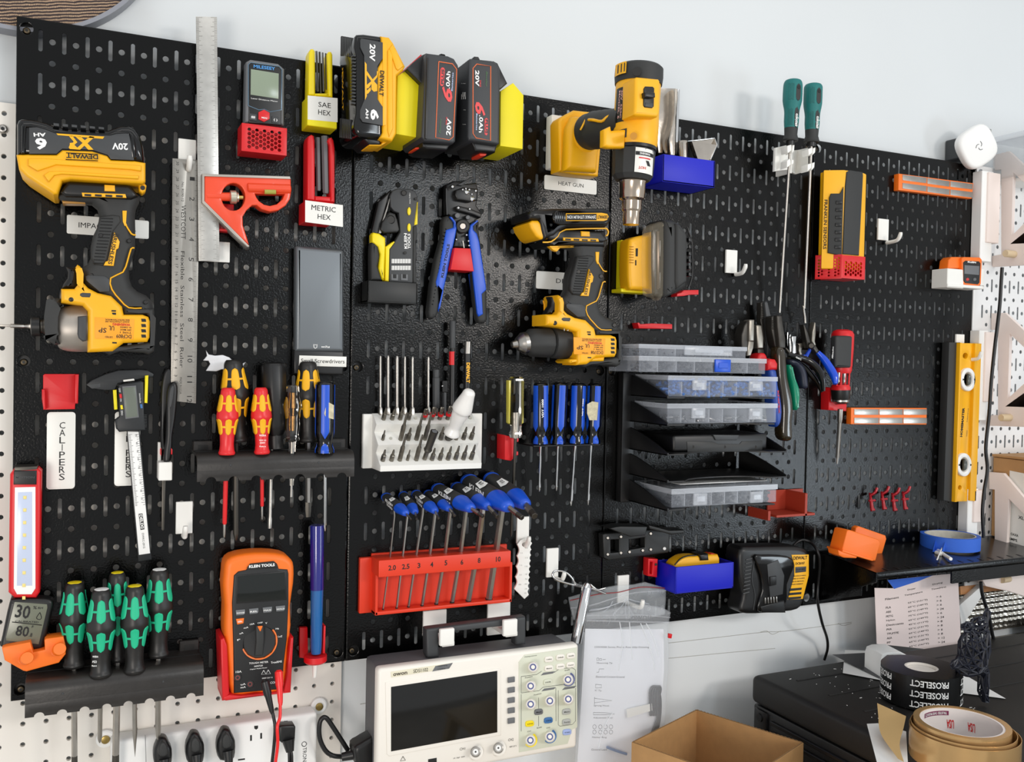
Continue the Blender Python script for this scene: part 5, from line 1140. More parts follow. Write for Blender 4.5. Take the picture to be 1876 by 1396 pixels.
for i, (a_, b_, c_, e_, r, rot, lb) in enumerate(BP):
    bluedriver(lb, (*kP(*a_)[0], .036), (*kP(*b_)[0], .036), (*kP(*c_)[0], .034), (*kP(*e_)[0], .026), r, rot + math.pi / 2, group='blue screwdrivers hanging in the centre', shr=2.3, sticker=(kP(722, 290, 760, 268, 806, 276, 796, 410, 740, 410, 722, 360), .0510) if i == 3 else None,
               letter=('VDT 1000', kP(396, 392)[0], kP(394, 252)[0], 4.2, .0505) if i == 0 else ('VDT 1000', kP(690, 380)[0], kP(696, 248)[0], 2.6, .049) if i == 2 else None)
t = thing('driver_strip', 'thin black bar carrying the four blue screwdrivers in the centre', 'rack', W(1030, 815, 0))
x0, x1, zz = W(*kP(304, 592)[0], .04).x, W(*kP(806, 590)[0], .04).x, W(*kP(560, 592)[0], .04).z
box('bar', x0, x1, .0005, .046, zz - .002, zz, m_blk, t, .0005, 1)
# lower rack of green screwdrivers
for lb, tp_, bt_, w_, sh_, tip_, r_, bl_, cap_, rot_ in (
    ('green and black screwdriver at the left end of the lower rack', (482, 236), (478, 780), 25.5, (480, 960), (482, 1500), 5, 'flat', m_ylw, .15),
    ('green and black screwdriver standing at the back of the lower rack', (758, 172), (760, 740), 22.5, (748, 950), (744, 1500), 6, 'flat', m_ylw, .5),
    ('green and black screwdriver at the right end of the lower rack', (1030, 152), (1022, 712), 25.5, (1022, 880), (1020, 1250), 5, 'cross', m_wht, .45)):
    kraft('screwdriver', lb, (*kL(*tp_)[0], .036), (*kL(*bt_)[0], .036), w_, m_wb, m_wg, (*kL(*bt_)[0], .036), (*kL(*tip_)[0], .030), capcol=cap_, shr=r_, blade=bl_, rot=rot_, group='green and black screwdrivers')
for lb, tp_, bt_, w_, sh_, tip_, r_, bl_, cap_, rot_ in (
    ('green and black screwdriver with white print, second from the left in the lower rack', (656, 280), (650, 838), 26.5, (645, 930), (644, 1272), 4, 'cross', m_wht, .5),
    ('green and black awl-tipped screwdriver in front, second from the right in the lower rack', (870, 258), (868, 812), 25.5, (868, 905), (872, 1362), 4, 'awl', m_ylw, .5)):
    kraft('screwdriver', lb, (*kL(*tp_)[0], .056), (*kL(*bt_)[0], .056), w_, m_wb, m_wg, (*kL(*bt_)[0], .054), (*kL(*tip_)[0], .046), capcol=cap_, shr=r_, blade=bl_, rot=rot_, group='green and black screwdrivers',
          lettering=[('WERA', kL(596, 722)[0], kL(634, 722)[0], 3.4, .073), ('PZ2', kL(596, 756)[0], kL(624, 756)[0], 4, .073), ('Made in', kL(592, 780)[0], kL(624, 780)[0], 3, .073)] if 'white print' in lb else None)
# ================================================================ MULTIMETER, TUBE, POWER STRIP
t = thing('multimeter_holder', 'red printed cradle around the bottom of the orange multimeter', 'holder', W(470, 1282, .0))
d = .050
pl('back_plate', kM(82, 640, 530, 630, 512, 970, 90, 1020), .0005, .006, m_red, t, .0008, 1)
pl('left_rail', kM(80, 644, 104, 634, 122, 680, 136, 980, 92, 1020), .004, d + .002, m_red, t, .002, 2)
pl('right_rail', kM(512, 634, 530, 630, 512, 966, 468, 970, 484, 900), .004, d + .002, m_red, t, .002, 2)
pl('bottom_rail', kM(90, 1000, 134, 984, 200, 990, 470, 964, 512, 958, 510, 970, 112, 1022), .004, d + .002, m_red, t, .002, 2)
t = thing('multimeter', 'orange and black digital multimeter with a blank screen, docked in the red cradle', 'measuring tool', W(470, 1270, .006))
pl('bumper', smooth(kM(104, 240, 112, 180, 150, 140, 240, 118, 360, 112, 470, 124, 520, 156, 536, 200, 534, 300, 514, 440, 518, 560, 500, 700, 470, 968, 300, 978, 150, 990, 126, 820, 108, 640, 104, 560, 108, 440, 98, 320), 2), .006, d - .002, m_org, t, .008, 4)
pl('face', kM(164, 250, 190, 226, 240, 216, 262, 186, 414, 166, 430, 180, 440, 210, 494, 214, 500, 240, 500, 420, 490, 640, 470, 800, 462, 950, 164, 976, 160, 700, 152, 420), d - .006, d, mat('meter_face', '#1a1b1d', .45), t, .002, 2)
pl('bezel', kM(178, 250, 482, 222, 490, 400, 178, 424), d - .001, d + .0008, m_blk, t, .0006, 1)
pl('screen', kM(184, 256, 476, 230, 480, 394, 184, 414), d, d + .0012, mat('dark_screen_glass', '#141817', .08), t, .0002, 1)
pl('name_plate', kM(244, 204, 262, 178, 408, 162, 430, 190, 434, 204, 246, 214), d - .001, d + .0010, m_ink, t, .0006, 1)
tp('KLEIN TOOLS', kM(256, 204)[0], kM(414, 192)[0], 5.4, d + .0013, m_wht, t, .04)
for x, s_ in ((174, 'RANGE'), (256, 'REL'), (340, 'MAX'), (420, 'HOLD')):
    k = (x - 174) / 246 * 24
    pl('key', kM(x, 464 - k, x + 58, 458 - k, x + 58, 482 - k, x + 50, 492 - k, x + 4, 496 - k), d - .001, d + .0016, m_mid, t, .0006, 1)
    tp(s_, kM(x + 6, 486 - k)[0], kM(x + 54, 482 - k)[0], 2.8, d + .0019, m_wht, t, .02)
pl('select_key', kM(176, 518, 226, 512, 222, 544, 184, 552), d - .001, d + .0016, m_org, t, .0006, 1); tp('SEL', kM(186, 540)[0], kM(216, 536)[0], 3, d + .0019, m_wht, t, .02)
lathe('dial_ring', (*kM(320, 656)[0], d - .001), (*kM(320, 656)[0], d + .0012), [(0, 32), (.9, 32), (1, 31)], m_org, t, 48)
lathe('dial', (*kM(320, 656)[0], d), (*kM(320, 656)[0], d + .005), [(0, 30.4), (.3, 30), (1, 28)], m_blk, t, 24, flute=lambda a, tt: 1 - .02 * (math.cos(a * 12) > .3))
pl('dial_grip', kM(298, 560, 346, 560, 350, 640, 344, 744, 290, 746, 300, 660), d + .004, d + .011, m_rub, t, .002, 2)
pl('dial_pointer', kM(308, 562, 340, 560, 328, 592, 322, 592), d + .010, d + .0115, m_org, t, .0004, 1)
rows('dial_lettering', [('OFF', kM(308, 548)[0], kM(340, 544)[0], 3), ('10A', kM(262, 556)[0], kM(290, 550)[0], 3), ('mA', kM(224, 578)[0], kM(252, 572)[0], 3), ('uA', kM(198, 612)[0], kM(222, 606)[0], 3), ('F', kM(184, 652)[0], kM(202, 648)[0], 3), ('V', kM(356, 548)[0], kM(368, 546)[0], 3), ('Hz', kM(420, 582)[0], kM(440, 580)[0], 3), ('LoZ', kM(434, 630)[0], kM(460, 628)[0], 3), ('10A', kM(174, 850)[0], kM(210, 846)[0], 4), ('uA', kM(204, 926)[0], kM(236, 922)[0], 3.4), ('mA', kM(204, 944)[0], kM(236, 940)[0], 3.4), ('COM', kM(386, 916)[0], kM(426, 912)[0], 4),
     ('TOUGH METER', kM(256, 796)[0], kM(374, 786)[0], 3.4), ('MM720', kM(288, 814)[0], kM(340, 808)[0], 3), ('Digital Multi-Meter', kM(262, 832)[0], kM(368, 820)[0], 2.2), ('TrueRMS', kM(390, 792)[0], kM(458, 784)[0], 3.8), ('1000V CAT III', kM(336, 886)[0], kM(400, 880)[0], 2.4)], d + .0004, m_wht, t, .01)
for x, y in ((186, 878), (262, 918)):
    lathe('jack', (*kM(x, y)[0], d - .001), (*kM(x, y)[0], d + .0016), [(0, 7), (1, 6.4)], m_blk, t, 24); lathe('jack_ring', (*kM(x, y)[0], d), (*kM(x, y)[0], d + .002), [(0, 4.2), (1, 4)], mat('dull_red_ring', '#8a3a38', .5), t, 20); lathe('jack_hole', (*kM(x, y)[0], d), (*kM(x, y)[0], d + .0023), [(0, 2.5), (1, 2.5)], m_ink, t, 16)
for x, y in ((346, 846), (374, 844)): tube('hazard_sign', [(*p, d + .0004) for p in kM(x, y - 14, x - 14, y + 12, x + 14, y + 10, x, y - 14)], .5, m_wht, t, 4, 1)
def lead(label, m, top, mid, pts, r):
    t = thing('test_lead', label, 'cable', W(*mid))
    lathe('plug_boot', top, mid, [(0, 4), (.06, 7.5), (.4, 7.5), (.5, 6), (.9, 4.4), (1, 3)], m, t, 20)
    tube('cable', pts, r, m, t, 10, 6)
lead('red test lead plugged into the orange multimeter', mat('lead_red', '#ea2424', .3), (*kM(438, 830)[0], .075), (*kM(450, 1050)[0], .090), [(*kM(448, 1046)[0], .090), (*kM(446, 1120)[0], .095), (*kM(430, 1180)[0], .10), (*kM(432, 1290)[0], .10), (*kM(414, 1430)[0], .10)], 3.0)
lead('black test lead plugged into the orange multimeter', m_blk, (*kM(350, 890)[0], .075), (*kM(400, 1100)[0], .085), [(*kM(402, 1096)[0], .085), (*kM(416, 1180)[0], .09), (*kM(410, 1290)[0], .09), (*kM(394, 1430)[0], .09)], 3.0)
t = thing('glue_tube', 'dark blue translucent dispenser tube standing nozzle down in a red cup', 'tube', W(580, 1240, .02))
m_tub = mat('dark_blue_translucent', '#1a1a78', .15, coat=.5)
lathe('upper_barrel', (*kM(674, -60)[0], .030), (*kM(674, 335)[0], .030), [(0, 12.2), (.02, 12.5), (1, 12.2)], m_tub, t, 28)
lathe('lower_barrel', (*kM(674, 332)[0], .030), (*kM(668, 728)[0], .030), [(0, 11.6), (.9, 10.2), (1, 9)], mat('blue_liquid_plastic', '#1b5fa0', .15, coat=.5), t, 28)
lathe('nozzle', (*kM(662, 780)[0], .030), (*kM(658, 876)[0], .030), [(0, 6), (.3, 4.8), (.9, 3.6), (1, 2.6)], m_white, t, 16)
t = thing('tube_cup', 'red printed cup holding the dark blue tube', 'holder', W(575, 1215, 0))
pl('back_plate', kM(568, 572, 616, 570, 620, 720, 600, 760, 568, 756), .0005, .008, m_red, t, .001, 1)
pl('side_arm', kM(716, 560, 728, 560, 724, 730, 710, 730), .004, .034, m_red, t, .001, 1)
vs, fs = [], []; A = W(*kM(664, 740)[0], .030); B = W(*kM(664, 788)[0], .030)
link('ring', merge([lathe_mesh('r', A, B, [(0, .0118), (.001, .0150), (.7, .0150), (.9, .013), (1, .0085)], 32)]), m_red, t)
# ================================================================ BIT BLOCK
t = thing('bit_block', 'white printed stepped block full of screwdriver bits', 'holder', W(770, 862, 0))
xl0, xr0 = W(*kN(60, 1000)[0], .002).x, W(*kN(1072, 1000)[0], .002).x
def zN(y, d, x=620): return W(*kN(x, y)[0], d).z
box('back_plate', xl0, xr0, .0005, .008, zN(1278, .008), zN(828, .008), m_white, t, .001, 1)
sec = [(.004, zN(822, .004)), (.010, zN(824, .010)), (.028, zN(914, .028)), (.018, zN(978, .018)), (.038, zN(1086, .038)), (.028, zN(1150, .028)), (.050, zN(1262, .050)), (.049, zN(1308, .049)), (.004, zN(1308, .049))]
xa, xb = W(*kN(186, 1000)[0], .03).x, W(*kN(1040, 1000)[0], .03).x
prism('stepped_body', [sec], (0, 0, 0), (0, -1, 0), ZU, -xb, -xa, m_white, t, .0006, 1)
for x, y in ((520, 864), (306, 1040), (985, 864)):
    d = .020 if y < 900 else .029; lathe('bit_hole', (*kN(x, y)[0], d), (*kN(x, y - 3)[0], d + .0006), [(0, 3.2), (1, 3.2)], mat('hole_shade_grey', '#b9b8ae', .8), t, 6)
BD = Vector((0.03, -.50, .86)).normalized()
m_bit = mat('phosphated_bit_steel', '#8d887e', .35, .95, var=.25, vscale=200)
def bit(x, y, ln, r, d, label, kind='hex', m=None, ring=None):
    t = thing('driver_bit', label, 'bit', W(*kN(x, y)[0], d), 'screwdriver bits in the white block')
    A = W(*kN(x, y)[0], d) - BD * .002; s = mpp(A); B = A + BD * ln
    link('shank', lathe_mesh('b', A, A + (B - A) * .55, [(0, r * s), (.9, r * s), (1, r * s * .75)], 6), m or m_bit, t)
    link('tip', lathe_mesh('b', A + (B - A) * .54, B, [(0, r * s * .6), (.6, r * s * .5), (1, r * s * .3)] if kind == 'hex' else [(0, r * s * .6), (.5, r * s * .95), (.9, r * s * .9), (1, r * s * .4)], 8, sq=(1, 1) if kind == 'hex' else (1, .4)), m or m_bit, t)
    if ring: link('colour_ring', lathe_mesh('b', A + (B - A) * .34, A + (B - A) * .50, [(0, r * s * 1.2), (1, r * s * 1.2)], 16), ring, t)
n_ = ['first', 'second', 'third', 'fourth', 'fifth', 'sixth', 'seventh', 'eighth', 'ninth', 'tenth', 'eleventh', 'twelfth']
for i, (x, k) in enumerate(((245, .020), (318, .018), (386, .022), (458, .019), (590, .019), (655, .022), (722, .022), (790, .024))):
    bit(x, 872, k, 4.4, .020, 'short steel bit, %s from the left in the top row of the white block' % n_[i], 'hex' if i < 4 else 'flat', ring=m_red if i >= 4 else None)
for i, (x, k) in enumerate(((240, .016), (392, .046), (455, .020), (526, .044), (598, .045), (664, .018), (732, .022), (796, .014), (862, .018), (926, .022), (990, .023))):
    bit(x, 1042, k, 3.2 if i == 0 else 4.6, .031, 'steel bit, %s from the left in the middle row of the white block' % n_[i])
for i, (x, k) in enumerate(((240, .018), (314, .018), (384, .044), (450, .018), (524, .043), (658, .021), (725, .022), (793, .024), (858, .025), (924, .026), (990, .027))):
    bit(x, 1218, k, 3.2 if i == 3 else 4.6, .042, 'steel bit, %s from the left in the bottom row of the white block' % n_[i])
t = thing('bit_holder', 'magnetic bit holder leaning out of the bottom row of the white block', 'bit holder', W(*kN(594, 1210)[0], .042))
A = W(*kN(594, 1214)[0], .041); B = A + BD * .046 + Vector((.004, 0, 0)); s = mpp(A)
link('stem', lathe_mesh('b', A, A.lerp(B, .3), [(0, 4.6 * s), (1, 4.6 * s)], 6), m_bit, t); link('sleeve', lathe_mesh('b', A.lerp(B, .28), B, [(0, 6 * s), (.1, 8 * s), (.2, 6.5 * s), (.9, 7.4 * s), (1, 7.4 * s)], 24), m_dsteel, t)
link('socket', lathe_mesh('b', B - BD * .0004, B + BD * .0003, [(0, 5.5 * s), (1, 5.5 * s)], 6), m_mid, t)
for i, (x, y, r) in enumerate(((218, 335, 2.3), (284, 333, 2.8), (360, 335, 3.2), (427, 340, 2.3), (492, 342, 2.6), (627, 342, 2.6))):
    t = thing('long_driver_bit', 'long steel bit standing upright behind the white block, %s from the left' % n_[i], 'bit', W(*kN(x, 820)[0], .006), 'long upright bits')
    lathe('blade', (*kN(x, y)[0], .010), (*kN(x, 780)[0], .010), [(0, r * .7), (.03, r), (.06, r), (1, r)], m_steel, t, 10)
    lathe('hex_shank', (*kN(x, 770)[0], .010), (*kN(x, 850)[0], .010), [(0, r), (.15, 4.6), (1, 4.8)], m_steel, t, 6)
t = thing('bit_extension', 'black knurled bit extension standing behind the white block', 'bit holder', W(*kN(692, 820)[0], .006))
lathe('knurled_sleeve', (*kN(694, 452)[0], .012), (*kN(694, 780)[0], .012), [(0, 6), (.02, 6.5), (.17, 6.3), (.2, 5.8), (.22, 7), (.95, 6.6), (1, 6)], m_gry, t, 24, flute=lambda a, tt: 1 - .04 * (math.cos(tt * 75) > 0)); lathe('stem', (*kN(694, 740)[0], .012), (*kN(694, 850)[0], .012), [(0, 4.5), (1, 4.5)], m_steel, t, 6)
t = thing('socket_adapter', 'small black square drive adapter behind the white block', 'bit holder', W(*kN(765, 820)[0], .006))
lathe('adapter_head', (*kN(766, 548)[0], .012), (*kN(766, 650)[0], .012), [(0, 5), (.1, 6.5), (.9, 6.5), (1, 4)], m_blk, t, 4, rot=.6, ang=25); lathe('stem', (*kN(766, 640)[0], .012), (*kN(764, 850)[0], .012), [(0, 4), (1, 4)], m_gry, t, 6)
lathe('detent', (*kN(748, 592)[0], .016), (*kN(747, 592)[0], .019), [(0, 2.4), (1, 1)], m_chrome, t, 12)
t = thing('flex_bit_holder', 'tall black magnetic bit holder with a red band behind the white block', 'bit holder', W(*kN(835, 820)[0], .008))
lathe('sleeve', (*kN(834, 38)[0], .014), (*kN(834, 270)[0], .014), [(0, 5.6), (.02, 6), (.95, 5.8), (1, 5)], m_gry, t, 24); lathe('tube_body', (*kN(834, 260)[0], .014), (*kN(828, 850)[0], .014), [(0, 5), (.06, 5), (.08, 5.3), (1, 5)], m_blk, t, 20)
lathe('red_band', (*kN(830, 298)[0], .014), (*kN(829, 412)[0], .014), [(0, 5.6), (1, 5.6)], m_red, t, 20)
t = thing('magnetic_bit_guide', 'black bit guide with a silver tip and yellow lettering behind the white block', 'bit holder', W(*kN(965, 820)[0], .008))
lathe('silver_tip', (*kN(964, 214)[0], .014), (*kN(960, 320)[0], .014), [(0, 6.2), (1, 6.4)], m_steel, t, 24); lathe('sleeve', (*kN(960, 316)[0], .014), (*kN(954, 850)[0], .014), [(0, 6.6), (.6, 6.8), (1, 6)], m_blk, t, 24)
tp('DEWALT', kN(952, 392)[0], kN(950, 566)[0], 7, .0213, m_yel, t, .05)
t = thing('spiral_screwdriver', 'white handled screwdriver plugged into the middle row of the white block', 'screwdriver', W(*kN(800, 1040)[0], .031))
A, B = W(*kN(986, 626)[0], .080), W(*kN(818, 1010)[0], .040); s = mpp(A)
link('handle', lathe_mesh('h', A, B, [(0, 4 * s), (.02, 9 * s), (.06, 11.5 * s), (.12, 12.5 * s), (.30, 17 * s), (.40, 19 * s), (.45, 18.5 * s), (.47, 16.5 * s), (.56, 15.5 * s), (.68, 13 * s), (.80, 10.5 * s), (.85, 11 * s), (.93, 15 * s), (.97, 15.5 * s), (1, 12 * s)], 40, 2, flute=lambda a, tt: 1 - .02 * (math.cos(a * 6) * .5 + .5)), mat('glossy_white_handle', '#f2f0ec', .25, coat=.3), t, 60)
link('collar', lathe_mesh('h', B, W(*kN(796, 1036)[0], .031), [(0, 9 * s), (1, 7 * s)], 20), m_dsteel, t)
# ================================================================ T-HANDLE HEX KEYS
t = thing('hex_key_rack', 'orange red printed rack numbered 2.0 to 10 holding T-handle hex keys', 'rack', W(800, 1128, 0))
def oP(x, y, d): return W(*kO(x, y)[0], d)
bx0, bx1 = oP(185, 1000, .008).x, oP(1300, 1000, .008).x
zt, zb = oP(700, 712, .012).z, oP(700, 1210, .03).z
box('back_plate', bx0, bx1, .0005, .006, zb, zt, m_redo, t, .0008, 1)
box('flange', oP(80, 1000, .006).x, bx0 + .002, .0005, .009, oP(120, 1232, .008).z, oP(120, 774, .008).z, m_redo, t, .0015, 2)
box('flange', bx1 - .002, oP(1318, 1000, .006).x, .0005, .009, oP(1290, 1112, .008).z, oP(1290, 850, .008).z, m_redo, t, .0015, 2)
fb0, fb1 = oP(242, 860, .044).x, oP(1334, 780, .044).x
fz1, fz0 = oP(800, 755, .044).z, oP(800, 892, .044).z
box('number_bar', fb0, fb1, .008, .044, fz0, fz1, m_redo, t, .0015, 2)
box('bottom_lip', bx0, bx1, .004, .026, zb, zb + .005, m_redo, t, .0010, 2)
box('side_wall', bx0, bx0 + .004, .004, .026, zb, fz0 + .002, m_redo, t, .0008, 1); box('side_wall', bx1 - .004, bx1, .004, .026, zb, fz0 + .002, m_redo, t, .0008, 1)
for s_, xa_, xb_, y in (('2.0', 322, 384, 880), ('2.5', 434, 496, 870), ('3', 562, 586, 860), ('4', 668, 692, 852), ('5', 786, 808, 838), ('6', 918, 940, 832), ('8', 1060, 1082, 818), ('10', 1210, 1248, 808)):
    tp(s_, kO(xa_, y)[0], kO(xb_, y - (xb_ - xa_) * .08)[0], 9.5, .0443, m_ink, t, .02, name='size_number')
TK = [(335, 775, 372, 430, 275, 1216, 1.8, (292, 262), (470, 410), 10.5, (510, 458), '2.0'), (440, 765, 482, 400, 388, 1206, 2.3, (436, 244), (548, 402), 9.5, (556, 456), '2.5'),
      (552, 756, 605, 410, 485, 1196, 2.5, (540, 238), (712, 392), 10.5, (736, 450), '3.0'), (664, 752, 706, 430, 597, 1184, 3.0, (640, 238), (830, 372), 10.5, (870, 426), '4.0'),
      (790, 744, 832, 400, 714, 1170, 3.6, (715, 196), (1010, 370), 15, (1104, 434), '5.0'), (918, 736, 962, 400, 845, 1156, 4.2, (872, 184), (1150, 354), 14.5, (1222, 436), '6.0'),
      (1056, 724, 1100, 400, 979, 1146, 5.2, (965, 130), (1320, 360), 19, (1428, 446), '8.0'), (1212, 714, 1256, 400, 1148, 1132, 6.4, (1150, 110), (1460, 340), 18, (1530, 432), '10.0')]
for i, (hx_, hy_, tx, ty, bx_, by_, r, a_, b_, hr, e_, s_) in enumerate(TK):
    sc_ = i // 2
    t = thing('t_handle_hex_key', 'T-handle hex key in the slot marked %s of the orange red rack' % ('2.0', '2.5', '3', '4', '5', '6', '8', '10')[i], 'hex key', W(*kO(hx_, hy_)[0], .025), 'T-handle hex keys')
    dA, dB = .006, .006 + 1.228 * ((b_[0] - a_[0]) / (a_[0] + 2215)) / (1 + (b_[0] - a_[0]) / (a_[0] + 2215))
    A, B = oP(*a_, dA), oP(*b_, dB); s = mpp((A + B) / 2); ax = (B - A).normalized(); L = (B - A).length
    mid = A.lerp(B, .42); top = oP(tx, ty, -mid.y)
    up_ = (ZU - ax * ax.z).normalized()
    link('grip', lathe_mesh('g', A, B, [(0, .35 * hr * s), (.03, .72 * hr * s), (.1, .9 * hr * s), (.3, hr * s), (.6, 1.08 * hr * s), (.72, 1.1 * hr * s)], 28, 2, sq=(.8, 1)), m_rub, t, 60)
    link('grip_nose', lathe_mesh('g', A + ax * (.70 * L), B, [(0, 1.10 * hr * s), (.1, 1.12 * hr * s), (.82, .74 * hr * s), (.95, .62 * hr * s), (1, .40 * hr * s)], 28, sq=(.82, 1)), m_blue, t, 50)
    link('grip_tail', lathe_mesh('g', A - ax * (.01 * L), A + ax * (.09 * L), [(0, .3 * hr * s), (.2, .70 * hr * s), (.6, .92 * hr * s), (1, .96 * hr * s)], 28, 2, sq=(.82, 1)), m_blue, t, 60)
    e = oP(*e_, dB + .012 + .002 * i)
    link('short_key', lathe_mesh('g', B - ax * .002, B.lerp(e, .62), [(0, r * s * .95), (1, r * s * .95)], 6), m_steel, t); link('short_key_tip', lathe_mesh('g', B.lerp(e, .60), e, [(0, r * s), (.95, r * s), (1, r * s * .85)], 6), m_dsteel, t)
    P, Q = top, oP(hx_, hy_, .027); R_ = oP(bx_, by_, .018); s2 = mpp(Q)
    link('long_key', tube_mesh('k', [mid, P, Q, R_.lerp(Q, .05)], [r * s2] * 4, 6, 0), m_steel, t, 25)
    link('ball_tip', lathe_mesh('k', R_.lerp(Q, .055), R_, [(0, r * s2 * 1.05), (.4, r * s2 * 1.05), (.5, r * s2 * .8), (.6, r * s2 * .8), (.75, r * s2 * 1.1), (.95, r * s2 * .9), (1, r * s2 * .4)], 12), m_ink, t)
    # printed maker name and size shield on the side facing out and left
    nrm = (Vector((-.35, -1, .55))); nrm = (nrm - ax * nrm.dot(ax)).normalized(); vv = nrm.cross(ax).normalized()
    rr = hr * s * 1.0
    if vv.z < 0: vv = -vv
    n2 = Vector((-.75, -.55, -.1)); n2 = (n2 - ax * n2.dot(ax)).normalized(); v2 = n2.cross(ax).normalized(); v2 = v2 if v2.z > 0 else -v2
    if i in (0, 2, 4, 6):
        h_ = rr * .5
        text('maker_print', 'KLEIN', A + ax * (.30 * L) + n2 * (rr * 1.06) + v2 * (h_ * .1), ax * (.34 * L), v2 * h_, m_wht, t, .04)
        text('maker_print', 'TOOLS', A + ax * (.36 * L) + n2 * (rr * 1.06) - v2 * (h_ * 1.0), ax * (.28 * L), v2 * (h_ * .8), m_wht, t, .04)
    C0 = A + ax * (.46 * L); w_, h_ = rr * .75, rr * .55
    nr = nrm; q = [C0 + ax * (w_ * x) + vv * (h_ * y) + nr * (rr * 1.06 - .35 * rr * abs(y) ** 2 * .5) for x, y in ((-.9, .6), (.6, .9), (1.1, 0), (.6, -.9), (-.9, -.6), (-.7, 0))]
    raw('size_shield', q, [tuple(range(6))], m_wht, t)
    text('size_print', s_, C0 - ax * (w_ * .45) - vv * (h_ * .35) + nr * (rr * 1.09), ax * (w_ * .9), vv * (h_ * .7), m_ink, t, .02)
# ================================================================ SCREW GAUGE, HOOKS, COTTER PIN
hook('white hook carrying the white scalloped thread gauge', kO(1386, 440)[0], kO(1482, 650)[0], (959, 990), .018)
t = thing('thread_gauge', 'white scalloped plastic screw gauge hanging from a white hook', 'gauge', W(958, 1097, .008))
pts = [kO(*p)[0] for p in ((1448, 612), (1480, 616), (1508, 652))]
def scallop(p, q, n, b):
    out = []
    for k in range(n):
        for j in range(6):
            f = (k + j / 6) / n; w = math.sin(math.pi * j / 6) * b; out.append((p[0] + (q[0] - p[0]) * f + w, p[1] + (q[1] - p[1]) * f))
    return out
pts += scallop(kO(1506, 660)[0], kO(1482, 1075)[0], 9, -2.4) + [kO(1482, 1080)[0], kO(1446, 1114)[0], kO(1362, 1032)[0]] + scallop(kO(1366, 1020)[0], kO(1390, 672)[0], 4, 3.6) + [kO(1386, 664)[0], kO(1412, 630)[0]]
pl('gauge_plate', pts, .010, .014, m_white, t, .0006, 1, holes=[circ(*kO(1444, 666)[0], 4, 14)])
rows('size_marks', [(s_, kO(x, y)[0], kO(x + 22, y)[0], 2.4) for s_, x, y in (('10', 1450, 700), ('12', 1408, 740), ('14', 1450, 780), ('16', 1404, 840), ('18', 1448, 850), ('20', 1400, 920), ('4', 1446, 915), ('5', 1448, 955), ('6', 1446, 995), ('8', 1396, 1000), ('3', 1444, 1035), ('2', 1440, 1070))], .0144, mat('faint_grey_print', '#b8b8b4', .6), t)
hook('white empty hook below the left end of the orange red hex key rack', kO(612, 1216)[0], kO(800, 1396)[0], kO(712, 1330)[0], .028)
hook('white hook holding the chrome pin and hair clip', kT(280, 292)[0], kT(370, 520)[0], kT(350, 500)[0], .026)
t = thing('cotter_pin', 'shiny R-shaped cotter pin looped over a white hook', 'pin', W(1040, 1075, .03))
d = .030
tube('wire', [(*p, d) for p in kT(756, 660, 640, 618, 520, 594, 400, 562, 350, 540, 322, 512, 340, 476, 400, 474, 440, 490, 480, 530, 510, 576, 560, 592, 620, 580, 650, 600, 690, 626, 752, 614)], 2.0, m_chrome, t, 10, 5)
t = thing('chrome_pin', 'polished chrome pin hanging from the cotter pin over the oscilloscope', 'pin', W(1060, 1180, .03))
lathe('pin_body', (*kT(610, 566)[0], .045), (*kT(514, 1056)[0], .045), [(0, 4), (.02, 6.5), (.08, 9), (.085, 9.4), (1, 10)], m_chrome, t, 32)
# ================================================================ LETTER TRAY ORGANIZER AND PART BOXES
def qP(x, y, d): return W(*kQ(x, y)[0], d)
def plast(name, col, dens, rough=.18):
    return mat(name, col, rough, alpha=dens, spec=.5)
m_cp = plast('frosted_clear_plastic', '#d3d9e4', .11)
m_cpe = plast('frosted_clear_edge', '#e3e8f0', .30)
t = thing('tray_organizer', 'black five tier desk tray organizer mounted on the board holding clear part boxes', 'organizer', W(1180, 920, 0))
OX0 = qP(160, 900, .012).x; OX1 = qP(1183, 1080, .085).x - .003
box('spine', qP(75, 800, .0).x, qP(150, 800, .0).x + .004, .0005, .016, qP(100, 1240, .01).z, qP(100, 318, .01).z, m_blk, t, .002, 2)
TZ = []
TY = [(330, 505), (516, 700), (700, 912), (884, 1104), (1068, 1306)]
for k, (ya, yb) in enumerate(TY):
    za = W(*kQ(160, ya)[0], .006).z
    zf = Xp(*kQ(436, yb)[0], OX0); zfz, df = zf.z, -zf.y
    zb = W(*kQ(160, yb - 2)[0], .006).z if k < 4 else W(*kQ(160, yb - 60)[0], .006).z
    zbk = zfz; TZ.append(zbk)
    # side plate, cut on a curve, in the plane across the board
    lp = [(.004, zbk), (df, zbk), (df, zbk + .004)]
    for j in range(1, 11):
        f = j / 10; s_ = f * f * (3 - 2 * f) * .5 + f * .5
        lp.append((df * (1 - f) ** 1.0 + .006 * f, zbk + .004 + (za - zbk - .004) * (1 - (1 - f) ** 1.35)))
    lp.append((.004, za))
    for side, x in (('l', OX0), ('r', OX1))[:2 if k in (2, 3) else 1]:
        prism('side_plate', [[(p[0], p[1]) for p in lp]], (0, 0, 0), (0, -1, 0), ZU, -(x + .0025), -x, m_blk, t, .0005, 1)
    if k in (3,):
        pass
    ox = OX1 if k in (2, 3) else OX1 - .022
    lp2 = [(OX0, .004), (ox, .004), (ox, df), (ox - .03, df)]
    for j in range(9): f = j / 8; lp2.append((ox - .03 - (ox - OX0 - .06) * f, df - .03 * math.sin(math.pi * min(1, max(0, f))) ** .5))
    lp2 += [(OX0 + .03, df), (OX0, df)]
    prism('tray_floor', [[(p[0], -p[1]) for p in lp2]], (0, 0, zbk), XU, (0, 1, 0), 0, .0022, m_blk, t, .0004, 1)
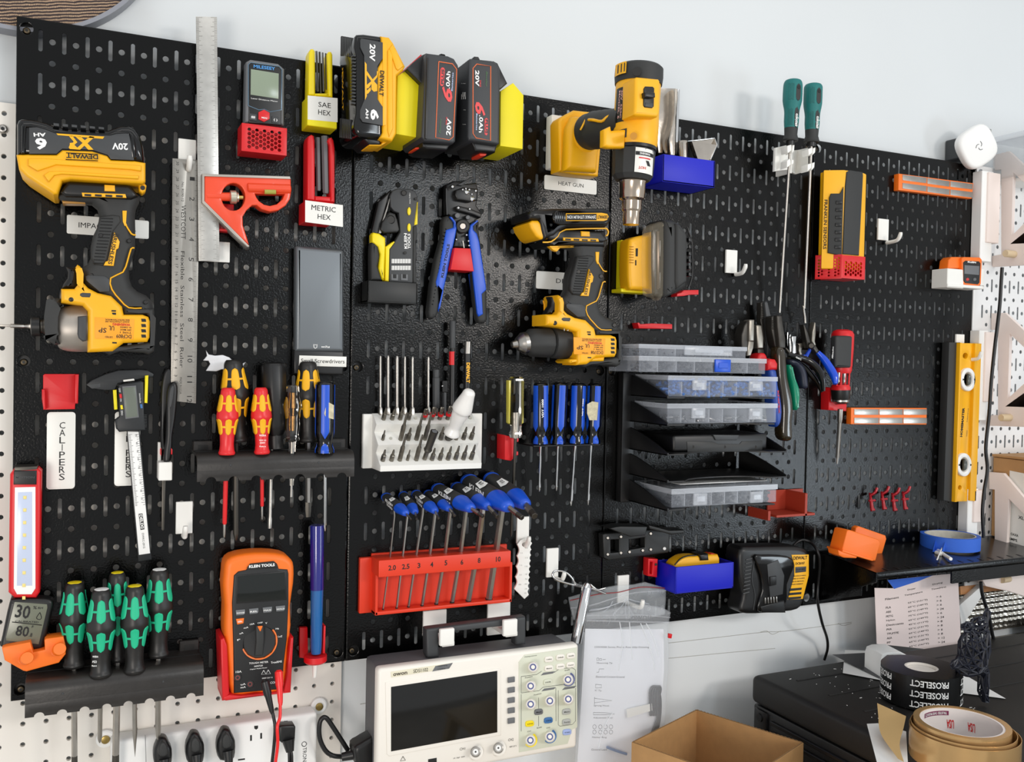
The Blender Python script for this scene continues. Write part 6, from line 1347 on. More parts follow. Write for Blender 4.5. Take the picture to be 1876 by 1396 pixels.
def partbox(label, fl_, fr_, yt, yb, d0, d1, lid, latches, divs, content=None, n=30, seed=0, group=None, slope=(0, 0), latchm=None):
    """hinged clear compartment box: front face corners in crop pixels at depth d1"""
    t = thing('parts_box', label, 'box', W(*kQ((fl_ + fr_) / 2, yb)[0], d1 / 2), group)
    x0, x1 = qP(fl_, yb, d1).x, qP(fr_, yb, d1).x
    xm = (fl_ + fr_) / 2; z1, z0 = qP(xm, yt, d1).z, qP(xm, yb, d1).z; z0 = ([z + .0026 for z in TZ if abs(z - z0) < .012] or [z0])[0]; h = z1 - z0; zl = z1 - h * lid
    th = .0012
    mes = [obox_mesh('w', (x0 + th / 2, -(d0 + d1) / 2, (z0 + zl) / 2), (1, 0, 0), (0, 1, 0), (0, 0, 1), th, d1 - d0, zl - z0), obox_mesh('w', (x1 - th / 2, -(d0 + d1) / 2, (z0 + zl) / 2), (1, 0, 0), (0, 1, 0), (0, 0, 1), th, d1 - d0, zl - z0),
           obox_mesh('w', ((x0 + x1) / 2, -d1 + th / 2, (z0 + zl) / 2), (1, 0, 0), (0, 1, 0), (0, 0, 1), x1 - x0, th, zl - z0), obox_mesh('w', ((x0 + x1) / 2, -d0 - th / 2, (z0 + zl) / 2), (1, 0, 0), (0, 1, 0), (0, 0, 1), x1 - x0, th, zl - z0),
           obox_mesh('w', ((x0 + x1) / 2, -(d0 + d1) / 2, z0 + th / 2), (1, 0, 0), (0, 1, 0), (0, 0, 1), x1 - x0, d1 - d0, th)]
    multi('tub', mes, m_cp, t)
    g = .0012
    mes = [obox_mesh('w', ((x0 + x1) / 2, -(d0 + d1) / 2, z1 - th / 2), (1, 0, 0), (0, 1, 0), (0, 0, 1), x1 - x0 + 2 * g, d1 - d0 + 2 * g, th)]
    for sx in (x0 - g, x1 + g): mes.append(obox_mesh('w', (sx, -(d0 + d1) / 2, (zl + z1) / 2), (1, 0, 0), (0, 1, 0), (0, 0, 1), th, d1 - d0 + 2 * g, z1 - zl))
    mes.append(obox_mesh('w', ((x0 + x1) / 2, -d1 - g, (zl + z1) / 2), (1, 0, 0), (0, 1, 0), (0, 0, 1), x1 - x0 + 2 * g, th, z1 - zl))
    multi('lid', mes, m_cpe, t)
    for k in range(1, divs): 
        x = x0 + (x1 - x0) * k / divs; box('divider', x - .0007, x + .0007, d0 + .002, d1 - .002, z0 + .001, z0 + h * .72, m_cpe, t, 0)
    for (lx0, lx1, ly0, ly1) in latches:
        a, b = qP(lx0, ly0, d1 + .004), qP(lx1, ly1, d1 + .004)
        box('latch', a.x, b.x, d1 + .001, d1 + .0045, b.z, a.z, latchm or m_cpe, t, .001, 2); box('latch_window', a.x + (b.x - a.x) * .2, b.x - (b.x - a.x) * .2, d1 + .0044, d1 + .0056, b.z + (a.z - b.z) * .3, a.z - (a.z - b.z) * .25, latchm or m_cpe, t, .0006, 1)
    if content:
        rnd = random.Random(seed)
        mes = []
        for k in range(n):
            c = Vector((rnd.uniform(x0 + .006, x1 - .006), -rnd.uniform(d1 * .55 + d0 * .45, d1 - .004), z0 + .003 + rnd.random() ** 1.6 * h * content[2]))
            di = Vector((rnd.uniform(-1, 1), rnd.uniform(-1, 1), rnd.uniform(-.4, .4))).normalized()
            ln = content[1] * rnd.uniform(.6, 1.2); mes.append(lathe_mesh('c', c - di * ln / 2, c + di * ln / 2, [(0, content[3] * .6), (.1, content[3]), (.9, content[3]), (1, content[3] * .6)], 7))
        o = multi('contents', mes, content[0], t); o['kind'] = 'stuff'
    return t
m_bl2 = mat('blue_parts', '#2d66b0', .4); m_scr = mat('small_steel_parts', '#8f8f90', .35, .8); m_dk2 = mat('dark_small_parts', '#3c3f44', .4)
D1 = .098
partbox('low clear parts box, topmost of the boxes stacked on the organizer', 236, 992, 128, 212, .012, D1 - .006, .35, [(562, 898, 132, 204)], 6, (m_dk2, .006, .3, .0012), 60, 1)
partbox('clear parts box with a blue latch, second from the top of the organizer', 236, 1130, 212, 322, .012, D1, .30, [(778, 886, 226, 318)], 7, (m_dk2, .006, .5, .0018), 200, 2, latchm=m_blue)
partbox('clear parts box full of blue parts on the highest tier of the organizer', 442, 1208, 346, 508, .010, D1 + .006, .22, [(620, 716, 372, 446), (1022, 1112, 380, 452)], 8, (m_bl2, .010, .78, .0024), 420, 3, group='latched clear boxes in the tray organizer')
partbox('clear parts box with a few loose screws on the second tier of the organizer', 436, 1206, 540, 705, .010, D1 + .006, .24, [(614, 706, 570, 645), (1022, 1108, 574, 654)], 8, (m_scr, .012, .22, .0016), 90, 4, group='latched clear boxes in the tray organizer')
partbox('clear parts box with black small parts on the lowest tier of the organizer', 466, 1206, 1130, 1300, .010, D1 + .010, .28, [(626, 720, 1180, 1260), (1030, 1116, 1168, 1244)], 8, (m_dk2, .008, .42, .0022), 260, 5, group='latched clear boxes in the tray organizer')
t = thing('tool_case', 'flat black plastic case on the middle tier of the organizer', 'tool case', W(1320, 830, .03))
a, b = qP(480, 764, D1 - .004), qP(1146, 896, D1 - .004)
b.z = TZ[2] + .0026
box('case_body', a.x, b.x, .012, D1 - .004, b.z, a.z, m_blk, t, .004, 3)
pl('front_panel', kQ(576, 810, 760, 812, 800, 826, 950, 828, 968, 808, 1112, 804, 1112, 882, 580, 884), D1 - .005, D1 - .0032, m_dk, t, .0006, 1)
pl('clasp', kQ(762, 762, 948, 764, 930, 800, 782, 800), D1 - .005, D1 - .0015, m_gry, t, .001, 1)
for x in (618, 843, 1062): lathe('rivet_hole', (*kQ(x, 848)[0], D1 - .004), (*kQ(x, 848)[0], D1 - .0028), [(0, 2.8), (1, 2.8)], m_ink, t, 14)
t = thing('paper_sheet', 'folded printed sheet lying on the lowest clear parts box of the organizer', 'paper', W(1300, 880, .05))
zz = qP(800, 1122, D1).z + .0026
a, b = qP(520, 1110, D1 - .01), qP(1140, 1100, D1 - .01)
box('sheet', a.x, b.x, .03, D1 - .008, zz, zz + .0008, m_wht, t, 0)
mes = [obox_mesh('l', (a.x + .012 + (b.x - a.x - .03) * f, -.06 - .006 * (k % 4), zz + .001), (1, 0, 0), (0, 1, 0), (0, 0, 1), .012, .0012, .0002) for k, f in enumerate([i / 12 for i in range(12)])]
multi('print', mes, m_mid, t)
t = thing('bracket_shelf', 'small rust red printed open bracket at the right below the organizer', 'holder', W(1440, 945, 0))
m_rust = mat('rust_red_plastic', '#a3341f', .5)
rx0, rx1 = W(1376, 930, .002).x, W(1473, 925, .012).x
def qq(x, y, d): return W(*kQ(x, y)[0], d)
zt, zb = qq(1300, 1150, .004).z, qq(1300, 1310, .03).z
box('back_plate', qq(1150, 1200, .004).x, qq(1305, 1200, .004).x + .03, .0005, .004, zb, zt, m_rust, t, .0006, 1)
box('base_plate', qq(1150, 1320, .03).x, qq(1420, 1320, .03).x, .0005, .052, zb - .004, zb, m_rust, t, .0006, 1)
box('side_wall', qq(1410, 1250, .05).x, qq(1410, 1250, .05).x + .005, .0005, .052, zb - .004, zt, m_rust, t, .0006, 1)
box('side_wall', qq(1150, 1250, .05).x, qq(1150, 1250, .05).x + .005, .0005, .052, zb - .008, zb + .008, m_rust, t, .0006, 1)
# ================================================================ LIGHT ATTACHMENT, RED HOOK PEGS, HOOKS
t = thing('light_adapter_mount', 'bright yellow printed plate behind the black and yellow battery floodlight', 'holder', W(1145, 540, 0))
wbox('plate', kG(978, 326)[0], kG(1040, 718)[0], .0005, .014, m_lem, t, .001, 1); wbox('plate_foot', kG(978, 690)[0], kG(1200, 730)[0], .0005, .03, m_lem, t, .001, 1)
t = thing('battery_floodlight', 'yellow and black cordless floodlight with a clear guard, docked right of the drill', 'lamp', W(1200, 540, .03))
pl('battery_adapter', smooth(kG(1040, 340, 1060, 316, 1110, 296, 1190, 286, 1240, 290, 1240, 700, 1190, 706, 1080, 700, 1040, 680, 1032, 500), 2), .014, .045, m_yel, t, .006, 4)
mes = [tube_mesh('v', [W(*kG(1040, 376 + k * 20)[0], .0455), W(*kG(1070, 378 + k * 20)[0], .0455)], .0006, 5, 1) for k in range(7)]
multi('vent_ribs', mes, mat('deep_amber_plastic', '#b87d10', .5), t)
pl('port', kG(1088, 390, 1104, 390, 1102, 450, 1088, 450), .043, .0458, m_ink, t, .0002, 1); pl('port', kG(1084, 478, 1092, 478, 1092, 518, 1084, 518), .043, .0458, m_ink, t, .0002, 1)
m_guard = mat('clear_lens_guard', '#c9bda6', .08, alpha=.16)
pl('lens_guard', smooth(kG(1196, 250, 1216, 216, 1250, 196, 1300, 186, 1312, 240, 1306, 740, 1250, 752, 1208, 740, 1196, 700, 1190, 480), 2), .044, .070, m_guard, t, .006, 4)
pl('led_frame', kG(1226, 250, 1300, 222, 1308, 240, 1306, 740, 1232, 740, 1226, 500), .05, .060, m_blk, t, .002, 2)
pl('reflector', kG(1246, 262, 1294, 250, 1296, 700, 1250, 700), .056, .0625, mat('reflector_bronze', '#5c4f44', .25, .7), t, .001, 1)
for y in (330, 570): pl('led_strip', kG(1268, y, 1280, y, 1278, y + 120, 1268, y + 120), .06, .0640, m_steel, t, .0003, 1)
pl('rear_housing', smooth(kG(1310, 176, 1340, 170, 1380, 172, 1420, 200, 1440, 240, 1456, 290, 1476, 310, 1490, 330, 1486, 640, 1470, 690, 1420, 720, 1340, 752, 1308, 750, 1306, 600, 1308, 300), 2), .016, .076, m_rub, t, .012, 5)
pl('heat_fin', kG(1390, 200, 1424, 204, 1464, 256, 1480, 290, 1480, 640, 1400, 700, 1388, 640), .05, .080, m_rub, t, .006, 3)
tube('stand_loop', [(*p, .06) for p in kG(1476, 232, 1486, 270, 1500, 310, 1510, 380, 1512, 560, 1500, 640, 1480, 690)], 1.6, m_blk, t, 8, 3)
for k in range(6): pl('hinge_rib', kG(1486, 310 + k * 52, 1508, 312 + k * 52, 1508, 340 + k * 52, 1486, 338 + k * 52), .04, .07, m_blk, t, .001, 1)
for lb, pts in (('red printed prong below the floodlight', kG(1400, 730, 1430, 722, 1450, 704, 1560, 702, 1560, 738, 1500, 738, 1450, 748, 1396, 752)), ('red printed prong alone on the board below the floodlight', kG(1100, 950, 1114, 948, 1122, 960, 1210, 954, 1362, 960, 1362, 996, 1240, 994, 1112, 992, 1106, 970))):
    t = thing('prong', lb, 'hook', W(*pts[0], 0), 'red printed prongs'); pl('prong_body', pts, .0005, .018, m_red, t, .001, 1)
hook('small white empty hook on the third black panel', (1331, 457), (1350.5, 501), (1348, 496), .024)
hook('small white empty hook right of the yellow stud finder', kH(983, 888)[0], kH(1040, 1018)[0], kH(1030, 1010)[0], .030)
# ================================================================ TWO LONG TEAL DRIVERS ON WHITE CRADLE
t = thing('driver_cradle', 'off-white printed double cradle carrying the two long teal screwdrivers', 'holder', W(1455, 315, 0))
kZ = cr(1400, 200, 11.63)
pl('left_cheek', kZ(246, 820, 560, 748, 580, 1180, 500, 1290, 226, 1324), .030, .036, m_white, t, .0008, 1)
xc = W(*kZ(246, 1000)[0], .0).x
vs = [W(*kZ(590, 880)[0], .034), W(*kZ(720, 870)[0], .012), W(*kZ(940, 820)[0], .045), W(*kZ(940, 1310)[0], .045), W(*kZ(680, 1386)[0], .012), W(*kZ(560, 1330)[0], .034)]
me = raw('saddle', vs + [v + Vector((0, .004, 0)) for v in vs], [(0, 1, 4, 5), (1, 2, 3, 4), (6, 7, 10, 11), (7, 8, 9, 10), (0, 1, 7, 6), (1, 2, 8, 7), (3, 4, 10, 9), (4, 5, 11, 10), (0, 6, 11, 5), (2, 8, 9, 3)], m_white, t)
box('arm', xc, xc + .004, .0005, .036, W(*kZ(230, 1320)[0], .036).z, W(*kZ(246, 826)[0], .036).z, m_white, t, .0005, 1)
for pts in (kZ(496, 780, 585, 750, 580, 880, 510, 940, 496, 900), kZ(490, 1100, 560, 1050, 570, 1180, 486, 1250), kZ(610, 760, 650, 756, 640, 880, 596, 940), kZ(590, 1080, 632, 1080, 626, 1160, 580, 1190),
            kZ(944, 850, 1034, 810, 1026, 930, 950, 990), kZ(930, 1180, 1010, 1150, 1004, 1250, 926, 1330), kZ(1050, 830, 1096, 812, 1090, 920, 1030, 980), kZ(1030, 1150, 1080, 1130, 1070, 1240, 1010, 1310)):
    pl('clip_finger', pts, .044, .060, m_white, t, .0008, 1)
m_teal = mat('teal_rubber', '#12706e', .55, bump=.3, bscale=700)
for lb, A_, B_, tip_, w_ in (('left long shaft teal handled screwdriver', (486, 84), (470, 440), (1428, 573), 17.3), ('right long shaft teal handled screwdriver with a bent tip', (603, 108), (592, 448), (1473, 574), 16.6)):
    t = thing('long_screwdriver', lb, 'screwdriver', W(*kH(*B_)[0], .05), 'long teal screwdrivers')
    A, B = W(*kH(*A_)[0], .055), W(*kH(*B_)[0], .055); s = mpp(A)
    link('handle', lathe_mesh('h', A, B, [(0, 9 * s), (.015, 14 * s), (.06, 16.5 * s), (.14, w_ * s), (.34, w_ * s), (.46, 14.5 * s), (.55, 13.3 * s), (.68, 13.3 * s), (.80, 12 * s)], 30, 2), m_teal, t, 60)
    link('cap', lathe_mesh('h', A - (B - A) * .004, A.lerp(B, .05), [(0, 6 * s), (.3, 12 * s), (1, 15.6 * s)], 26), m_rub, t)
    link('ferrule', lathe_mesh('h', A.lerp(B, .79), B, [(0, 12.2 * s), (.5, 11.5 * s), (.9, 14 * s), (1, 13 * s)], 28), m_rub, t)
    link('neck', lathe_mesh('h', B - (B - A) * .01, B + (B - A) * .07, [(0, 8 * s), (1, 7 * s)], 20), m_blk, t)
    sh = B + (B - A) * .05
    P = W(*tip_, .020); Q = W(tip_[0] + (2 if 'right' in lb else -0.5), tip_[1] + 12, .018)
    if 'right' in lb: pts = [sh, sh.lerp(P, .5), sh.lerp(P, .97), W(1471, 560, .020), W(1474.5, 582, .018), W(1475, 592, .018)]
    else: pts = [sh, sh.lerp(P, .5), P]
    link('shaft', tube_mesh('s', pts, 2.5 * s, 10, 0), m_steel, t, 60)
    n = Vector((.1, -1, 0)).normalized(); x0_, y0_ = A_
    def pp(f, r, rad): 
        c = A.lerp(B, f); return c
    ax = (B - A).normalized(); rt_ = ax.cross(Vector((0, -1, 0))).normalized(); rt_ = rt_ if rt_.x > 0 else -rt_
    fr = (FW * -1); fr = (fr - ax * fr.dot(ax)).normalized(); sd = ax.cross(fr).normalized(); sd = sd if sd.x > 0 else -sd
    def on(f, o_, r): return A.lerp(B, f) + sd * (o_ * s) + fr * (math.sqrt(max(r * r - o_ * o_, 1)) * s + .0004)
    for f0, f1, r0, r1 in ((.10, .38, w_ * 1.0, w_), (.46, .80, 13.6, 12.4)):
        lp, L_ = [], 10
        for k in range(L_ + 1): f = f0 + (f1 - f0) * k / L_; e = 4.6 * math.sqrt(max(0, 1 - abs(2 * k / L_ - 1) ** 4)); lp.append((f, 6 - e, 6 + e, r0 + (r1 - r0) * k / L_))
        vs = []; fs = []
        for f, a_, b_, r in lp: vs += [on(f, a_, r), on(f, (a_ + b_) / 2, r) + fr * .0004, on(f, b_, r)]
        for k in range(L_): fs += [(3 * k, 3 * k + 1, 3 * k + 4, 3 * k + 3), (3 * k + 1, 3 * k + 2, 3 * k + 5, 3 * k + 4)]
        raw('grip_window', vs, fs, m_rub, t)
    lathe('hang_hole', on(.16, 6, w_), on(.16, 6, w_) + fr * .0012, [(0, 3.2 * s), (1, 3 * s)], m_ink, t, 14, px=False)
    O_ = on(.79, 3.2, 12.6) + fr * .0008; U_ = on(.58, 3.2, 13.4) + fr * .0008 - O_
    text('maker_print', 'tatoko', O_, U_, sd * (5.5 * s), m_wht, t, .03)
    # small dots of the grip texture
    mes = []
    for f0, f1, r in ((.10, .36, w_ * .98), (.50, .76, 13.3)):
        for k in range(11):
            for j in range(4):
                f = f0 + (f1 - f0) * (k + .5 * (j % 2)) / 10.5; o_ = -11 + j * 2.6 if r > 14 else -9 + j * 2.2
                c = on(f, o_, r); mes.append(lathe_mesh('d', c, c + fr * .0003, [(0, .75 * s), (1, .75 * s)], 6))
    multi('grip_dots', mes, mat('dark_teal', '#0a4a4a', .6), t)
# ================================================================ STUD FINDER
t = thing('stud_finder_holder', 'red honeycomb holder under the yellow stud finder', 'holder', W(1535, 512, 0))
hexbox(t, 'holder', kH(770, 1100)[0], kH(902, 1245)[0], .0005, .050, m_red, nx=7)
p0 = W(*kH(615, 1105)[0], .014); pB = W(*kH(770, 1100)[0], .050); zt_, zb_ = W(*kH(700, 1102)[0], .03).z, W(*kH(700, 1242)[0], .03).z
U = Vector((pB.x - p0.x, pB.y - p0.y, 0)); Lu = U.length; hol = []
for cx, nx in ((.20, 2), (.52, 1), (.82, 2)):
    for i in range(nx):
        for j in range(6):
            r = Lu * .050; hol.append([(Lu * cx + (i - (nx - 1) / 2) * r * 2.4 + r * .9 * math.cos(math.radians(60 * k)), (zt_ - zb_) * (.14 + .13 * j + .06 * (i % 2)) + r * .9 * math.sin(math.radians(60 * k))) for k in range(6)])
prism('slanted_side', [[(0, 0), (Lu, 0), (Lu, zt_ - zb_), (0, zt_ - zb_)]] + hol, (p0.x, p0.y, zb_), U, ZU, -.002, 0, m_red, t, .0001, 1)
t = thing('stud_finder', 'yellow and black stud finder standing in the right red honeycomb holder', 'measuring tool', W(1540, 500, .008))
z0_ = W(*kH(700, 1180)[0], .04).z; z1_ = W(*kH(780, 606)[0], .046).z
xs = [W(*kH(640, 1000)[0], .012), W(*kH(700, 1000)[0], .034), W(*kH(772, 1000)[0], .046), W(*kH(880, 1000)[0], .046), W(*kH(900, 1000)[0], .040)]
sec = [(xs[0].x, .010), (xs[0].x, .016), (xs[1].x - .012, .028), (xs[2].x, .046), (xs[3].x, .046), (xs[4].x, .040), (xs[4].x, .010)]
prism('body', [[(p[0], -p[1]) for p in sec]], (0, 0, 0), XU, (0, 1, 0), z0_, z1_, m_yel, t, .002, 2)
pl('front_cover', kH(800, 618, 820, 608, 892, 620, 894, 640, 870, 1104, 776, 1096, 792, 700), .040, .0485, m_rub, t, .0015, 2)
# side grip lies on the slanted flank
e0, e1 = Vector((sec[2][0], -sec[2][1], 0)), Vector((sec[3][0], -sec[3][1], 0)); FU = (e1 - e0).normalized(); FL = (e1 - e0).length; hh = z1_ - z0_
prism('side_grip', [[(FL * .28, hh * .16), (FL * .78, hh * .14), (FL * .98, hh * .10), (FL * .98, hh * .83), (FL * .80, hh * .76), (FL * .36, hh * .76), (FL * .28, hh * .72)]], (e0.x, e0.y, z0_), FU, ZU, -.004, .003, m_rub, t, .0015, 2)
mes = [obox_mesh('g', e0 + FU * (FL * .76) + Vector((0, 0, z0_ + hh * (.22 + .075 * k))) + FU.cross(ZU) * .0035, FU, ZU, FU.cross(ZU), FL * .30, .006, .003, .001) for k in range(7)]
multi('finger_ridges', mes, m_blk, t)
f0, f1 = Vector((sec[1][0], -sec[1][1], 0)), Vector((sec[2][0], -sec[2][1], 0)); GU = (f1 - f0).normalized(); gn = GU.cross(ZU)
a = e0 + FU * (FL * .06) + Vector((0, 0, z0_ + hh * .70)) + FU.cross(ZU) * .0006
text('maker_print', 'FRANKLIN SENSORS', a, Vector((0, 0, -hh * .50)), FU * (FL * .16), m_ink, t, .02)
# ================================================================ MAGNETIC STRIPS
for lb, f, pts, plates in (('orange magnetic tool strip with steel plates, upper one', .030, kH(1100, 628, 1534, 684, 1524, 774, 1098, 724), ((1122, 634, 1262, 652), (1266, 654, 1396, 672), (1400, 672, 1530, 688))), ):
    t = thing('magnetic_strip', 'orange magnetic tool strip with steel plates at the top of the rightmost panel', 'magnetic strip', W(1710, 360, 0), 'orange magnetic strips')
    pl('backing', kH(1100, 628, 1534, 684, 1524, 774, 1098, 724), .0005, .012, m_org, t, .0008, 1)
    for x0_, y0_, x1_, y1_ in plates:
        for dy in (0, 48): pl('steel_plate', kH(x0_, y0_ + dy, x1_, y1_ + dy, x1_ - 2, y1_ + dy + 32, x0_, y0_ + dy + 32), .011, .0128, m_steel, t, .0002, 1)
t = thing('magnetic_strip', 'orange magnetic tool strip with steel plates halfway down the rightmost panel', 'magnetic strip', W(1630, 778, 0), 'orange magnetic strips')
pl('backing', kS(62, 530, 502, 532, 500, 628, 60, 626), .0005, .012, m_org, t, .0008, 1)
for x0_, x1_ in ((80, 222), (226, 362), (366, 502)):
    for y in (538, 588): pl('steel_plate', kS(x0_, y, x1_, y, x1_, y + 33, x0_, y + 33), .011, .0128, m_steel, t, .0002, 1)
# ================================================================ LEVEL
t = thing('spirit_level', 'yellow and dark grey spirit level hung upright at the right edge of the board', 'level', W(1765, 918, 0))
pl('grey_flank', kS(632, 150, 696, 150, 668, 1080, 600, 1068), .002, .018, m_rub, t, .0006, 1)
pl('face', kS(698, 154, 818, 156, 786, 1072, 668, 1076), .006, .020, m_yel, t, .0008, 1, holes=[circ(*kS(726, 228)[0], 4.6, 14, 5.4), circ(*kS(694, 994)[0], 3.2, 12, 4.2), circ(*kS(745, 366)[0], 9, 18, 15), circ(*kS(718, 862)[0], 9, 18, 15)])
pl('right_flange', kS(784, 156, 820, 157, 788, 1074, 752, 1070), .018, .026, m_yel, t, .0008, 1)
pl('left_flange', kS(696, 152, 706, 152, 676, 1078, 666, 1078), .012, .026, m_yel, t, .0006, 1)
for (x, y), hor in (((745, 366), True), ((722, 862), False)):
    vs = []; cx, cy = kS(x, y)[0]
    prism('vial_ring', [fl(circ(cx, cy, 13.5, 28, 21.5), .026), fl(circ(cx, cy, 8, 20, 13.5), .026)], (0, 0, 0), XU, ZU, .012, .026, m_wht, t, .002, 2)
    a = W(cx, cy, .018)
    lathe('vial', a + Vector((0, 0, .012)), a - Vector((0, 0, .012)), [(0, .003), (.15, .0045), (.85, .0045), (1, .003)], mat('grey_vial_liquid', '#5a5f5c', .12), t, 16, px=False)
    for sx in (-1, 1): lathe('ring_screw', (cx + sx * 10.5, cy, .0255), (cx + sx * 10.5, cy, .0265), [(0, 1.8), (1, 1.8)], m_ink, t, 10)
tp('HOMEMASTER', kS(708, 700)[0], kS(722, 530)[0], 6, .0203, m_ink, t, .05)
tp('Professional Level', kS(738, 612)[0], kS(744, 534)[0], 2.2, .0203, m_ink, t); tp('9 INCH', kS(736, 696)[0], kS(738, 662)[0], 2.2, .0203, m_ink, t)
hook('white hook the yellow spirit level hangs from', kS(674, 102)[0], kS(720, 160)[0], kS(722, 232)[0], .034)
# ================================================================ KLEIN METER IN WHITE TRAY
t = thing('meter_holder', 'white printed cup holding the small orange meter at the right edge', 'holder', W(1765, 530, 0))
xa_, xb_ = W(*kH(1366, 1240)[0], .004).x, W(*kH(1594, 1240)[0], .036).x; z1_, z0_ = W(*kH(1420, 1180)[0], .036).z, W(*kH(1440, 1298)[0], .036).z
wbox('cup', kH(1384, 1178)[0], kH(1476, 1296)[0], .0005, .036, m_white, t, .001, 1); wbox('cup_base', kH(1384, 1266)[0], kH(1594, 1300)[0], .0005, .037, m_white, t, .001, 1); wbox('cup_cheek', kH(1578, 1180)[0], kH(1596, 1280)[0], .0005, .036, m_white, t, .001, 1)
t = thing('pocket_meter', 'small orange and black meter with a screen in the white cup at the right edge', 'measuring tool', W(1775, 520, .01))
pl('left_grip', kH(1392, 1130, 1410, 1112, 1480, 1112, 1480, 1180, 1386, 1180), .008, .030, m_org, t, .003, 3)
pl('shell', kH(1468, 1120, 1480, 1112, 1574, 1114, 1586, 1128, 1580, 1270, 1570, 1282, 1480, 1274, 1472, 1260), .008, .0365, m_org, t, .003, 3)
pl('face', kH(1476, 1144, 1488, 1134, 1568, 1138, 1576, 1150, 1570, 1262, 1560, 1272, 1486, 1264, 1478, 1250), .034, .0375, m_blk, t, .001, 2)
pl('screen', kH(1482, 1160, 1568, 1166, 1566, 1218, 1482, 1210), .036, .0380, m_mid, t, .0003, 1)
tp('KLEIN', kH(1500, 1146)[0], kH(1548, 1150)[0], 3.2, .0379, m_wht, t, .04)
for x, m_ in ((1498, m_red), (1540, m_mid)): lathe('button', (*kH(x, 1243)[0], .037), (*kH(x, 1243)[0], .039), [(0, 3), (1, 2.6)], m_, t, 16)
# ================================================================ RED HANDLED MULTI-BIT DRIVER
t = thing('ratchet_holder', 'red printed bracket holding the red and black ratchet driver', 'holder', W(1520, 752, 0))
pl('bracket', kR(775, 700, 784, 696, 790, 700, 792, 800, 830, 826, 910, 822, 906, 876, 772, 868), .0005, .020, m_red, t, .001, 1)
t = thing('ratchet_screwdriver', 'red and black ratcheting screwdriver hanging in the red bracket', 'screwdriver', W(1540, 750, .03))
d = .045
A, B = (*kR(880, 262)[0], .034), (*kR(868, 560)[0], .034)
lathe('handle', A, B, [(0, 10), (.04, 17), (.12, 20), (.5, 20), (.9, 19), (1, 18)], m_red, t, 32, 0)
pl('grip_insert', kR(830, 318, 840, 308, 944, 308, 956, 318, 946, 540, 938, 550, 828, 548, 824, 540), .04, .0545, m_rub, t, .004, 4)
lathe('bit_cage_ring', (*kR(866, 548)[0], .034), (*kR(866, 590)[0], .034), [(0, 19), (.5, 19), (1, 17)], m_red, t, 28); lathe('bit_cage_ring', (*kR(862, 676)[0], .034), (*kR(862, 722)[0], .034), [(0, 15), (.5, 17.5), (1, 17)], m_red, t, 28)
for x in (836, 866, 896, 926): tube('cage_bar', [(*kR(x + 2, 580)[0], .046 - abs(x - 876) * .0001), (*kR(x - 3, 684)[0], .044 - abs(x - 876) * .0001)], 1.8, m_red, t, 8, 1)
lathe('cage_core', (*kR(866, 580)[0], .032), (*kR(862, 690)[0], .032), [(0, 11), (1, 10)], mat('deep_red_plastic', '#7c1216', .5), t, 20)
for x in (846, 888): lathe('stored_bit', (*kR(x, 584)[0], .046), (*kR(x - 2, 668)[0], .046), [(0, 2.8), (.5, 2.8), (.55, 2), (.8, 2.6), (1, .6)], m_steel, t, 6)
lathe('ratchet_collar', (*kR(862, 716)[0], .034), (*kR(862, 790)[0], .034), [(0, 17.5), (.9, 16), (1, 15)], m_blk, t, 32); lathe('metal_collar', (*kR(862, 786)[0], .034), (*kR(862, 816)[0], .034), [(0, 15), (.6, 15), (1, 10)], m_steel, t, 32)
pl('ratchet_switch', kR(918, 700, 934, 704, 936, 750, 918, 744), .03, .045, m_red, t, .001, 1)
lathe('hex_socket', (*kR(860, 860)[0], .032), (*kR(856, 962)[0], .030), [(0, 4.8), (.7, 4.8), (1, 3.6)], m_steel, t, 16); lathe('shaft', (*kR(856, 950)[0], .030), (*kR(838, 1226)[0], .026), [(0, 3.6), (1, 3.5)], m_steel, t, 8); lathe('tip', (*kR(838, 1222)[0], .026), (*kR(836, 1272)[0], .025), [(0, 2.4), (1, 1.4)], m_steel, t, 6)
tp('Milwaukee', kR(806, 480)[0], kR(812, 390)[0], 3.5, .0490, m_wht, t, .03, shear=.2)
# red coupler hooks
for i, x in enumerate((0, 74, 140, 206)):
    t = thing('cable_hook', 'dark red glossy little hook at the bottom of the rightmost panel, %s from the left' % n_[i], 'hook', W(*kS(180 + x, 1060)[0], 0), 'small dark red hooks')
    m_dr = mat('dark_red_gloss', '#a0121f', .2); d = .016; y = -8 * (i % 2)
    tube('spine', [(*kS(170 + x * .93, 1030 + y)[0], .004), (*kS(176 + x * .93, 1064 + y)[0], d), (*kS(184 + x * .93, 1124 + y)[0], d + .004)], [2.4, 2.6, 3.6], m_dr, t, 10, 4)
    tube('upper_arm', [(*kS(172 + x * .93, 1040 + y)[0], d - .006), (*kS(200 + x * .93, 1022 + y)[0], d), (*kS(212 + x * .93, 996 + y)[0], d)], [2.4, 2.6, 2.6], m_dr, t, 10, 4)
    tube('cross_arm', [(*kS(166 + x * .93, 1070 + y)[0], d), (*kS(200 + x * .93, 1068 + y)[0], d)], 2.2, m_dr, t, 10, 1)
    lathe('foot', (*kS(184 + x * .93, 1112 + y)[0], d + .002), (*kS(188 + x * .93, 1130 + y)[0], d + .004), [(0, 3), (.5, 4.6), (1, 4)], m_dr, t, 14)
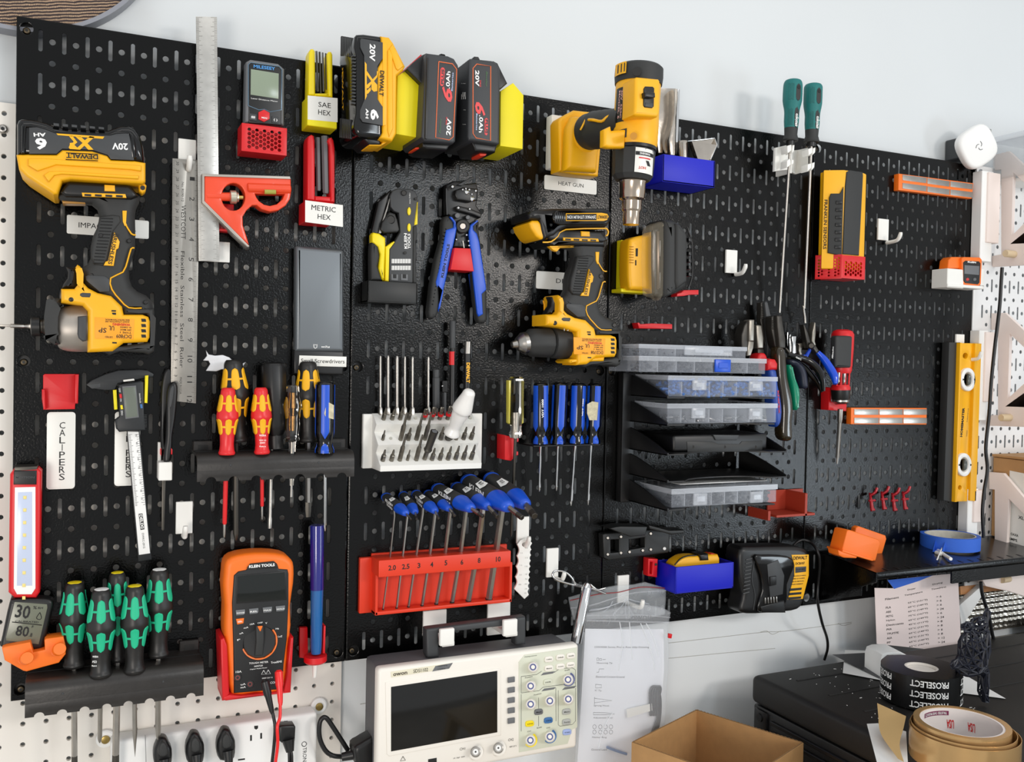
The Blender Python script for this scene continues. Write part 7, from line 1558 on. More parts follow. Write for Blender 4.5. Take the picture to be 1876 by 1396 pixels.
# ================================================================ PLIERS ROW (right of the organizer)
def rp(*p): return kR(*p)
m_jaw = mat('worn_jaw_steel', '#9c968c', .35, .85, var=.35, vscale=60); m_jawd = mat('dark_jaw_steel', '#4a4743', .4, .7, var=.3, vscale=60)
t = thing('combination_pliers', 'bright jawed pliers with red and blue handles right behind the organizer', 'pliers', W(1425, 780, .01))
pl('jaw', rp(176, 192, 186, 186, 216, 188, 214, 350, 176, 350), .030, .046, m_jaw, t, .002, 2)
pl('jaw_back', rp(120, 300, 140, 230, 168, 194, 176, 200, 174, 350, 160, 460, 120, 400), .022, .042, m_jawd, t, .002, 2)
pl('pivot_block', rp(170, 344, 214, 350, 210, 400, 190, 460, 160, 462), .026, .044, m_jaw, t, .002, 2)
pl('handle_red', rp(318, 500, 340, 480, 380, 486, 398, 520, 394, 566, 320, 570), .034, .062, m_red, t, .006, 3)
pl('handle_blue', smooth(rp(330, 566, 386, 568, 400, 680, 420, 780, 430, 880, 420, 960, 400, 992, 380, 980, 360, 820, 350, 700), 2), .034, .060, mat('cobalt_grip', '#1c46a0', .4), t, .006, 4)
tp('KNIPEX', rp(386, 722)[0], rp(396, 896)[0], 4, .0605, mat('crimson_print', '#c03040', .5), t, .03)
t = thing('side_cutters', 'steel jawed side cutters with a red shoulder, behind the top clear box', 'pliers', W(1395, 660, .01))
pl('jaw', rp(228, 232, 240, 226, 270, 230, 286, 330, 284, 404, 240, 404), .020, .036, m_jaw, t, .002, 2)
pl('neck', rp(240, 404, 286, 404, 300, 470, 240, 470), .018, .030, m_jawd, t, .002, 2); pl('red_shoulder', smooth(rp(244, 470, 262, 442, 296, 440, 314, 470, 312, 500, 244, 500), 2), .02, .044, m_red, t, .004, 3)
pl('lower_grip', rp(258, 500, 312, 500, 316, 600, 262, 600), .02, .040, m_gry, t, .004, 3)
t = thing('slip_joint_pliers', 'tall dark grey slip joint pliers with ridged jaws, behind the steel jawed cutters', 'pliers', W(1405, 660, .006))
pl('left_jaw', rp(264, 60, 284, 50, 292, 60, 290, 200, 300, 400, 270, 240, 262, 200), .008, .020, m_jawd, t, .0015, 2)
pl('right_jaw', rp(292, 62, 304, 46, 318, 60, 344, 170, 340, 240, 350, 380, 356, 470, 312, 470, 316, 330, 310, 210), .012, .026, m_gry, t, .002, 2)
mes = [tube_mesh('g', [W(*rp(264, 90 + k * 11)[0], .0205), W(*rp(290, 90 + k * 11)[0], .0205)], .0009, 5, 1) for k in range(9)]
multi('jaw_teeth', mes, m_dsteel, t)
t = thing('water_pump_pliers', 'long brown black dipped handle pliers hanging in front of the others', 'pliers', W(1445, 800, .02))
pl('left_jaw', rp(346, 170, 356, 160, 374, 160, 378, 240, 390, 420, 368, 380, 346, 260), .026, .044, m_jawd, t, .002, 2)
mes = [tube_mesh('g', [W(*rp(348, 196 + k * 12)[0], .0445), W(*rp(376, 196 + k * 12)[0], .0445)], .0009, 5, 1) for k in range(6)]
multi('jaw_teeth', mes, m_dsteel, t)
pl('right_jaw', rp(384, 166, 388, 156, 422, 158, 432, 230, 450, 330, 450, 402, 402, 402, 400, 330, 390, 240), .030, .052, m_jawd, t, .002, 2)
pl('handle', smooth(rp(402, 396, 450, 400, 470, 500, 480, 620, 510, 760, 520, 860, 510, 960, 514, 1060, 500, 1100, 456, 1100, 430, 1060, 432, 960, 434, 860, 424, 760, 404, 620, 398, 500), 3), .030, .056, mat('brown_black_dip', '#2e2618', .18, coat=.4), t, .009, 5)
pl('rear_handle', smooth(rp(360, 420, 400, 440, 400, 560, 392, 620, 380, 560), 2), .020, .034, m_blk, t, .005, 3)
t = thing('wire_nippers', 'chrome nippers with one green handle hanging between the larger pliers', 'pliers', W(1460, 750, .02))
pl('jaw', rp(462, 282, 470, 278, 476, 330, 470, 440, 462, 360), .026, .034, m_chrome, t, .0008, 1); pl('jaw', rp(480, 300, 490, 296, 492, 420, 484, 480, 478, 400), .030, .038, m_chrome, t, .0008, 1)
pl('jaw_plate', rp(496, 312, 530, 312, 526, 360, 530, 440, 500, 442, 502, 370), .030, .042, m_chrome, t, .001, 1)
pl('shank', rp(480, 470, 496, 470, 498, 540, 484, 540), .03, .040, m_jaw, t, .001, 1)
pl('green_handle', smooth(rp(482, 536, 506, 534, 530, 620, 560, 700, 566, 780, 552, 862, 532, 860, 524, 780, 510, 680, 492, 600), 3), .034, .054, mat('glossy_green_dip', '#0f8a68', .2, coat=.4), t, .006, 4)
t = thing('crimping_tool', 'small dark pliers with dark grey handles right of the green handled nippers', 'pliers', W(1478, 700, .01))
pl('head', rp(540, 368, 576, 364, 580, 378, 570, 430, 584, 470, 560, 470, 548, 420, 552, 384), .012, .030, m_jaw, t, .001, 1)
pl('blue_button', rp(586, 452, 604, 450, 606, 474, 586, 476), .02, .034, m_blue, t, .001, 1)
pl('grey_handle', smooth(rp(490, 490, 540, 486, 590, 520, 620, 590, 628, 690, 610, 708, 586, 690, 574, 600, 540, 540, 500, 520), 3), .028, .050, mat('slate_grip', '#24283a', .45), t, .006, 4)
pl('blue_sleeve', rp(500, 660, 512, 656, 514, 700, 504, 706), .024, .036, m_blue, t, .001, 1)
t = thing('electronics_cutters', 'glossy black handled cutters with curved grips crossing in front of the nippers', 'pliers', W(1490, 700, .03))
tube('upper_handle', [(*p, dd_) for p, dd_ in zip(rp(470, 450, 540, 470, 620, 500, 690, 560, 724, 640, 734, 724), (.046, .052, .058, .062, .064, .064))], [3, 6, 7, 7, 6, 3.4], m_blkg, t, 14, 5)
tube('lower_handle', [(*p, dd_) for p, dd_ in zip(rp(500, 480, 580, 530, 640, 600, 690, 660, 720, 730), (.040, .044, .048, .05, .05))], [3, 5, 6, 5.5, 3], m_blkg, t, 14, 5)
tp('GSC', rp(524, 474)[0], rp(566, 494)[0], 3, .0605, m_wht, t, .02)
tube('cutter_jaw', [(*p, .04) for p in rp(448, 400, 470, 430, 500, 470)], [1.5, 3, 4], m_dsteel, t, 8, 3)
t = thing('needle_nose_pliers', 'blue handled needle nose pliers spread open, left of the red ratchet driver', 'pliers', W(1510, 690, .03))
pl('left_jaw', rp(584, 224, 594, 226, 620, 290, 640, 360, 650, 400, 618, 402, 606, 340), .030, .042, m_jawd, t, .0015, 2)
pl('right_jaw', rp(668, 206, 676, 210, 678, 290, 672, 350, 680, 380, 664, 384, 648, 350, 652, 280), .032, .044, m_jaw, t, .0015, 2)
lathe('pivot', (*rp(642, 384)[0], .03), (*rp(642, 384)[0], .048), [(0, 6), (.9, 6), (1, 4)], m_jawd, t, 18)
pl('shank', rp(644, 380, 672, 376, 706, 430, 688, 446, 656, 404), .030, .044, m_jawd, t, .001, 1)
tube('blue_handle', [(*p, dd_) for p, dd_ in zip(rp(690, 432, 740, 490, 792, 570, 816, 620, 822, 672), (.042, .048, .056, .062, .066))], [4.5, 7, 8, 7.5, 4], mat('glossy_blue_dip', '#0d49cf', .18, coat=.4), t, 16, 5)
tube('rear_handle', [(*p, dd_) for p, dd_ in zip(rp(640, 400, 600, 470, 585, 520), (.035, .03, .03))], [3, 4, 4], mat('glossy_blue_dip', '#0d49cf'), t, 12, 4)
t = thing('pliers_rail', 'black rail on the board behind the row of pliers', 'rack', W(1420, 720, 0))
box('rail', W(1385, 700, .01).x, W(1500, 700, .01).x, .0005, .012, W(1440, 672, .01).z, W(1440, 640, .01).z, m_blk, t, .001, 1)
# ================================================================ OSCILLOSCOPE ON HOOKS
t = thing('oscilloscope', 'white and grey oscilloscope with a dark screen hanging by its handle from white hooks', 'oscilloscope', W(880, 1396, .06))
D = .095
a, b = W(*kV(182, 500)[0], D), W(*kV(1752, 290)[0], D); z1 = (a.z + b.z) / 2; z0 = z1 - .150
m_cream = mat('cream_plastic', '#f0ebe2', .4); m_sage = mat('pale_sage_panel', '#d5d8c6', .5); m_dg = mat('scope_grey_shell', '#5d5d60', .5)
box('rear_shell', a.x + .004, b.x - .003, .020, D - .014, z0 + .004, z1 - .004, m_dg, t, .006, 2)
box('front_bezel', a.x, b.x, D - .018, D, z0, z1, m_cream, t, .005, 3)
def vz(*p): return kV(*p)
pl('screen_frame', vz(240, 600, 270, 590, 1130, 486, 1144, 500, 1144, 1010, 270, 1176, 250, 1160), D - .001, D + .0012, m_cream, t, .001, 2)
pl('screen', vz(284, 634, 1114, 508, 1114, 988, 284, 1138), D, D + .0018, mat('scope_screen_glass', '#0d0c0b', .1), t, .0003, 1)
pl('control_panel', vz(1282, 440, 1326, 384, 1736, 326, 1740, 950, 1700, 966, 1664, 1078, 1284, 1146), D - .001, D + .0010, m_sage, t, .0008, 1)
pl('name_strip', vz(282, 516, 764, 446, 740, 488, 284, 560), D - .001, D + .0006, mat('pale_strip', '#e6e0c8', .5), t, .0003, 1); pl('speed_badge', vz(630, 470, 766, 446, 738, 490, 606, 512), D, D + .0009, m_mid, t, .0002, 1)
tp('owon', vz(300, 550)[0], vz(410, 534)[0], 5.2, D + .0010, mat('maker_bronze', '#4b4238', .5), t, .02); tp('SDS1102', vz(458, 524)[0], vz(572, 510)[0], 6.4, D + .0010, m_ink, t); rows('badge_print', [('100MHz', vz(650, 478)[0], vz(724, 468)[0], 2.4), ('1GS/s', vz(650, 500)[0], vz(706, 492)[0], 2.4)], D + .0012, m_ink, t)
rows('panel_print', [('CH1', vz(820, 1130)[0], vz(862, 1124)[0], 4.6), ('CH2', vz(1198, 1058)[0], vz(1240, 1052)[0], 4.6), ('1M  20pF  300V', vz(770, 1200)[0], vz(860, 1184)[0], 3), ('400V CAT II', vz(1208, 1108)[0], vz(1262, 1100)[0], 3)], D + .0004, m_ink, t)
rows('control_print', [('Multipurpose', vz(1328, 406)[0], vz(1422, 392)[0], 2.6), ('Position', vz(1330, 568)[0], vz(1388, 556)[0], 2.6), ('Scale', vz(1640, 510)[0], vz(1680, 502)[0], 2.6), ('Position', vz(1400, 702)[0], vz(1458, 688)[0], 2.6), ('Scale', vz(1422, 960)[0], vz(1462, 950)[0], 2.6), ('CH1', vz(1348, 988)[0], vz(1376, 982)[0], 2.4), ('CH2', vz(1498, 960)[0], vz(1526, 954)[0], 2.4)], D + .0013, m_ink, t)
for k in range(5): x, y = 1226, 580 + k * 80; pl('soft_key', vz(x - 26, y - 16, x + 26, y - 24, x + 26, y + 16, x - 26, y + 24), D, D + .0035, m_mid, t, .0008, 1)
for x, y in ((1392, 478), (1374, 626), (1666, 576), (1374, 768), (1524, 742), (1668, 728), (1372, 1050), (1524, 1022)):
    q = vz(x, y)[0]; lathe('knob', (*q, D), (*q, D + .016), [(0, 10.5), (.1, 10), (.9, 9), (1, 7.5)], m_cream, t, 24); q = (q[0], q[1]); lathe('knob_mark', (*q, D + .0158), (*q, D + .0163), [(0, 6.2), (1, 6.2)], mat('navy_ring', '#5b6291', .5), t, 20); lathe('knob_centre', (*q, D + .016), (*q, D + .0168), [(0, 3.6), (1, 3.6)], m_cream, t, 16)
for x, y, m_ in ((1372, 1046, m_ylw), (1522, 1016, mat('key_blue', '#3a6ea8')), (1666, 572, mat('navy_ring', '#5b6291'))): lathe('knob_ring', (*vz(x, y)[0], D), (*vz(x, y)[0], D + .0018), [(0, 12.6), (1, 12.6)], m_, t, 28)
for x, y, s_, m_ in ((1518, 418, 'Utility', m_cream), (1608, 402, 'Default', m_cream), (1690, 390, 'AutoSet', m_cream), (1518, 488, 'Measure', m_cream), (1608, 474, 'Acquire', m_cream), (1688, 462, 'Cursor', m_cream), (1510, 596, 'HOR', m_sage), (1438, 830, 'Math', m_mid), (1368, 922, 'CH1', m_ylw), (1514, 896, 'CH2', mat('key_blue', '#3a6ea8')), (1656, 828, 'Menu', mat('soft_grey_key', '#aeb0ac', .5)), (1656, 908, 'Force', mat('soft_grey_key', '#aeb0ac')), (1660, 988, 'Copy', mat('pale_blue_key', '#9fb0e0', .5))):
    pl('key', smooth(vz(x - 32, y + 2, x - 24, y - 18, x + 24, y - 24, x + 34, y - 4, x + 26, y + 18, x - 26, y + 24), 2), D, D + .003, m_, t, .0008, 1); tp(s_, vz(x - 20, y + 8)[0], vz(x + 22, y + 2)[0], 2.4, D + .0033, m_ink, t, .01, name='key_print')
def ln_(pts): return tube_mesh('l', [W(*p, D + .0011) for p in vz(*pts)], .0003, 4, 1)
multi('panel_lines', [ln_(p) for p in ((1300, 552, 1420, 536, 1460, 510), (1560, 520, 1600, 490, 1700, 484, 1724, 500, 1724, 626), (1300, 552, 1300, 680, 1440, 662, 1470, 636, 1724, 600), (1300, 690, 1300, 980), (1570, 640, 1572, 900), (1590, 660, 1590, 930, 1604, 940, 1700, 926, 1724, 900, 1724, 640), (1436, 716, 1436, 800), (1436, 860, 1436, 940))], m_gry, t)
for x, y in ((1510, 526), (1516, 650), (1676, 640)): pl('section_bar', vz(x - 58, y + 18, x - 36, y - 4, x + 40, y - 14, x + 56, y - 14, x + 38, y + 2), D, D + .0012, m_mid, t, .0001, 1)
for x, y in ((944, 1140), (1122, 1110)):
    q = vz(x, y)[0]; lathe('connector_seat', (*q, D - .001), (*q, D + .0015), [(0, 13.5), (.8, 13.5), (1, 12)], m_cream, t, 32); lathe('bnc_shell', (*q, D), (*q, D + .014), [(0, 9.5), (.3, 9.5), (.35, 7.5), (1, 7.2)], m_steel, t, 28); lathe('bnc_core', (*q, D + .0138), (*q, D + .0145), [(0, 5), (1, 5)], m_wht, t, 20); lathe('bnc_pin', (*q, D + .0143), (*q, D + .0155), [(0, 1.6), (1, 1.4)], m_ink, t, 10)
pl('usb_port', vz(574, 1200, 640, 1188, 640, 1230, 574, 1240), D, D + .0008, m_ink, t, .0002, 1); tube('hazard_sign', [(*p, D + .0005) for p in vz(376, 1176, 356, 1212, 396, 1206, 376, 1176)], .5, m_ink, t, 4, 1)
dh = .070
pl('handle', vz(560, 186, 576, 180, 1334, 84, 1338, 100, 1338, 300, 1258, 308, 1250, 150, 656, 216, 660, 400, 572, 410, 562, 390), dh - .018, dh, m_gry, t, .003, 2)
for q0, q1, lb in (((668, 186), (780, 306), 'left'), ((1164, 114), (1272, 230), 'right')):
    h = thing('scope_hook', 'white square clip hooked over the %s half of the oscilloscope handle' % lb, 'hook', W(*kV((q0[0] + q1[0]) / 2, q1[1])[0], .07), 'white hooks over the oscilloscope handle')
    wbox('front_lip', kV(*q0)[0], kV(*q1)[0], dh + .002, dh + .009, m_white, h, .002, 3)
    c0, c1 = W(*kV(q0[0] + 8, q0[1] + 6)[0], dh), W(*kV(q1[0] - 8, q1[1] - 6)[0], dh)
    box('arm', c0.x, c1.x, .002, dh + .004, c1.z - .001, c1.z + .006, m_white, h, .001, 1)
hook('white hook plate below the right end of the orange red hex key rack', kO(1144, 1155)[0], kO(1325, 1396)[0], kO(1240, 1280)[0], .028)
# ================================================================ PROBE BAGS
m_bag = mat('clear_poly_bag', '#dfe4e8', .12, alpha=.20); m_bag2 = mat('milky_poly_bag', '#e6e9ee', .2, alpha=.16)
hook('white hook the clear probe bags hang from', (1133, 1055), (1152, 1103), kT(930, 700)[0], .045)
t = thing('zip_bag', 'crumpled clear zip bag with a red stripe hanging behind the probe bag', 'bag', W(1130, 1150, .02))
pl('film', kX(92, 178, 300, 116, 440, 90, 560, 84, 640, 66, 786, 108, 784, 200, 776, 300, 640, 330, 400, 330, 130, 340, 108, 270), .020, .026, m_bag, t, .002, 2)
tube('zip_line', [(*p, .0275) for p in kX(100, 250, 240, 232, 420, 176, 560, 140, 780, 124)], 1.6, m_bag2, t, 8, 3); tube('red_stripe', [(*p, .0275) for p in kX(96, 196, 300, 150, 450, 136, 600, 100, 780, 108)], .9, mat('zip_red', '#9c3a3c', .4), t, 6, 3)
mes = [tube_mesh('f', [W(*p, .028) for p in kX(*q)], .0007, 5, 3) for q in ((500, 180, 470, 230, 440, 260, 400, 300), (500, 185, 440, 215, 330, 250, 240, 262), (510, 190, 520, 250, 560, 320), (515, 185, 560, 200, 660, 220), (400, 200, 380, 240, 330, 280), (500, 190, 490, 260, 500, 330), (230, 270, 300, 262, 380, 240))]
multi('creases', mes, m_cpe, t)
t = thing('probe_bag', 'clear bag holding the probe assembly sheet and a black probe, hung right of the oscilloscope', 'bag', W(1140, 1390, .03))
pl('film', kX(214, 300, 240, 290, 500, 240, 640, 226, 770, 252, 822, 282, 810, 340, 800, 400, 806, 600, 790, 900, 770, 1200, 750, 1500, 130, 1500, 160, 1100, 186, 700, 206, 400), .044, .052, m_bag2, t, .003, 2)
tube('zip_line', [(*p, .053) for p in kX(214, 304, 400, 302, 600, 300, 812, 318)], 1.0, m_bag2, t, 8, 2); tube('zip_line', [(*p, .053) for p in kX(212, 340, 400, 344, 600, 350, 806, 352)], 1.6, m_bag2, t, 8, 2)
pl('red_tab', kX(804, 434, 828, 438, 822, 468, 802, 466), .046, .05, m_red, t, .0004, 1)
mes = [tube_mesh('f', [W(*p, .053) for p in kX(*q)], .0009, 5, 3) for q in ((450, 350, 470, 500, 440, 700), (520, 350, 530, 480, 540, 620), (600, 360, 650, 480, 690, 620, 700, 700), (640, 360, 690, 460, 730, 600), (300, 1250, 340, 1100, 400, 1000))]
multi('creases', mes, mat('bag_crease', '#f1f4f8', .2, alpha=.5), t)
t = thing('probe_sheet', 'printed OW3000 probe assembly sheet inside the hanging clear bag', 'paper', W(1130, 1390, .04))
pl('sheet', kX(205, 398, 480, 402, 764, 400, 768, 700, 720, 1300, 700, 1500, 140, 1500, 170, 1000), .0375, .0385, mat('sheet_white', '#eceef4', .6), t, 0, 1)
rows('sheet_print', [('OW3000 Series Probe Assembly Drawing', kX(268, 540)[0], kX(660, 540)[0], 4.4), ('Measuring Tip', kX(286, 652)[0], kX(398, 652)[0], 3.6), ('Electrical Contact Ground', kX(280, 748)[0], kX(484, 750)[0], 3.6), ('IC Tip', kX(272, 848)[0], kX(320, 850)[0], 3.6), ('Sprung Hook', kX(264, 956)[0], kX(374, 958)[0], 3.6), ('Adjustment Tool', kX(260, 1044)[0], kX(398, 1044)[0], 3.6), ('Marker Ring', kX(252, 1184)[0], kX(356, 1184)[0], 3.6), ('Ground Lead', kX(246, 1270)[0], kX(358, 1270)[0], 3.6)], .0388, m_ink, t)
rows('card_print', [('owon', kX(530, 342)[0], kX(676, 334)[0], 9)], .0392, m_ink, t, .02)
mes = []
for q in ((288, 608, 300, 608, 300, 626, 288, 626, 288, 608), (306, 612, 322, 612, 322, 624, 306, 624, 306, 612), (330, 618, 350, 618), (286, 710, 300, 710, 304, 686, 338, 686), (278, 796, 320, 800, 320, 820, 278, 822, 278, 796), (270, 888, 270, 938), (270, 896, 394, 912, 270, 928), (262, 998, 350, 1000, 416, 1008, 350, 1014, 262, 1014, 262, 998)) + tuple(sum(([x + 13 * math.cos(a * .785), y + 15 * math.sin(a * .785)] for a in range(9)), []) for x in (270, 312, 350, 388) for y in (1100, 1138)):
    mes.append(tube_mesh('s', [W(*p, .0387) for p in kX(*q)], .00035, 4, 1))
multi('sheet_drawings', mes, m_mid, t)
t = thing('scope_probe', 'coiled black oscilloscope probe inside the hanging clear bag', 'cable', W(1190, 1370, .043))
for k in range(4): tube('cable_coil', [(*p, .042) for p in kX(672 + k * 18, 1020, 668 + k * 18, 860, 690 + k * 14, 812, 720 + k * 8, 830, 742 - k * 4, 900, 736 - k * 6, 1050, 700 - k * 10, 1170, 640, 1260)], 2.4, m_blk, t, 8, 3)
pl('tag', kX(500, 974, 680, 934, 684, 984, 506, 1036), .0425, .0435, m_lab, t, 0, 1); tube('probe_tip', [(*p, .042) for p in kX(360, 1246, 420, 1270, 500, 1296)], 2.4, mat('key_blue', '#3a6ea8'), t, 8, 2)
# ================================================================ BOLT BRACKET, BLUE BIN, CHARGER
t = thing('bolt_bracket', 'black printed bracket with bolts and arms on the lower third panel', 'holder', W(1165, 1020, 0))
pl('plate', kT(736, 176, 756, 166, 1260, 120, 1280, 136, 1282, 310, 1270, 326, 780, 388, 744, 364), .0005, .016, m_dk, t, .002, 2, holes=[kT(800, 220, 870, 216, 870, 320, 800, 326), kT(950, 220, 1080, 200, 1080, 280, 950, 300)])
pl('arm', kT(790, 126, 880, 108, 1100, 110, 1084, 184, 960, 194), .010, .040, m_dk, t, .0015, 2); pl('arm', kT(1112, 100, 1280, 142, 1400, 138, 1404, 164, 1300, 178, 1120, 130), .010, .040, m_dk, t, .0015, 2)
for i, (x, y) in enumerate(((776, 204), (884, 194), (1128, 168), (776, 338), (884, 326), (954, 318), (1062, 306), (1128, 298), (1238, 290))):
    lathe('bolt_head', (*kT(x, y)[0], .015), (*kT(x, y)[0], .0185), [(0, 3.2), (.6, 3.2), (1, 2.2)], m_steel if i < 8 else m_wht, t, 14)
t = thing('parts_bin', 'deep blue printed bin holding a yellow tape measure below the organizer', 'tray', W(1270, 1085, 0))
x1 = W(*kT(1805, 500)[0], .056).x; xw = W(*kT(1176, 480)[0], .004).x; zt, zb = W(*kT(1600, 420)[0], .056).z, W(*kT(1600, 634)[0], .056).z
tray(t, xw, x1, zb, zt, .0005, .056, m_dblue)
t = thing('tape_measure', 'yellow and black tape measure lying in the deep blue bin', 'measuring tool', W(1280, 1055, .03))
pl('case', smooth(kT(1322, 424, 1370, 380, 1420, 356, 1500, 350, 1560, 352, 1680, 340, 1694, 410, 1690, 480, 1500, 500, 1340, 490), 2), .014, .040, m_yel, t, .004, 3)
pl('lock', kT(1530, 340, 1600, 334, 1606, 388, 1540, 392), .016, .044, m_blk, t, .003, 2); tube('edge_band', [(*p, .041) for p in kT(1322, 424, 1370, 374, 1430, 350, 1500, 346)], 1.4, m_blk, t, 6, 3); pl('hook_end', kT(1620, 330, 1676, 338, 1680, 354, 1620, 344), .02, .036, m_red, t, .001, 1)
t = thing('red_clip', 'small red glossy clip on the left side of the deep blue bin', 'clip', W(1197, 1058, .01))
pl('clip_frame', kT(1108, 372, 1186, 376, 1180, 528, 1104, 516), .0005, .016, m_red, t, .0015, 2, holes=[kT(1124, 400, 1146, 402, 1140, 500, 1120, 496)]); lathe('button', (*kT(1168, 420)[0], .015), (*kT(1168, 420)[0], .018), [(0, 2.6), (1, 2)], m_ink, t, 12)
t = thing('battery_charger', 'black battery charger with a yellow label mounted on the lower right board', 'charger', W(1410, 1120, .0))
pl('case', smooth(kU(60, 236, 150, 216, 380, 214, 470, 226, 500, 262, 500, 330, 484, 460, 470, 560, 430, 622, 300, 640, 110, 650, 60, 620, 80, 520, 56, 400), 3), .010, .050, m_blk, t, .008, 4)
pl('bay_frame', smooth(kU(150, 280, 200, 270, 320, 272, 390, 290, 404, 350, 360, 460, 350, 600, 200, 640, 170, 600, 200, 500, 190, 400), 2), .045, .056, m_blkg, t, .003, 2)
pl('bay', kU(230, 330, 300, 300, 340, 400, 330, 520, 250, 540, 240, 440), .055, .0572, m_gry, t, .0006, 1); pl('bay_rail', kU(250, 410, 290, 404, 290, 460, 250, 470), .056, .060, m_blk, t, .001, 1); pl('bay_foot', kU(186, 600, 340, 560, 350, 640, 200, 640), .05, .058, m_blk, t, .002, 2)
for k in range(5): pl('contact', kU(214 + k * 18, 544 - k * 2, 222 + k * 18, 543 - k * 2, 224 + k * 18, 580 - k * 2, 216 + k * 18, 582 - k * 2), .056, .0585, m_steel, t, .0003, 1)
pl('rating_label', kU(386, 268, 496, 266, 496, 400, 458, 550, 362, 556, 404, 400, 404, 330), .049, .0506, m_yel, t, .0002, 1)
pl('label_band', kU(410, 346, 480, 342, 478, 376, 410, 384), .05, .0509, m_gry, t, .0001, 1)
rows('label_lettering', [('DEWALT', kU(398, 300)[0], kU(486, 296)[0], 6.4), ('DCB107', kU(412, 332)[0], kU(470, 328)[0], 4.4), ('12V-20V MAX', kU(412, 366)[0], kU(474, 362)[0], 2.6), ('READ INSTRUCTION MANUAL', kU(400, 408)[0], kU(478, 402)[0], 2), ('LIRE LE GUIDE', kU(392, 426)[0], kU(470, 420)[0], 2), ('LEA EL MANUAL', kU(388, 444)[0], kU(466, 438)[0], 2), ('AVERTISSEMENT', kU(386, 462)[0], kU(460, 456)[0], 2)], .0511, m_ink, t, .02)
for k in range(3): pl('label_icon', kU(376 - k * 5, 484 + k * 28, 452 - k * 2, 478 + k * 28, 450 - k * 2, 492 + k * 28, 374 - k * 5, 500 + k * 28), .05, .0509, m_ink, t, .0001, 1)
mes = [tube_mesh('v', [W(*kU(92 - k * 2, 300 + k * 24)[0], .0502), W(*kU(132 - k * 2, 290 + k * 24)[0], .0505)], .0011, 5, 1) for k in range(10)]
multi('vents', mes, m_gry, t); tube('rim_line', [(*p, .0505) for p in kU(148, 300, 130, 420, 150, 520, 140, 620)], 1, m_gry, t, 6, 3)
t = thing('charger_cable', 'black cable looping up from the battery charger and hanging down the wall', 'cable', W(1510, 1200, .03))
tube('cord', [(*p, dd_) for p, dd_ in zip(kU(394, 216, 420, 188, 460, 172, 510, 190, 550, 240, 566, 320, 556, 450, 552, 560, 580, 700, 612, 800, 616, 870, 596, 940), (.02, .018, .02, .03, .05, .05, .04, .04, .03, .0, -.01, -.02))], 2.6, m_blk, t, 10, 5)
# ================================================================ METAL SHELF AND WHAT IS ON IT
t = thing('metal_shelf', 'black metal shelf sticking out at the right below the level', 'shelf', (1.6, -.05, 1.09))
xs0 = 1.254; dF = .131; zF = Xp(1604, 1048.6, xs0).z; zW = 1.1322; xs1 = 2.15
U_ = Vector((0, -dF, zF - zW)); 
prism('top_plate', [[(0, 0), (U_.length, 0), (U_.length, xs1 - xs0), (0, xs1 - xs0)]], (xs0, 0, zW), U_, (1, 0, 0), -.0016, 0, mat('shelf_black_metal', '#141414', .22, bump=.12, bscale=300), t, 0, 1)
box('front_lip', xs0, xs1, dF - .008, dF, zF - .013, zF, m_panel, t, .0035, 3)
prism('side_plate', [[(.002, zW), (dF, zF), (dF, zF - .016), (.10, zF - .03), (.10, zF - .045), (.002, TOP - .806)]], (0, 0, 0), (0, -1, 0), ZU, -xs0 - .002, -xs0, m_panel, t, .0003, 1)
box('lower_beam', W(1740, 1075, .1).x, xs1, .100, .104, zF - .042, zF - .006, m_panel, t, .0006, 1)
mes = [obox_mesh('s', (xs0 + .03 + k * IN, -dF + .010, zF + .0014), (1, 0, 0), (0, 1, 0), (0, 0, 1), .0016, .014, .0004) for k in range(34)]
multi('edge_slots', mes, m_ink, t)
m_btp = mat('blue_crepe_tape', '#2a62cc', .65, bump=.2, bscale=600)
t = thing('tape_roll', 'flat roll of blue masking tape lying on the black metal shelf', 'tape', (1.62, -.06, 1.13))
c = Zp(1740, 1003, 1.128); c = Vector((c.x, c.y, 1.1285)); r = .058
def ringm(c, r0, r1, h, n=48, ax=None):
    vs, fs = [], []
    for k in range(n):
        a = 2 * math.pi * k / n
        for rr, z in ((r1, 0), (r1, h), (r0, h), (r0, 0)): vs.append(Vector((c[0] + rr * math.cos(a), c[1] + rr * math.sin(a), c[2] + z)))
    for k in range(n):
        for j in range(4): fs.append((k * 4 + j, k * 4 + (j + 1) % 4, ((k + 1) % n) * 4 + (j + 1) % 4, ((k + 1) % n) * 4 + j))
    return vs, fs
pxr = W(1681, 985, -c.y); 
raw('tape', *ringm(c, .044, .051, .024), m_btp, t); raw('core', *ringm(c, .0415, .0438, .0238), mat('cardboard_core', '#d9d5c8', .7, var=.2, vscale=80), t)
raw('loose_end', [c + Vector(p) for p in ((-.050, -.010, .001), (-.068, -.020, 0), (-.062, -.034, 0), (-.044, -.026, .001), (-.050, -.010, .018), (-.044, -.026, .018))], [(0, 1, 2, 3), (0, 1, 4), (3, 2, 5)], m_btp, t)
t = thing('cable_tie', 'white plastic clip and tie lying on the shelf in front of the blue tape', 'clip', Zp(1725, 1018, 1.125))
def sP(x, y, dz=0): v = ray(x, y); 
for nm, p, r_ in (('bar', ((1716, 1006), (1728, 1015), (1742, 1024)), 3.0), ('finger', ((1715, 1012), (1724, 1015)), 3.4), ('tie', ((1727, 1001), (1722, 1012), (1717, 1025)), 1.2)):
    link(nm, tube_mesh(nm, [Zp(x, y, 1.129 if nm != 'tie' else 1.134) for x, y in p], r_ * mpp(Zp(1725, 1015, 1.129)), 10, 3), m_wht, t, 60)
t = thing('orange_clamp', 'orange printed slotted block leaning on the black metal shelf', 'holder', Zp(1580, 1025, 1.128))
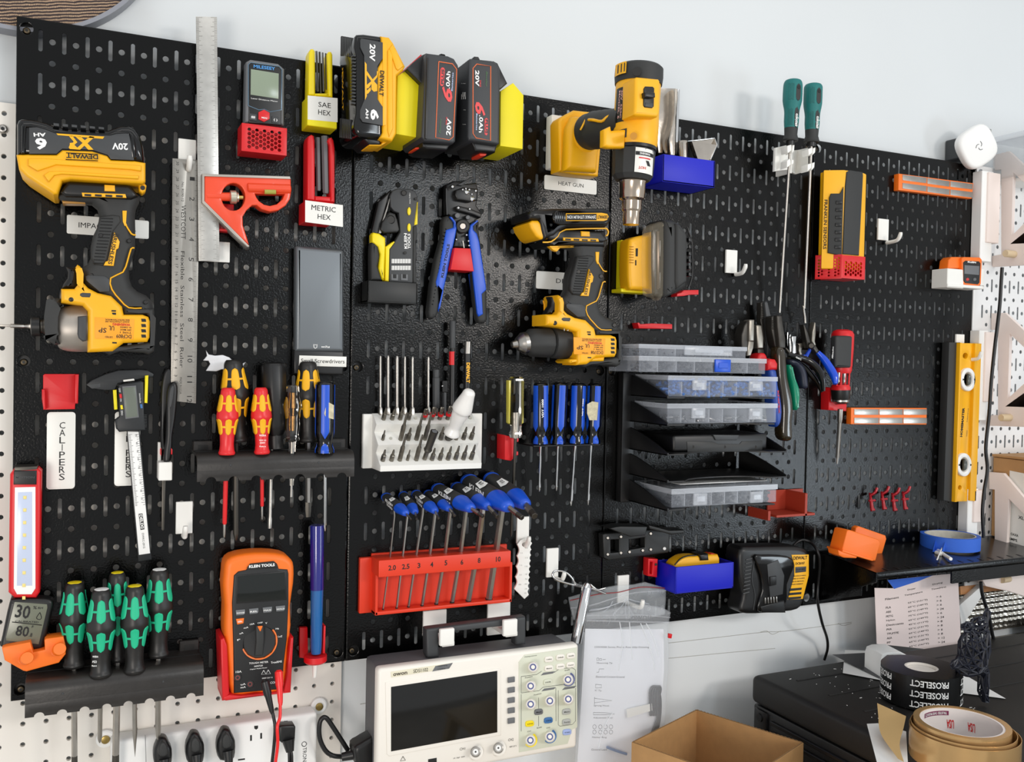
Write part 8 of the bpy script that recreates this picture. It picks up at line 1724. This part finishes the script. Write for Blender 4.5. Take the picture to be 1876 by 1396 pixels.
pl('front_block', kU(744, 112, 760, 108, 944, 170, 956, 190, 926, 306, 906, 308, 716, 246, 712, 236), .060, .090, m_org, t, .002, 2); pl('base_step', kU(714, 236, 910, 296, 906, 309, 712, 250), .058, .094, m_org, t, .001, 1)
pl('rear_plate', kU(800, 96, 818, 84, 990, 144, 996, 166, 960, 290, 930, 300, 780, 200), .030, .042, m_org, t, .002, 2); pl('web', kU(820, 150, 940, 190, 930, 260, 800, 210), .040, .062, m_org, t, .001, 1)
pl('foot', kU(684, 236, 720, 252, 808, 280, 800, 290, 720, 286, 690, 270), .070, .094, m_org, t, .001, 1)
t = thing('drying_chart', 'printed filament drying chart taped up with blue tape below the shelf', 'paper', W(1680, 1200, .03))
dC = .045
pl('sheet', kU(1000, 430, 1180, 410, 1452, 385, 1462, 600, 1474, 884, 1402, 948, 1230, 870, 932, 838, 918, 480, 1040, 482), dC - .0006, dC, mat('pinkish_paper', '#ecdcd9', .7), t, 0, 1)
pl('blue_tape_strip', kU(1000, 430, 1290, 400, 1200, 436, 1044, 486), dC, dC + .0005, m_btp, t, 0, 1)
R_ = [('Filament', 986, 560, 1074, 546), ('Dryer', 1130, 500, 1182, 490), ('Temperature', 1110, 536, 1226, 512), ('Drying', 1290, 466, 1354, 452), ('Time(Hrs)', 1282, 498, 1376, 480)]
for k, s_ in enumerate(('PLA', 'ABS', 'PETG', 'Nylon', 'Desiccants', 'PVA', 'TPU/TPE', 'ASA', 'PP')): R_.append((s_, 990 + k, 614 + k * 28, 990 + k + 11 * len(s_), 614 + k * 28 - 1.4 * len(s_)))
for k, s_ in enumerate(('55\u00b0C (131\u00b0F)', '65\u00b0C (149\u00b0F)', '65\u00b0C (149\u00b0F)', '75\u00b0C (167\u00b0F)', '65\u00b0C (149\u00b0F)', '45\u00b0C (113\u00b0F)', '55\u00b0C (131\u00b0F)', '65\u00b0C (149\u00b0F)', '55\u00b0C (131\u00b0F)', '65\u00b0C (149\u00b0F)', '65\u00b0C (167\u00b0F)')): R_.append((s_, 1132 + k * .8, 584 + k * 28, 1258 + k * .8, 562 + k * 28))
for k, s_ in enumerate(('> 6', '> 6', '> 6', '> 24', '> 6', '> 24', '> 8', '> 8', '> 6', '> 8', '> 12', '> 24')): R_.append((s_, 1314 + k, 544 + k * 26.5, 1314 + k + 11 * len(s_), 544 + k * 26.5 - 4))
rows('chart_print', [(s_, kU(x, y)[0], kU(x2, y2)[0], 3.8) for s_, x, y, x2, y2 in R_], dC + .0003, m_ink, t, .01)
# ================================================================ RIGHT EDGE: BRACKETS, ACCESS POINT, CONTAINER, CARTON
m_pinkw = mat('warm_white_printed_plastic', '#f0e2db', .5)
def bracket(label, x, rail, out, tri, peg, d_off=0):
    t = thing('shelf_bracket', label, 'bracket', (x, 0, Xp(*out[-1], x).z), 'white printed shelf brackets')
    f = lambda pts: [(-Xp(px, py, x).y, Xp(px, py, x).z) for px, py in pts]
    prism('frame', [f(out)] + [f(q) for q in tri], (0, 0, 0), (0, -1, 0), ZU, -x - .008, -x, m_pinkw, t, .0008, 1)
    if rail: wbox('rail', rail[0], rail[1], .0005, .022, m_wht, t, .001, 1); wbox('rail_edge', (rail[0][0] + 12, rail[0][1] + 3), (rail[1][0] + 14, rail[1][1] - 34), .010, .026, m_pinkw, t, .001, 1)
    if peg: p = Xp(*peg, x); link('dowel', lathe_mesh('d', p, p + Vector((-.026, -.001, 0)), [(0, .0068), (.95, .0068), (1, .006)], 20), mat('pale_dowel_wood', '#d9c3a0', .6), t)
    return t
e = 1.676
bracket('upper white shelf bracket with a wooden dowel at the right edge', e, ((1800, 312), (1816, 480)), [(1820, 284), (1848, 277), (1905, 330), (1905, 484), (1817, 489), (1817, 469), (1834, 466), (1834, 310), (1820, 312)], [[(1856, 316), (1905, 362), (1905, 380), (1853, 432)], [(1853, 446), (1905, 404), (1905, 444)]], (1858, 466))
bracket('middle white shelf bracket with a wooden dowel, behind the black cable', e, ((1795, 605), (1806, 770)), [(1816, 574), (1841, 573), (1905, 632), (1905, 783), (1812, 780), (1812, 761), (1828, 760), (1828, 604), (1816, 604)], [[(1850, 612), (1905, 664), (1905, 676), (1846, 730)], [(1844, 744), (1905, 700), (1905, 746)]], (1850, 765))
bracket('lowest white shelf bracket standing on the black metal shelf', e, ((1774, 896), (1790, 990)), [(1812, 865), (1838, 867), (1905, 946), (1905, 972), (1848, 914), (1844, 1001), (1822, 997), (1822, 897), (1812, 896)], [], None)
t = thing('wireless_access_point', 'round-cornered white access point tucked against the wall at the top right', 'router', W(1788, 290, 0))
cA = W(1788, 269, .020); n_ap = Vector((-.25, -.95, -.1)).normalized(); u_ap = Vector((0, 0, 1)).cross(n_ap).normalized() * 1.0; v_ap = n_ap.cross(u_ap).normalized()
q45 = []
for k in range(40):
    a = 2 * math.pi * k / 40; c_, s_ = math.cos(a), math.sin(a); rr = .037 / (abs(c_) ** 3.2 + abs(s_) ** 3.2) ** (1 / 3.2); q45.append((rr * math.cos(a + .62), rr * math.sin(a + .62)))
prism('shell', [q45], cA, u_ap, v_ap, -.010, .010, m_wht, t, .007, 4); mes = [tube_mesh('l', [cA + n_ap * .0103 + u_ap * (.008 * math.cos(k * 2.1 + j * .5) * (.4 + .2 * j)) + v_ap * (.009 * math.sin(k * 2.1 + j * .5) * (.4 + .2 * j)) for j in range(4)], .0006, 5, 3) for k in range(3)]
multi('emblem', mes, m_mid, t)
box('wall_mount', cA.x - .02, cA.x + .02, -.033, .002, cA.z - .02, cA.z + .02, m_gry, t, .002, 1)
t = thing('adhesive_putty', 'blob of clear adhesive on the wall above the access point', 'putty', W(1810, 252, -.03)); c_ = W(1811, 245, -.03)
link('blob', lathe_mesh('b', c_ + Vector((0, .004, 0)), c_ - Vector((0, .004, 0)), [(0, .006), (.5, .010), (1, .004)], 9, flute=lambda a, tt: 1 + .3 * math.sin(a * 3)), m_clr, t)
t = thing('storage_tub', 'clear plastic storage tub cut off at the right edge, above the brackets', 'tub', (1.78, -.06, 1.80))
xq = W(1840, 260, .03).x; zq1, zq0 = W(1845, 247, .03).z, W(1845, 325, .03).z
mcl = mat('clear_tub_plastic', '#c9ced2', .12, alpha=.35)
box('tub_body', xq + .004, xq + .22, .0, .10, zq0, zq1 - .008, mcl, t, .006, 2); box('lid', xq, xq + .225, -.004, .105, zq1 - .010, zq1, mat('frosted_clear_edge', '#e3e8f0'), t, .003, 2)
t = thing('tub_ledge', 'white shelf board carried by the upper bracket under the clear tub', 'shelf', (1.8, -.05, zq0 - .01)); box('board', e + .009, 2.0, .0, .10, zq0 - .008, zq0 - .001, m_wht, t, .001, 1)
t = thing('shipping_carton', 'brown shipping carton with a white address label on the shelf at the right edge', 'box', (1.78, -.05, 1.13))
xc0 = W(1838, 850, .02).x; zc = W(1850, 838, .02).z; m_card = mat('brown_cardboard', '#b98d5c', .75, var=.12, vscale=30)
box('carton', e + .012, e + .26, .006, .088, 1.1335, zc, m_card, t, .001, 1); box('lid_flap', e + .010, e + .262, .004, .090, zc + .001, zc + .006, m_card, t, .001, 1)
xL = e + .0118
def cP(px, py): return Xp(px, py, xL)
raw('address_label', [cP(1850, 862) + Vector((-.0003, 0, 0)), cP(1890, 870) + Vector((-.0003, 0, 0)), cP(1890, 1020) + Vector((-.0003, 0, 0)), cP(1845, 1002) + Vector((-.0003, 0, 0))], [(0, 1, 2, 3)], m_lab, t)
for s_, a_, b_, h_ in (('OAXA', (1852, 980), (1866, 984), .005), ('RMPS', (1848, 988), (1864, 993), .005), ('XL', (1866, 950), (1876, 953), .006)):
    A, B = cP(*a_) + Vector((-.0008, 0, 0)), cP(*b_) + Vector((-.0008, 0, 0)); text('lettering', s_, A, B - A, (0, 0, h_), m_ink, t, .02)
t = thing('hanging_cable', 'long black cable running down the right side over the white brackets', 'cable', W(1810, 900, .03))
tube('cord', [(x, y, .06 if y < 1000 else .04) for x, y in ((1836, 490), (1834, 520), (1831, 565), (1822, 640), (1816, 700), (1812, 760), (1806, 820), (1809, 860), (1803, 900), (1800, 940), (1802, 985))], 3.2, m_blk, t, 10, 5)
tube('cord_lower', [(x, y, .06) for x, y in ((1797, 1066), (1800, 1090), (1812, 1130), (1820, 1170), (1836, 1210), (1860, 1240), (1890, 1262))], 3.2, m_blk, t, 10, 5)
t = thing('white_strut', 'warm white diagonal printed strut under the right end of the shelf', 'bracket', W(1790, 1120, .02))
pl('strut', [(1757, 1110), (1800, 1072), (1803, 1086), (1762, 1150)], .0, .012, m_wht, t, .001, 1); pl('shoe', [(1800, 1062), (1900, 1035), (1900, 1100), (1850, 1084), (1806, 1074)], .02, .034, m_pinkw, t, .001, 1); p = W(1848, 1060, .034); link('dowel', lathe_mesh('d', p, p + Vector((-.022, -.002, 0)), [(0, .0068), (1, .0066)], 18), mat('pale_dowel_wood', '#d9c3a0'), t)
t = thing('pine_batten', 'short pine batten on the wall below the shelf', 'batten', W(1790, 1090, 0)); m_pine = mat('pine_wood', '#c58a55', .6, var=.25, vscale=60)
pl('batten', [(1759, 1074), (1850, 1066), (1850, 1080), (1760, 1090)], -.03, .0, m_pine, t, .001, 1)
t = thing('foil_insulation', 'silver bubble foil insulation covering the wall at the lower right', 'insulation', W(1810, 1160, -.03))
vs, fs = [], []; a = W(1758, 1088, .0); zb_ = W(1800, 1165, .0).z; NX, NZ = 60, 40
for j in range(NZ + 1):
    for i in range(NX + 1):
        x = a.x + .30 * i / NX; z = a.z + .01 - (a.z + .01 - zb_) * j / NZ
        vs.append(Vector((x, .018 - .006 * abs(math.sin(i / NX * 22 * math.pi)) * abs(math.sin(j / NZ * 9 * math.pi)) ** .6, z)))
for j in range(NZ):
    for i in range(NX): p = j * (NX + 1) + i; fs.append((p, p + 1, p + NX + 2, p + NX + 1))
raw('foil', vs, fs, mat('silver_foil', '#cfc9be', .22, .95, bump=.8, bscale=140), t, 80)
t = thing('stone_ledge', 'dusty grey window ledge block at the lower right behind the cable', 'ledge', W(1840, 1250, 0)); a = W(1760, 1172, .0); box('ledge', a.x + .02, a.x + .5, -.03, .044, a.z - .09, a.z - .016, mat('dusty_grey_stone', '#b4aea4', .8, var=.25, vscale=18), t, .003, 2); box('ledge_box', a.x + .18, a.x + .28, .0, .05, a.z - .0155, a.z + .02, m_blk, t, .002, 1)
# ================================================================ BLACK CASE WITH TAPES
t = thing('black_equipment_case', 'large dusty black equipment case at the lower right with tape rolls on it', 'case', (1.45, -.3, .75))
m_case = mat('dusty_black_case_plastic', '#191817', .55, var=.45, vscale=7, bump=.12, bscale=500); zc_ = .952; xc_ = 1.068
box('lid', xc_, xc_ + .85, .05, .66, zc_ - .045, zc_, m_case, t, .010, 4); box('body', xc_ + .004, xc_ + .846, .054, .656, .751, zc_ - .046, mat('case_side_black', '#0f0f10', .45), t, .004, 2)
box('hinge_post', xc_ + .0, xc_ + .02, .06, .09, .76, zc_ - .05, m_blk, t, .003, 2); link('pivot_pin', lathe_mesh('p', Vector((xc_ + .001, -.075, zc_ - .062)), Vector((xc_ - .002, -.075, zc_ - .062)), [(0, .007), (1, .0065)], 20), m_blk, t)
for zz in (.0585, .075): box('side_rail', xc_ - .0015, xc_ + .004, .10, .65, zc_ - zz - .006, zc_ - zz, m_blk, t, .001, 1)
for k in range(3): box('lid_rib', xc_ + .05, xc_ + .8, .10 + k * .07, .104 + k * .07, zc_ - .001, zc_ + .0008, m_case, t, .0004, 1)
rnd = random.Random(3); mes = [obox_mesh('c', (xc_ + .04 + rnd.random() * .2, -.08 - rnd.random() * .22, zc_ + .0006), (math.cos(k), math.sin(k), 0), (-math.sin(k), math.cos(k), 0), (0, 0, 1), .0012 + .003 * (k % 7 == 0), .0008, .0006) for k in range(70)]
o = multi('dust_specks', mes, m_wht, t); o['kind'] = 'stuff'
t = thing('paper_backing', 'white paper sheet on the black case under the white printed clip', 'paper', Zp(1600, 1230, .954)); zz = .9536
raw('sheet', [Zp(1548, 1191, zz), Zp(1590, 1192, zz), Zp(1760, 1232, zz), Zp(1843, 1280, zz), Zp(1700, 1262, zz), Zp(1544, 1233, zz)], [(0, 1, 2, 3, 4, 5)], m_wht, t)
raw('dark_film', [Zp(1524, 1199, zz + .004), Zp(1584, 1196, zz + .006), Zp(1640, 1200, zz + .001), Zp(1612, 1243, zz + .001)], [(0, 1, 2, 3)], mat('dark_film', '#2e3036', .3), t)
t = thing('printed_clip', 'white printed C-shaped clip standing on the black case behind the black tape roll', 'clip', Zp(1640, 1240, .955))
pa = Zp(1612, 1240, .9545); s = mpp(pa); w_ = 64 * s; h_ = 44 * s; lo = [(0, 0), (0, h_ - .012), (.003, h_ - .003), (.012, h_), (w_ - .02, h_), (w_ - .004, h_ - .008), (w_, h_ - .02), (w_ - .004, h_ - .02), (w_ - .008, h_ - .011), (w_ - .02, h_ - .004), (.012, h_ - .004), (.006, h_ - .008), (.004, h_ - .014), (.004, 0)]
prism('clip', [lo], pa, (1, -.25, 0), ZU, -.045, 0, m_wht, t, .0008, 2)
def roll(label, c, r0, r1, h, mt, mcore, extra=None):
    t = thing('tape_roll', label, 'tape', c); raw('tape', *ringm(c, r0 + .003, r1, h, 72), mt, t, 50); raw('core', *ringm(c, r0, r0 + .0029, h - .0006, 60), mcore, t, 50); return t
m_btape = mat('glossy_black_tape', '#0b0b0b', .25); m_core = mat('white_core', '#eae4dc', .6)
cT = Vector((1.236, -.240, .9545)); t = roll('large roll of black PROSELECT duct tape standing on the black case', cT, .021, .0575, .0485, m_btape, m_core)
raw('core_face', [cT + Vector((.0205 * math.cos(k * .2618), .0205 * math.sin(k * .2618), .044)) for k in range(24)], [tuple(range(24))], m_core, t)
a0 = math.atan2(CAM.y - cT.y, CAM.x - cT.x)
def curved(s_, c, r, a_, span, z, h, par, m_, nm='tape_print', flip=True):
    me = text_mesh(s_, .02); me2 = text_at(s_, (0, 0, 0), (1, 0, 0), (0, 0, 1), .02)
    bm = bmesh.new(); bm.from_mesh(me2); bmesh.ops.subdivide_edges(bm, edges=[e_ for e_ in bm.edges if abs(e_.verts[0].co.x - e_.verts[1].co.x) > .05], cuts=3)
    for v in bm.verts:
        f, g = v.co.x, v.co.z
        if flip: f, g = 1 - f, 1 - g
        an = a_ + (f - .5) * span; v.co = Vector((c.x + r * math.cos(an), c.y + r * math.sin(an), z + g * h))
    bm.to_mesh(me2); bm.free(); return link(nm, me2, m_, par)
for z in (.0350, .0195, .004):
    for da in (.22, -1.25, 1.65): curved('PROSELECT', cT, .0579, a0 + da, .95, cT.z + z, .0095, t, m_wht)
cG = Vector((1.108, -.415, .9545)); t = roll('large roll of gold coloured metal tape in the front right corner', cG, .047, .0575, .047, mat('gold_film_tape', '#d8b078', .22, .6, var=.15, vscale=12), mat('white_core_print', '#efe6e2', .5))
for k in (1, 2): raw('outer_wrap', *ringm(cG + Vector((0, -.002 * k, 0)), .0585 + .003 * k, .0592 + .003 * k, .044 - .003 * k, 72), mat('gold_film_tape', '#c49a62'), t, 50)
b0 = math.atan2(cG.y - CAM.y, cG.x - CAM.x); m_mar = mat('maroon_print', '#7d2750', .5)
vs, fs = [], []
for k in range(21):
    a = b0 + .35 + k * .045
    for z in (.0375, .0435): vs.append(cG + Vector((.0468 * math.cos(a), .0468 * math.sin(a), z)))
for k in range(20): fs.append((2 * k, 2 * k + 1, 2 * k + 3, 2 * k + 2))
raw('core_band', vs, fs, m_mar, t)
curved('TRUSTED TAPE PRODUCTS', cG, .0465, b0 + .80, -.80, cG.z + .0388, .0035, t, m_wht, 'core_print'); curved('USA', cG, .0465, b0 + .30, -.20, cG.z + .020, .012, t, m_red, 'core_print'); curved('USA', cG, .0465, b0 - .25, -.20, cG.z + .020, .012, t, m_red, 'core_print')
pc = [Zp(x, y, .962) for x, y in ((1588, 1326), (1608, 1325), (1660, 1340), (1664, 1410), (1610, 1410))]
t = thing('paper_towel', 'white rough paper lying at the front left of the gold tape roll', 'paper', pc[0]); raw('sheet', pc, [(0, 1, 2, 3, 4)], m_wht, t)
t = thing('tape_end', 'curled tan tape end lying between the black and gold tape rolls', 'tape', Zp(1625, 1320, .97)); pts = [(1607, 1288, .992), (1609, 1310, .985), (1614, 1345, .975), (1645, 1390, .968)]; pt2 = [(1660, 1312, .992), (1655, 1335, .985), (1648, 1365, .975), (1656, 1396, .968)]
vs = [Zp(*p) for p in smopen(pts, 4)] + [Zp(*p) for p in smopen(pt2, 4)]; n2 = len(vs) // 2; raw('strip', vs, [(k, k + 1, n2 + k + 1, n2 + k) for k in range(n2 - 1)], mat('tan_tape', '#c9a873', .5), t)
# lattice figurine: a sitting animal with raised head, open mesh of struts
t = thing('lattice_figurine', 'dark blue black lattice figurine of a sitting animal on the black case', 'figurine', Zp(1805, 1283, .955)); base = Zp(1805, 1283, .955); dq = -base.y
mes = []
def ell(x, y, d, rx, rz, ry, tilt=0):
    c = W(x, y, d); s = mpp(c); bm = bmesh.new(); bmesh.ops.create_icosphere(bm, subdivisions=3, radius=1)
    for v in bm.verts: X_, Z_ = v.co.x * rx * s, v.co.z * rz * s; v.co = Vector((c.x + X_ * math.cos(tilt) - Z_ * math.sin(tilt), c.y + v.co.y * ry * s, c.z + X_ * math.sin(tilt) + Z_ * math.cos(tilt)))
    me = bpy.data.meshes.new('e'); bm.to_mesh(me); bm.free(); mes.append(me)
for a_ in ((1782, 1196, dq, 26, 42, 22, .35), (1798, 1178, dq, 14, 40, 16, .05), (1776, 1216, dq, 30, 20, 24, .3), (1794, 1143, dq, 17, 13, 13, 0), (1772, 1148, dq, 14, 8, 8, .1), (1808, 1126, dq, 6, 13, 5, -.2), (1798, 1250, dq + .005, 6, 34, 6, .0), (1806, 1252, dq + .015, 6, 34, 6, .0), (1806, 1283, dq + .012, 8, 4, 7, 0), (1752, 1216, dq, 14, 6, 9, .6)): ell(*a_)
bo = bpy.data.objects.new('tmp', merge(mes)); C.objects.link(bo)
for ty, kw in (('REMESH', dict(mode='VOXEL', voxel_size=.0035)), ('DECIMATE', dict(ratio=.09)), ('WIREFRAME', dict(thickness=.0026, use_replace=True))):
    md = bo.modifiers.new(ty, ty); [setattr(md, k, v) for k, v in kw.items()]
dg = bpy.context.evaluated_depsgraph_get(); dg.update(); me = bpy.data.meshes.new_from_object(bo.evaluated_get(dg)); bpy.data.objects.remove(bo); link('lattice', me, mat('navy_black_filament', '#1b1e2b', .45), t)
# ================================================================ OPEN CARDBOARD BOX
t = thing('open_cardboard_box', 'empty open cardboard box at the bottom centre right', 'box', (.93, -.15, .751))
zr = .90; P0, P1, P2 = Vector((.9735, -.0343, zr)), Vector((.8099, -.1025, zr)), Vector((1.0427, -.1993, zr)); P3 = P1 + P2 - P0; m_c2 = mat('corrugated_cardboard', '#c0935f', .8, var=.10, vscale=60, bump=.1, bscale=300)
def wallp(nm, A, B, dz=0):
    U = B - A; L = U.length; prism(nm, [[(0, 0), (L, 0), (L, .149 + dz), (0, .149)]], (A.x, A.y, .752), U, ZU, -.0018, .0018, m_c2, t, .0002, 1)
    m_ = tube_mesh('f', [Vector((A.x + U.x * k / 60, A.y + U.y * k / 60, .9012 + dz * k / 60 + .0008 * (k % 2))) for k in range(61)], .0006, 5, 0); link('fluted_edge', m_, mat('cut_cardboard_edge', '#8a6a45', .9), t)
wallp('wall', P0, P1); wallp('wall', P2, P0); wallp('wall', P1, P3); wallp('wall', P3, P2)
prism('floor_flap', [[(0, 0), (1, 0), (1, 1), (0, 1)]], (0, 0, 0), XU, ZU, 0, .001, m_c2, t) if False else raw('floor_flap', [Vector((p.x, p.y, .755)) for p in (P0, P1, P3, P2)], [(0, 1, 2, 3)], m_c2, t)
# ================================================================ POWER STRIP
t = thing('power_strip', 'wide white wall mounted power strip at the bottom left with black plugs', 'power strip', W(400, 1396, 0)); dP = .012
a, b = W(203, 1362, dP), W(582, 1302, dP); zt = (a.z + b.z) / 2
box('housing', a.x, b.x, -.0185, dP, zt - .12, zt, m_wht, t, .005, 3)
for x_, y_ in ((193, 1353), (584, 1293)):
    p = W(x_, y_, -.015); link('mount_ear', lathe_mesh('e', Vector((p.x, .019, p.z)), Vector((p.x, .012, p.z)), [(0, .011), (.8, .011), (1, .009)], 24), m_wht, t); link('mount_screw', lathe_mesh('e', Vector((p.x, .012, p.z)), Vector((p.x, .009, p.z)), [(0, .0052), (.8, .005), (1, .003)], 16), mat('brass_zinc', '#a08a52', .35, .9), t)
kW = cr(180, 1280, 3.608)
for x, y in ((1044, 192), (1240, 160)): pl('outlet_slot', kW(x - 13, y - 12, x + 13, y - 14, x + 12, y + 4, x, y + 13, x - 12, y + 6), dP - .001, dP + .0003, m_ink, t, .0001, 1)
for x, y in ((1010, 260), (1077, 246)): pl('outlet_slot', kW(x - 6, y - 18, x + 6, y - 20, x + 6, y + 18, x - 6, y + 20), dP - .001, dP + .0003, m_ink, t, .0001, 1)
pl('outlet_slot', kW(924, 400, 970, 394, 970, 404, 924, 410), dP - .001, dP + .0003, m_ink, t, .0001, 1); tube('cover_seam', [(*p, dP + .0001) for p in kW(310, 240, 316, 418)], .4, m_mid, t, 4, 1)
tp('TRONIC', kW(1352, 324)[0], kW(1352, 452)[0], 7, dP + .0004, m_gry, t); tube('emblem', [(*p, dP + .0004) for p in kW(1378, 300, 1366, 316, 1350, 312, 1346, 298, 1356, 286, 1370, 286, 1378, 300)], .6, m_gry, t, 5, 2)
for i, (x, y) in enumerate(((428, 330), (642, 300), (848, 275))):
    g = thing('power_plug', 'black plug in the white power strip, %s from the left' % n_[i], 'plug', W(*kW(x, 418)[0], .03), 'black plugs in the power strip')
    pl('plug_body', smooth(kW(x - 60, y + 20, x - 50, y - 10, x - 26, y - 60, x, y - 68, x + 26, y - 58, x + 44, y - 20, x + 60, y + 12, x + 60, y + 90, x + 40, y + 140, x - 40, y + 140, x - 62, y + 80), 2), dP, .034, m_blk, g, .006, 4); pl('thumb_rest', smooth(kW(x - 28, y - 10, x, y - 44, x + 30, y - 12, x + 30, y + 40, x, y + 60, x - 28, y + 40), 2), .032, .040, m_rub, g, .003, 3)
    lathe('strain_relief', (*kW(x + 10, y + 70)[0], .034), (*kW(x + 20, y + 190)[0], .040), [(0, 9), (1, 5)], m_blk, g, 18, flute=lambda a_, tt: 1 + .08 * math.cos(tt * 50))
g = thing('power_plug', 'flat black plug with a cable at the right end of the white power strip', 'plug', W(*kW(1250, 260)[0], .03), 'black plugs in the power strip')
pl('plug_body', kW(1196, 190, 1210, 180, 1296, 176, 1306, 190, 1302, 280, 1290, 296, 1214, 296, 1196, 280), dP, .030, m_blk, g, .003, 3); lathe('strain_relief', (*kW(1256, 270)[0], .028), (*kW(1268, 350)[0], .032), [(0, 11), (1, 7)], m_blk, g, 18, flute=lambda a_, tt: 1 + .06 * math.cos(tt * 45))
for dx in (0, 9): tube('cord', [(*kW(1258 + dx * 1.6, 336)[0], .032), (*kW(1262 + dx * 2, 380)[0], .034), (*kW(1262 + dx * 2, 470)[0], .034)], 2.6, m_blk, g, 8, 3)
t = thing('scope_power_cable', 'thick black looped power cable plugged into the left side of the oscilloscope', 'cable', W(640, 1390, .03))
tube('cord', [(*p, .03) for p in kW(1650, 340, 1560, 200, 1510, 130, 1480, 130, 1462, 170, 1464, 260, 1500, 340, 1550, 376, 1620, 384)], 4.4, m_blk, t, 12, 5); lathe('strain_relief', (*kW(1610, 386)[0], .04), (*kW(1710, 366)[0], .045), [(0, 7), (1, 10)], m_blk, t, 18, flute=lambda a_, tt: 1 + .08 * math.cos(tt * 40))
pl('plug_body', smooth(kW(1696, 330, 1740, 300, 1790, 270, 1836, 266, 1840, 460, 1720, 460, 1700, 400), 2), .030, .062, m_blk, t, .006, 3)
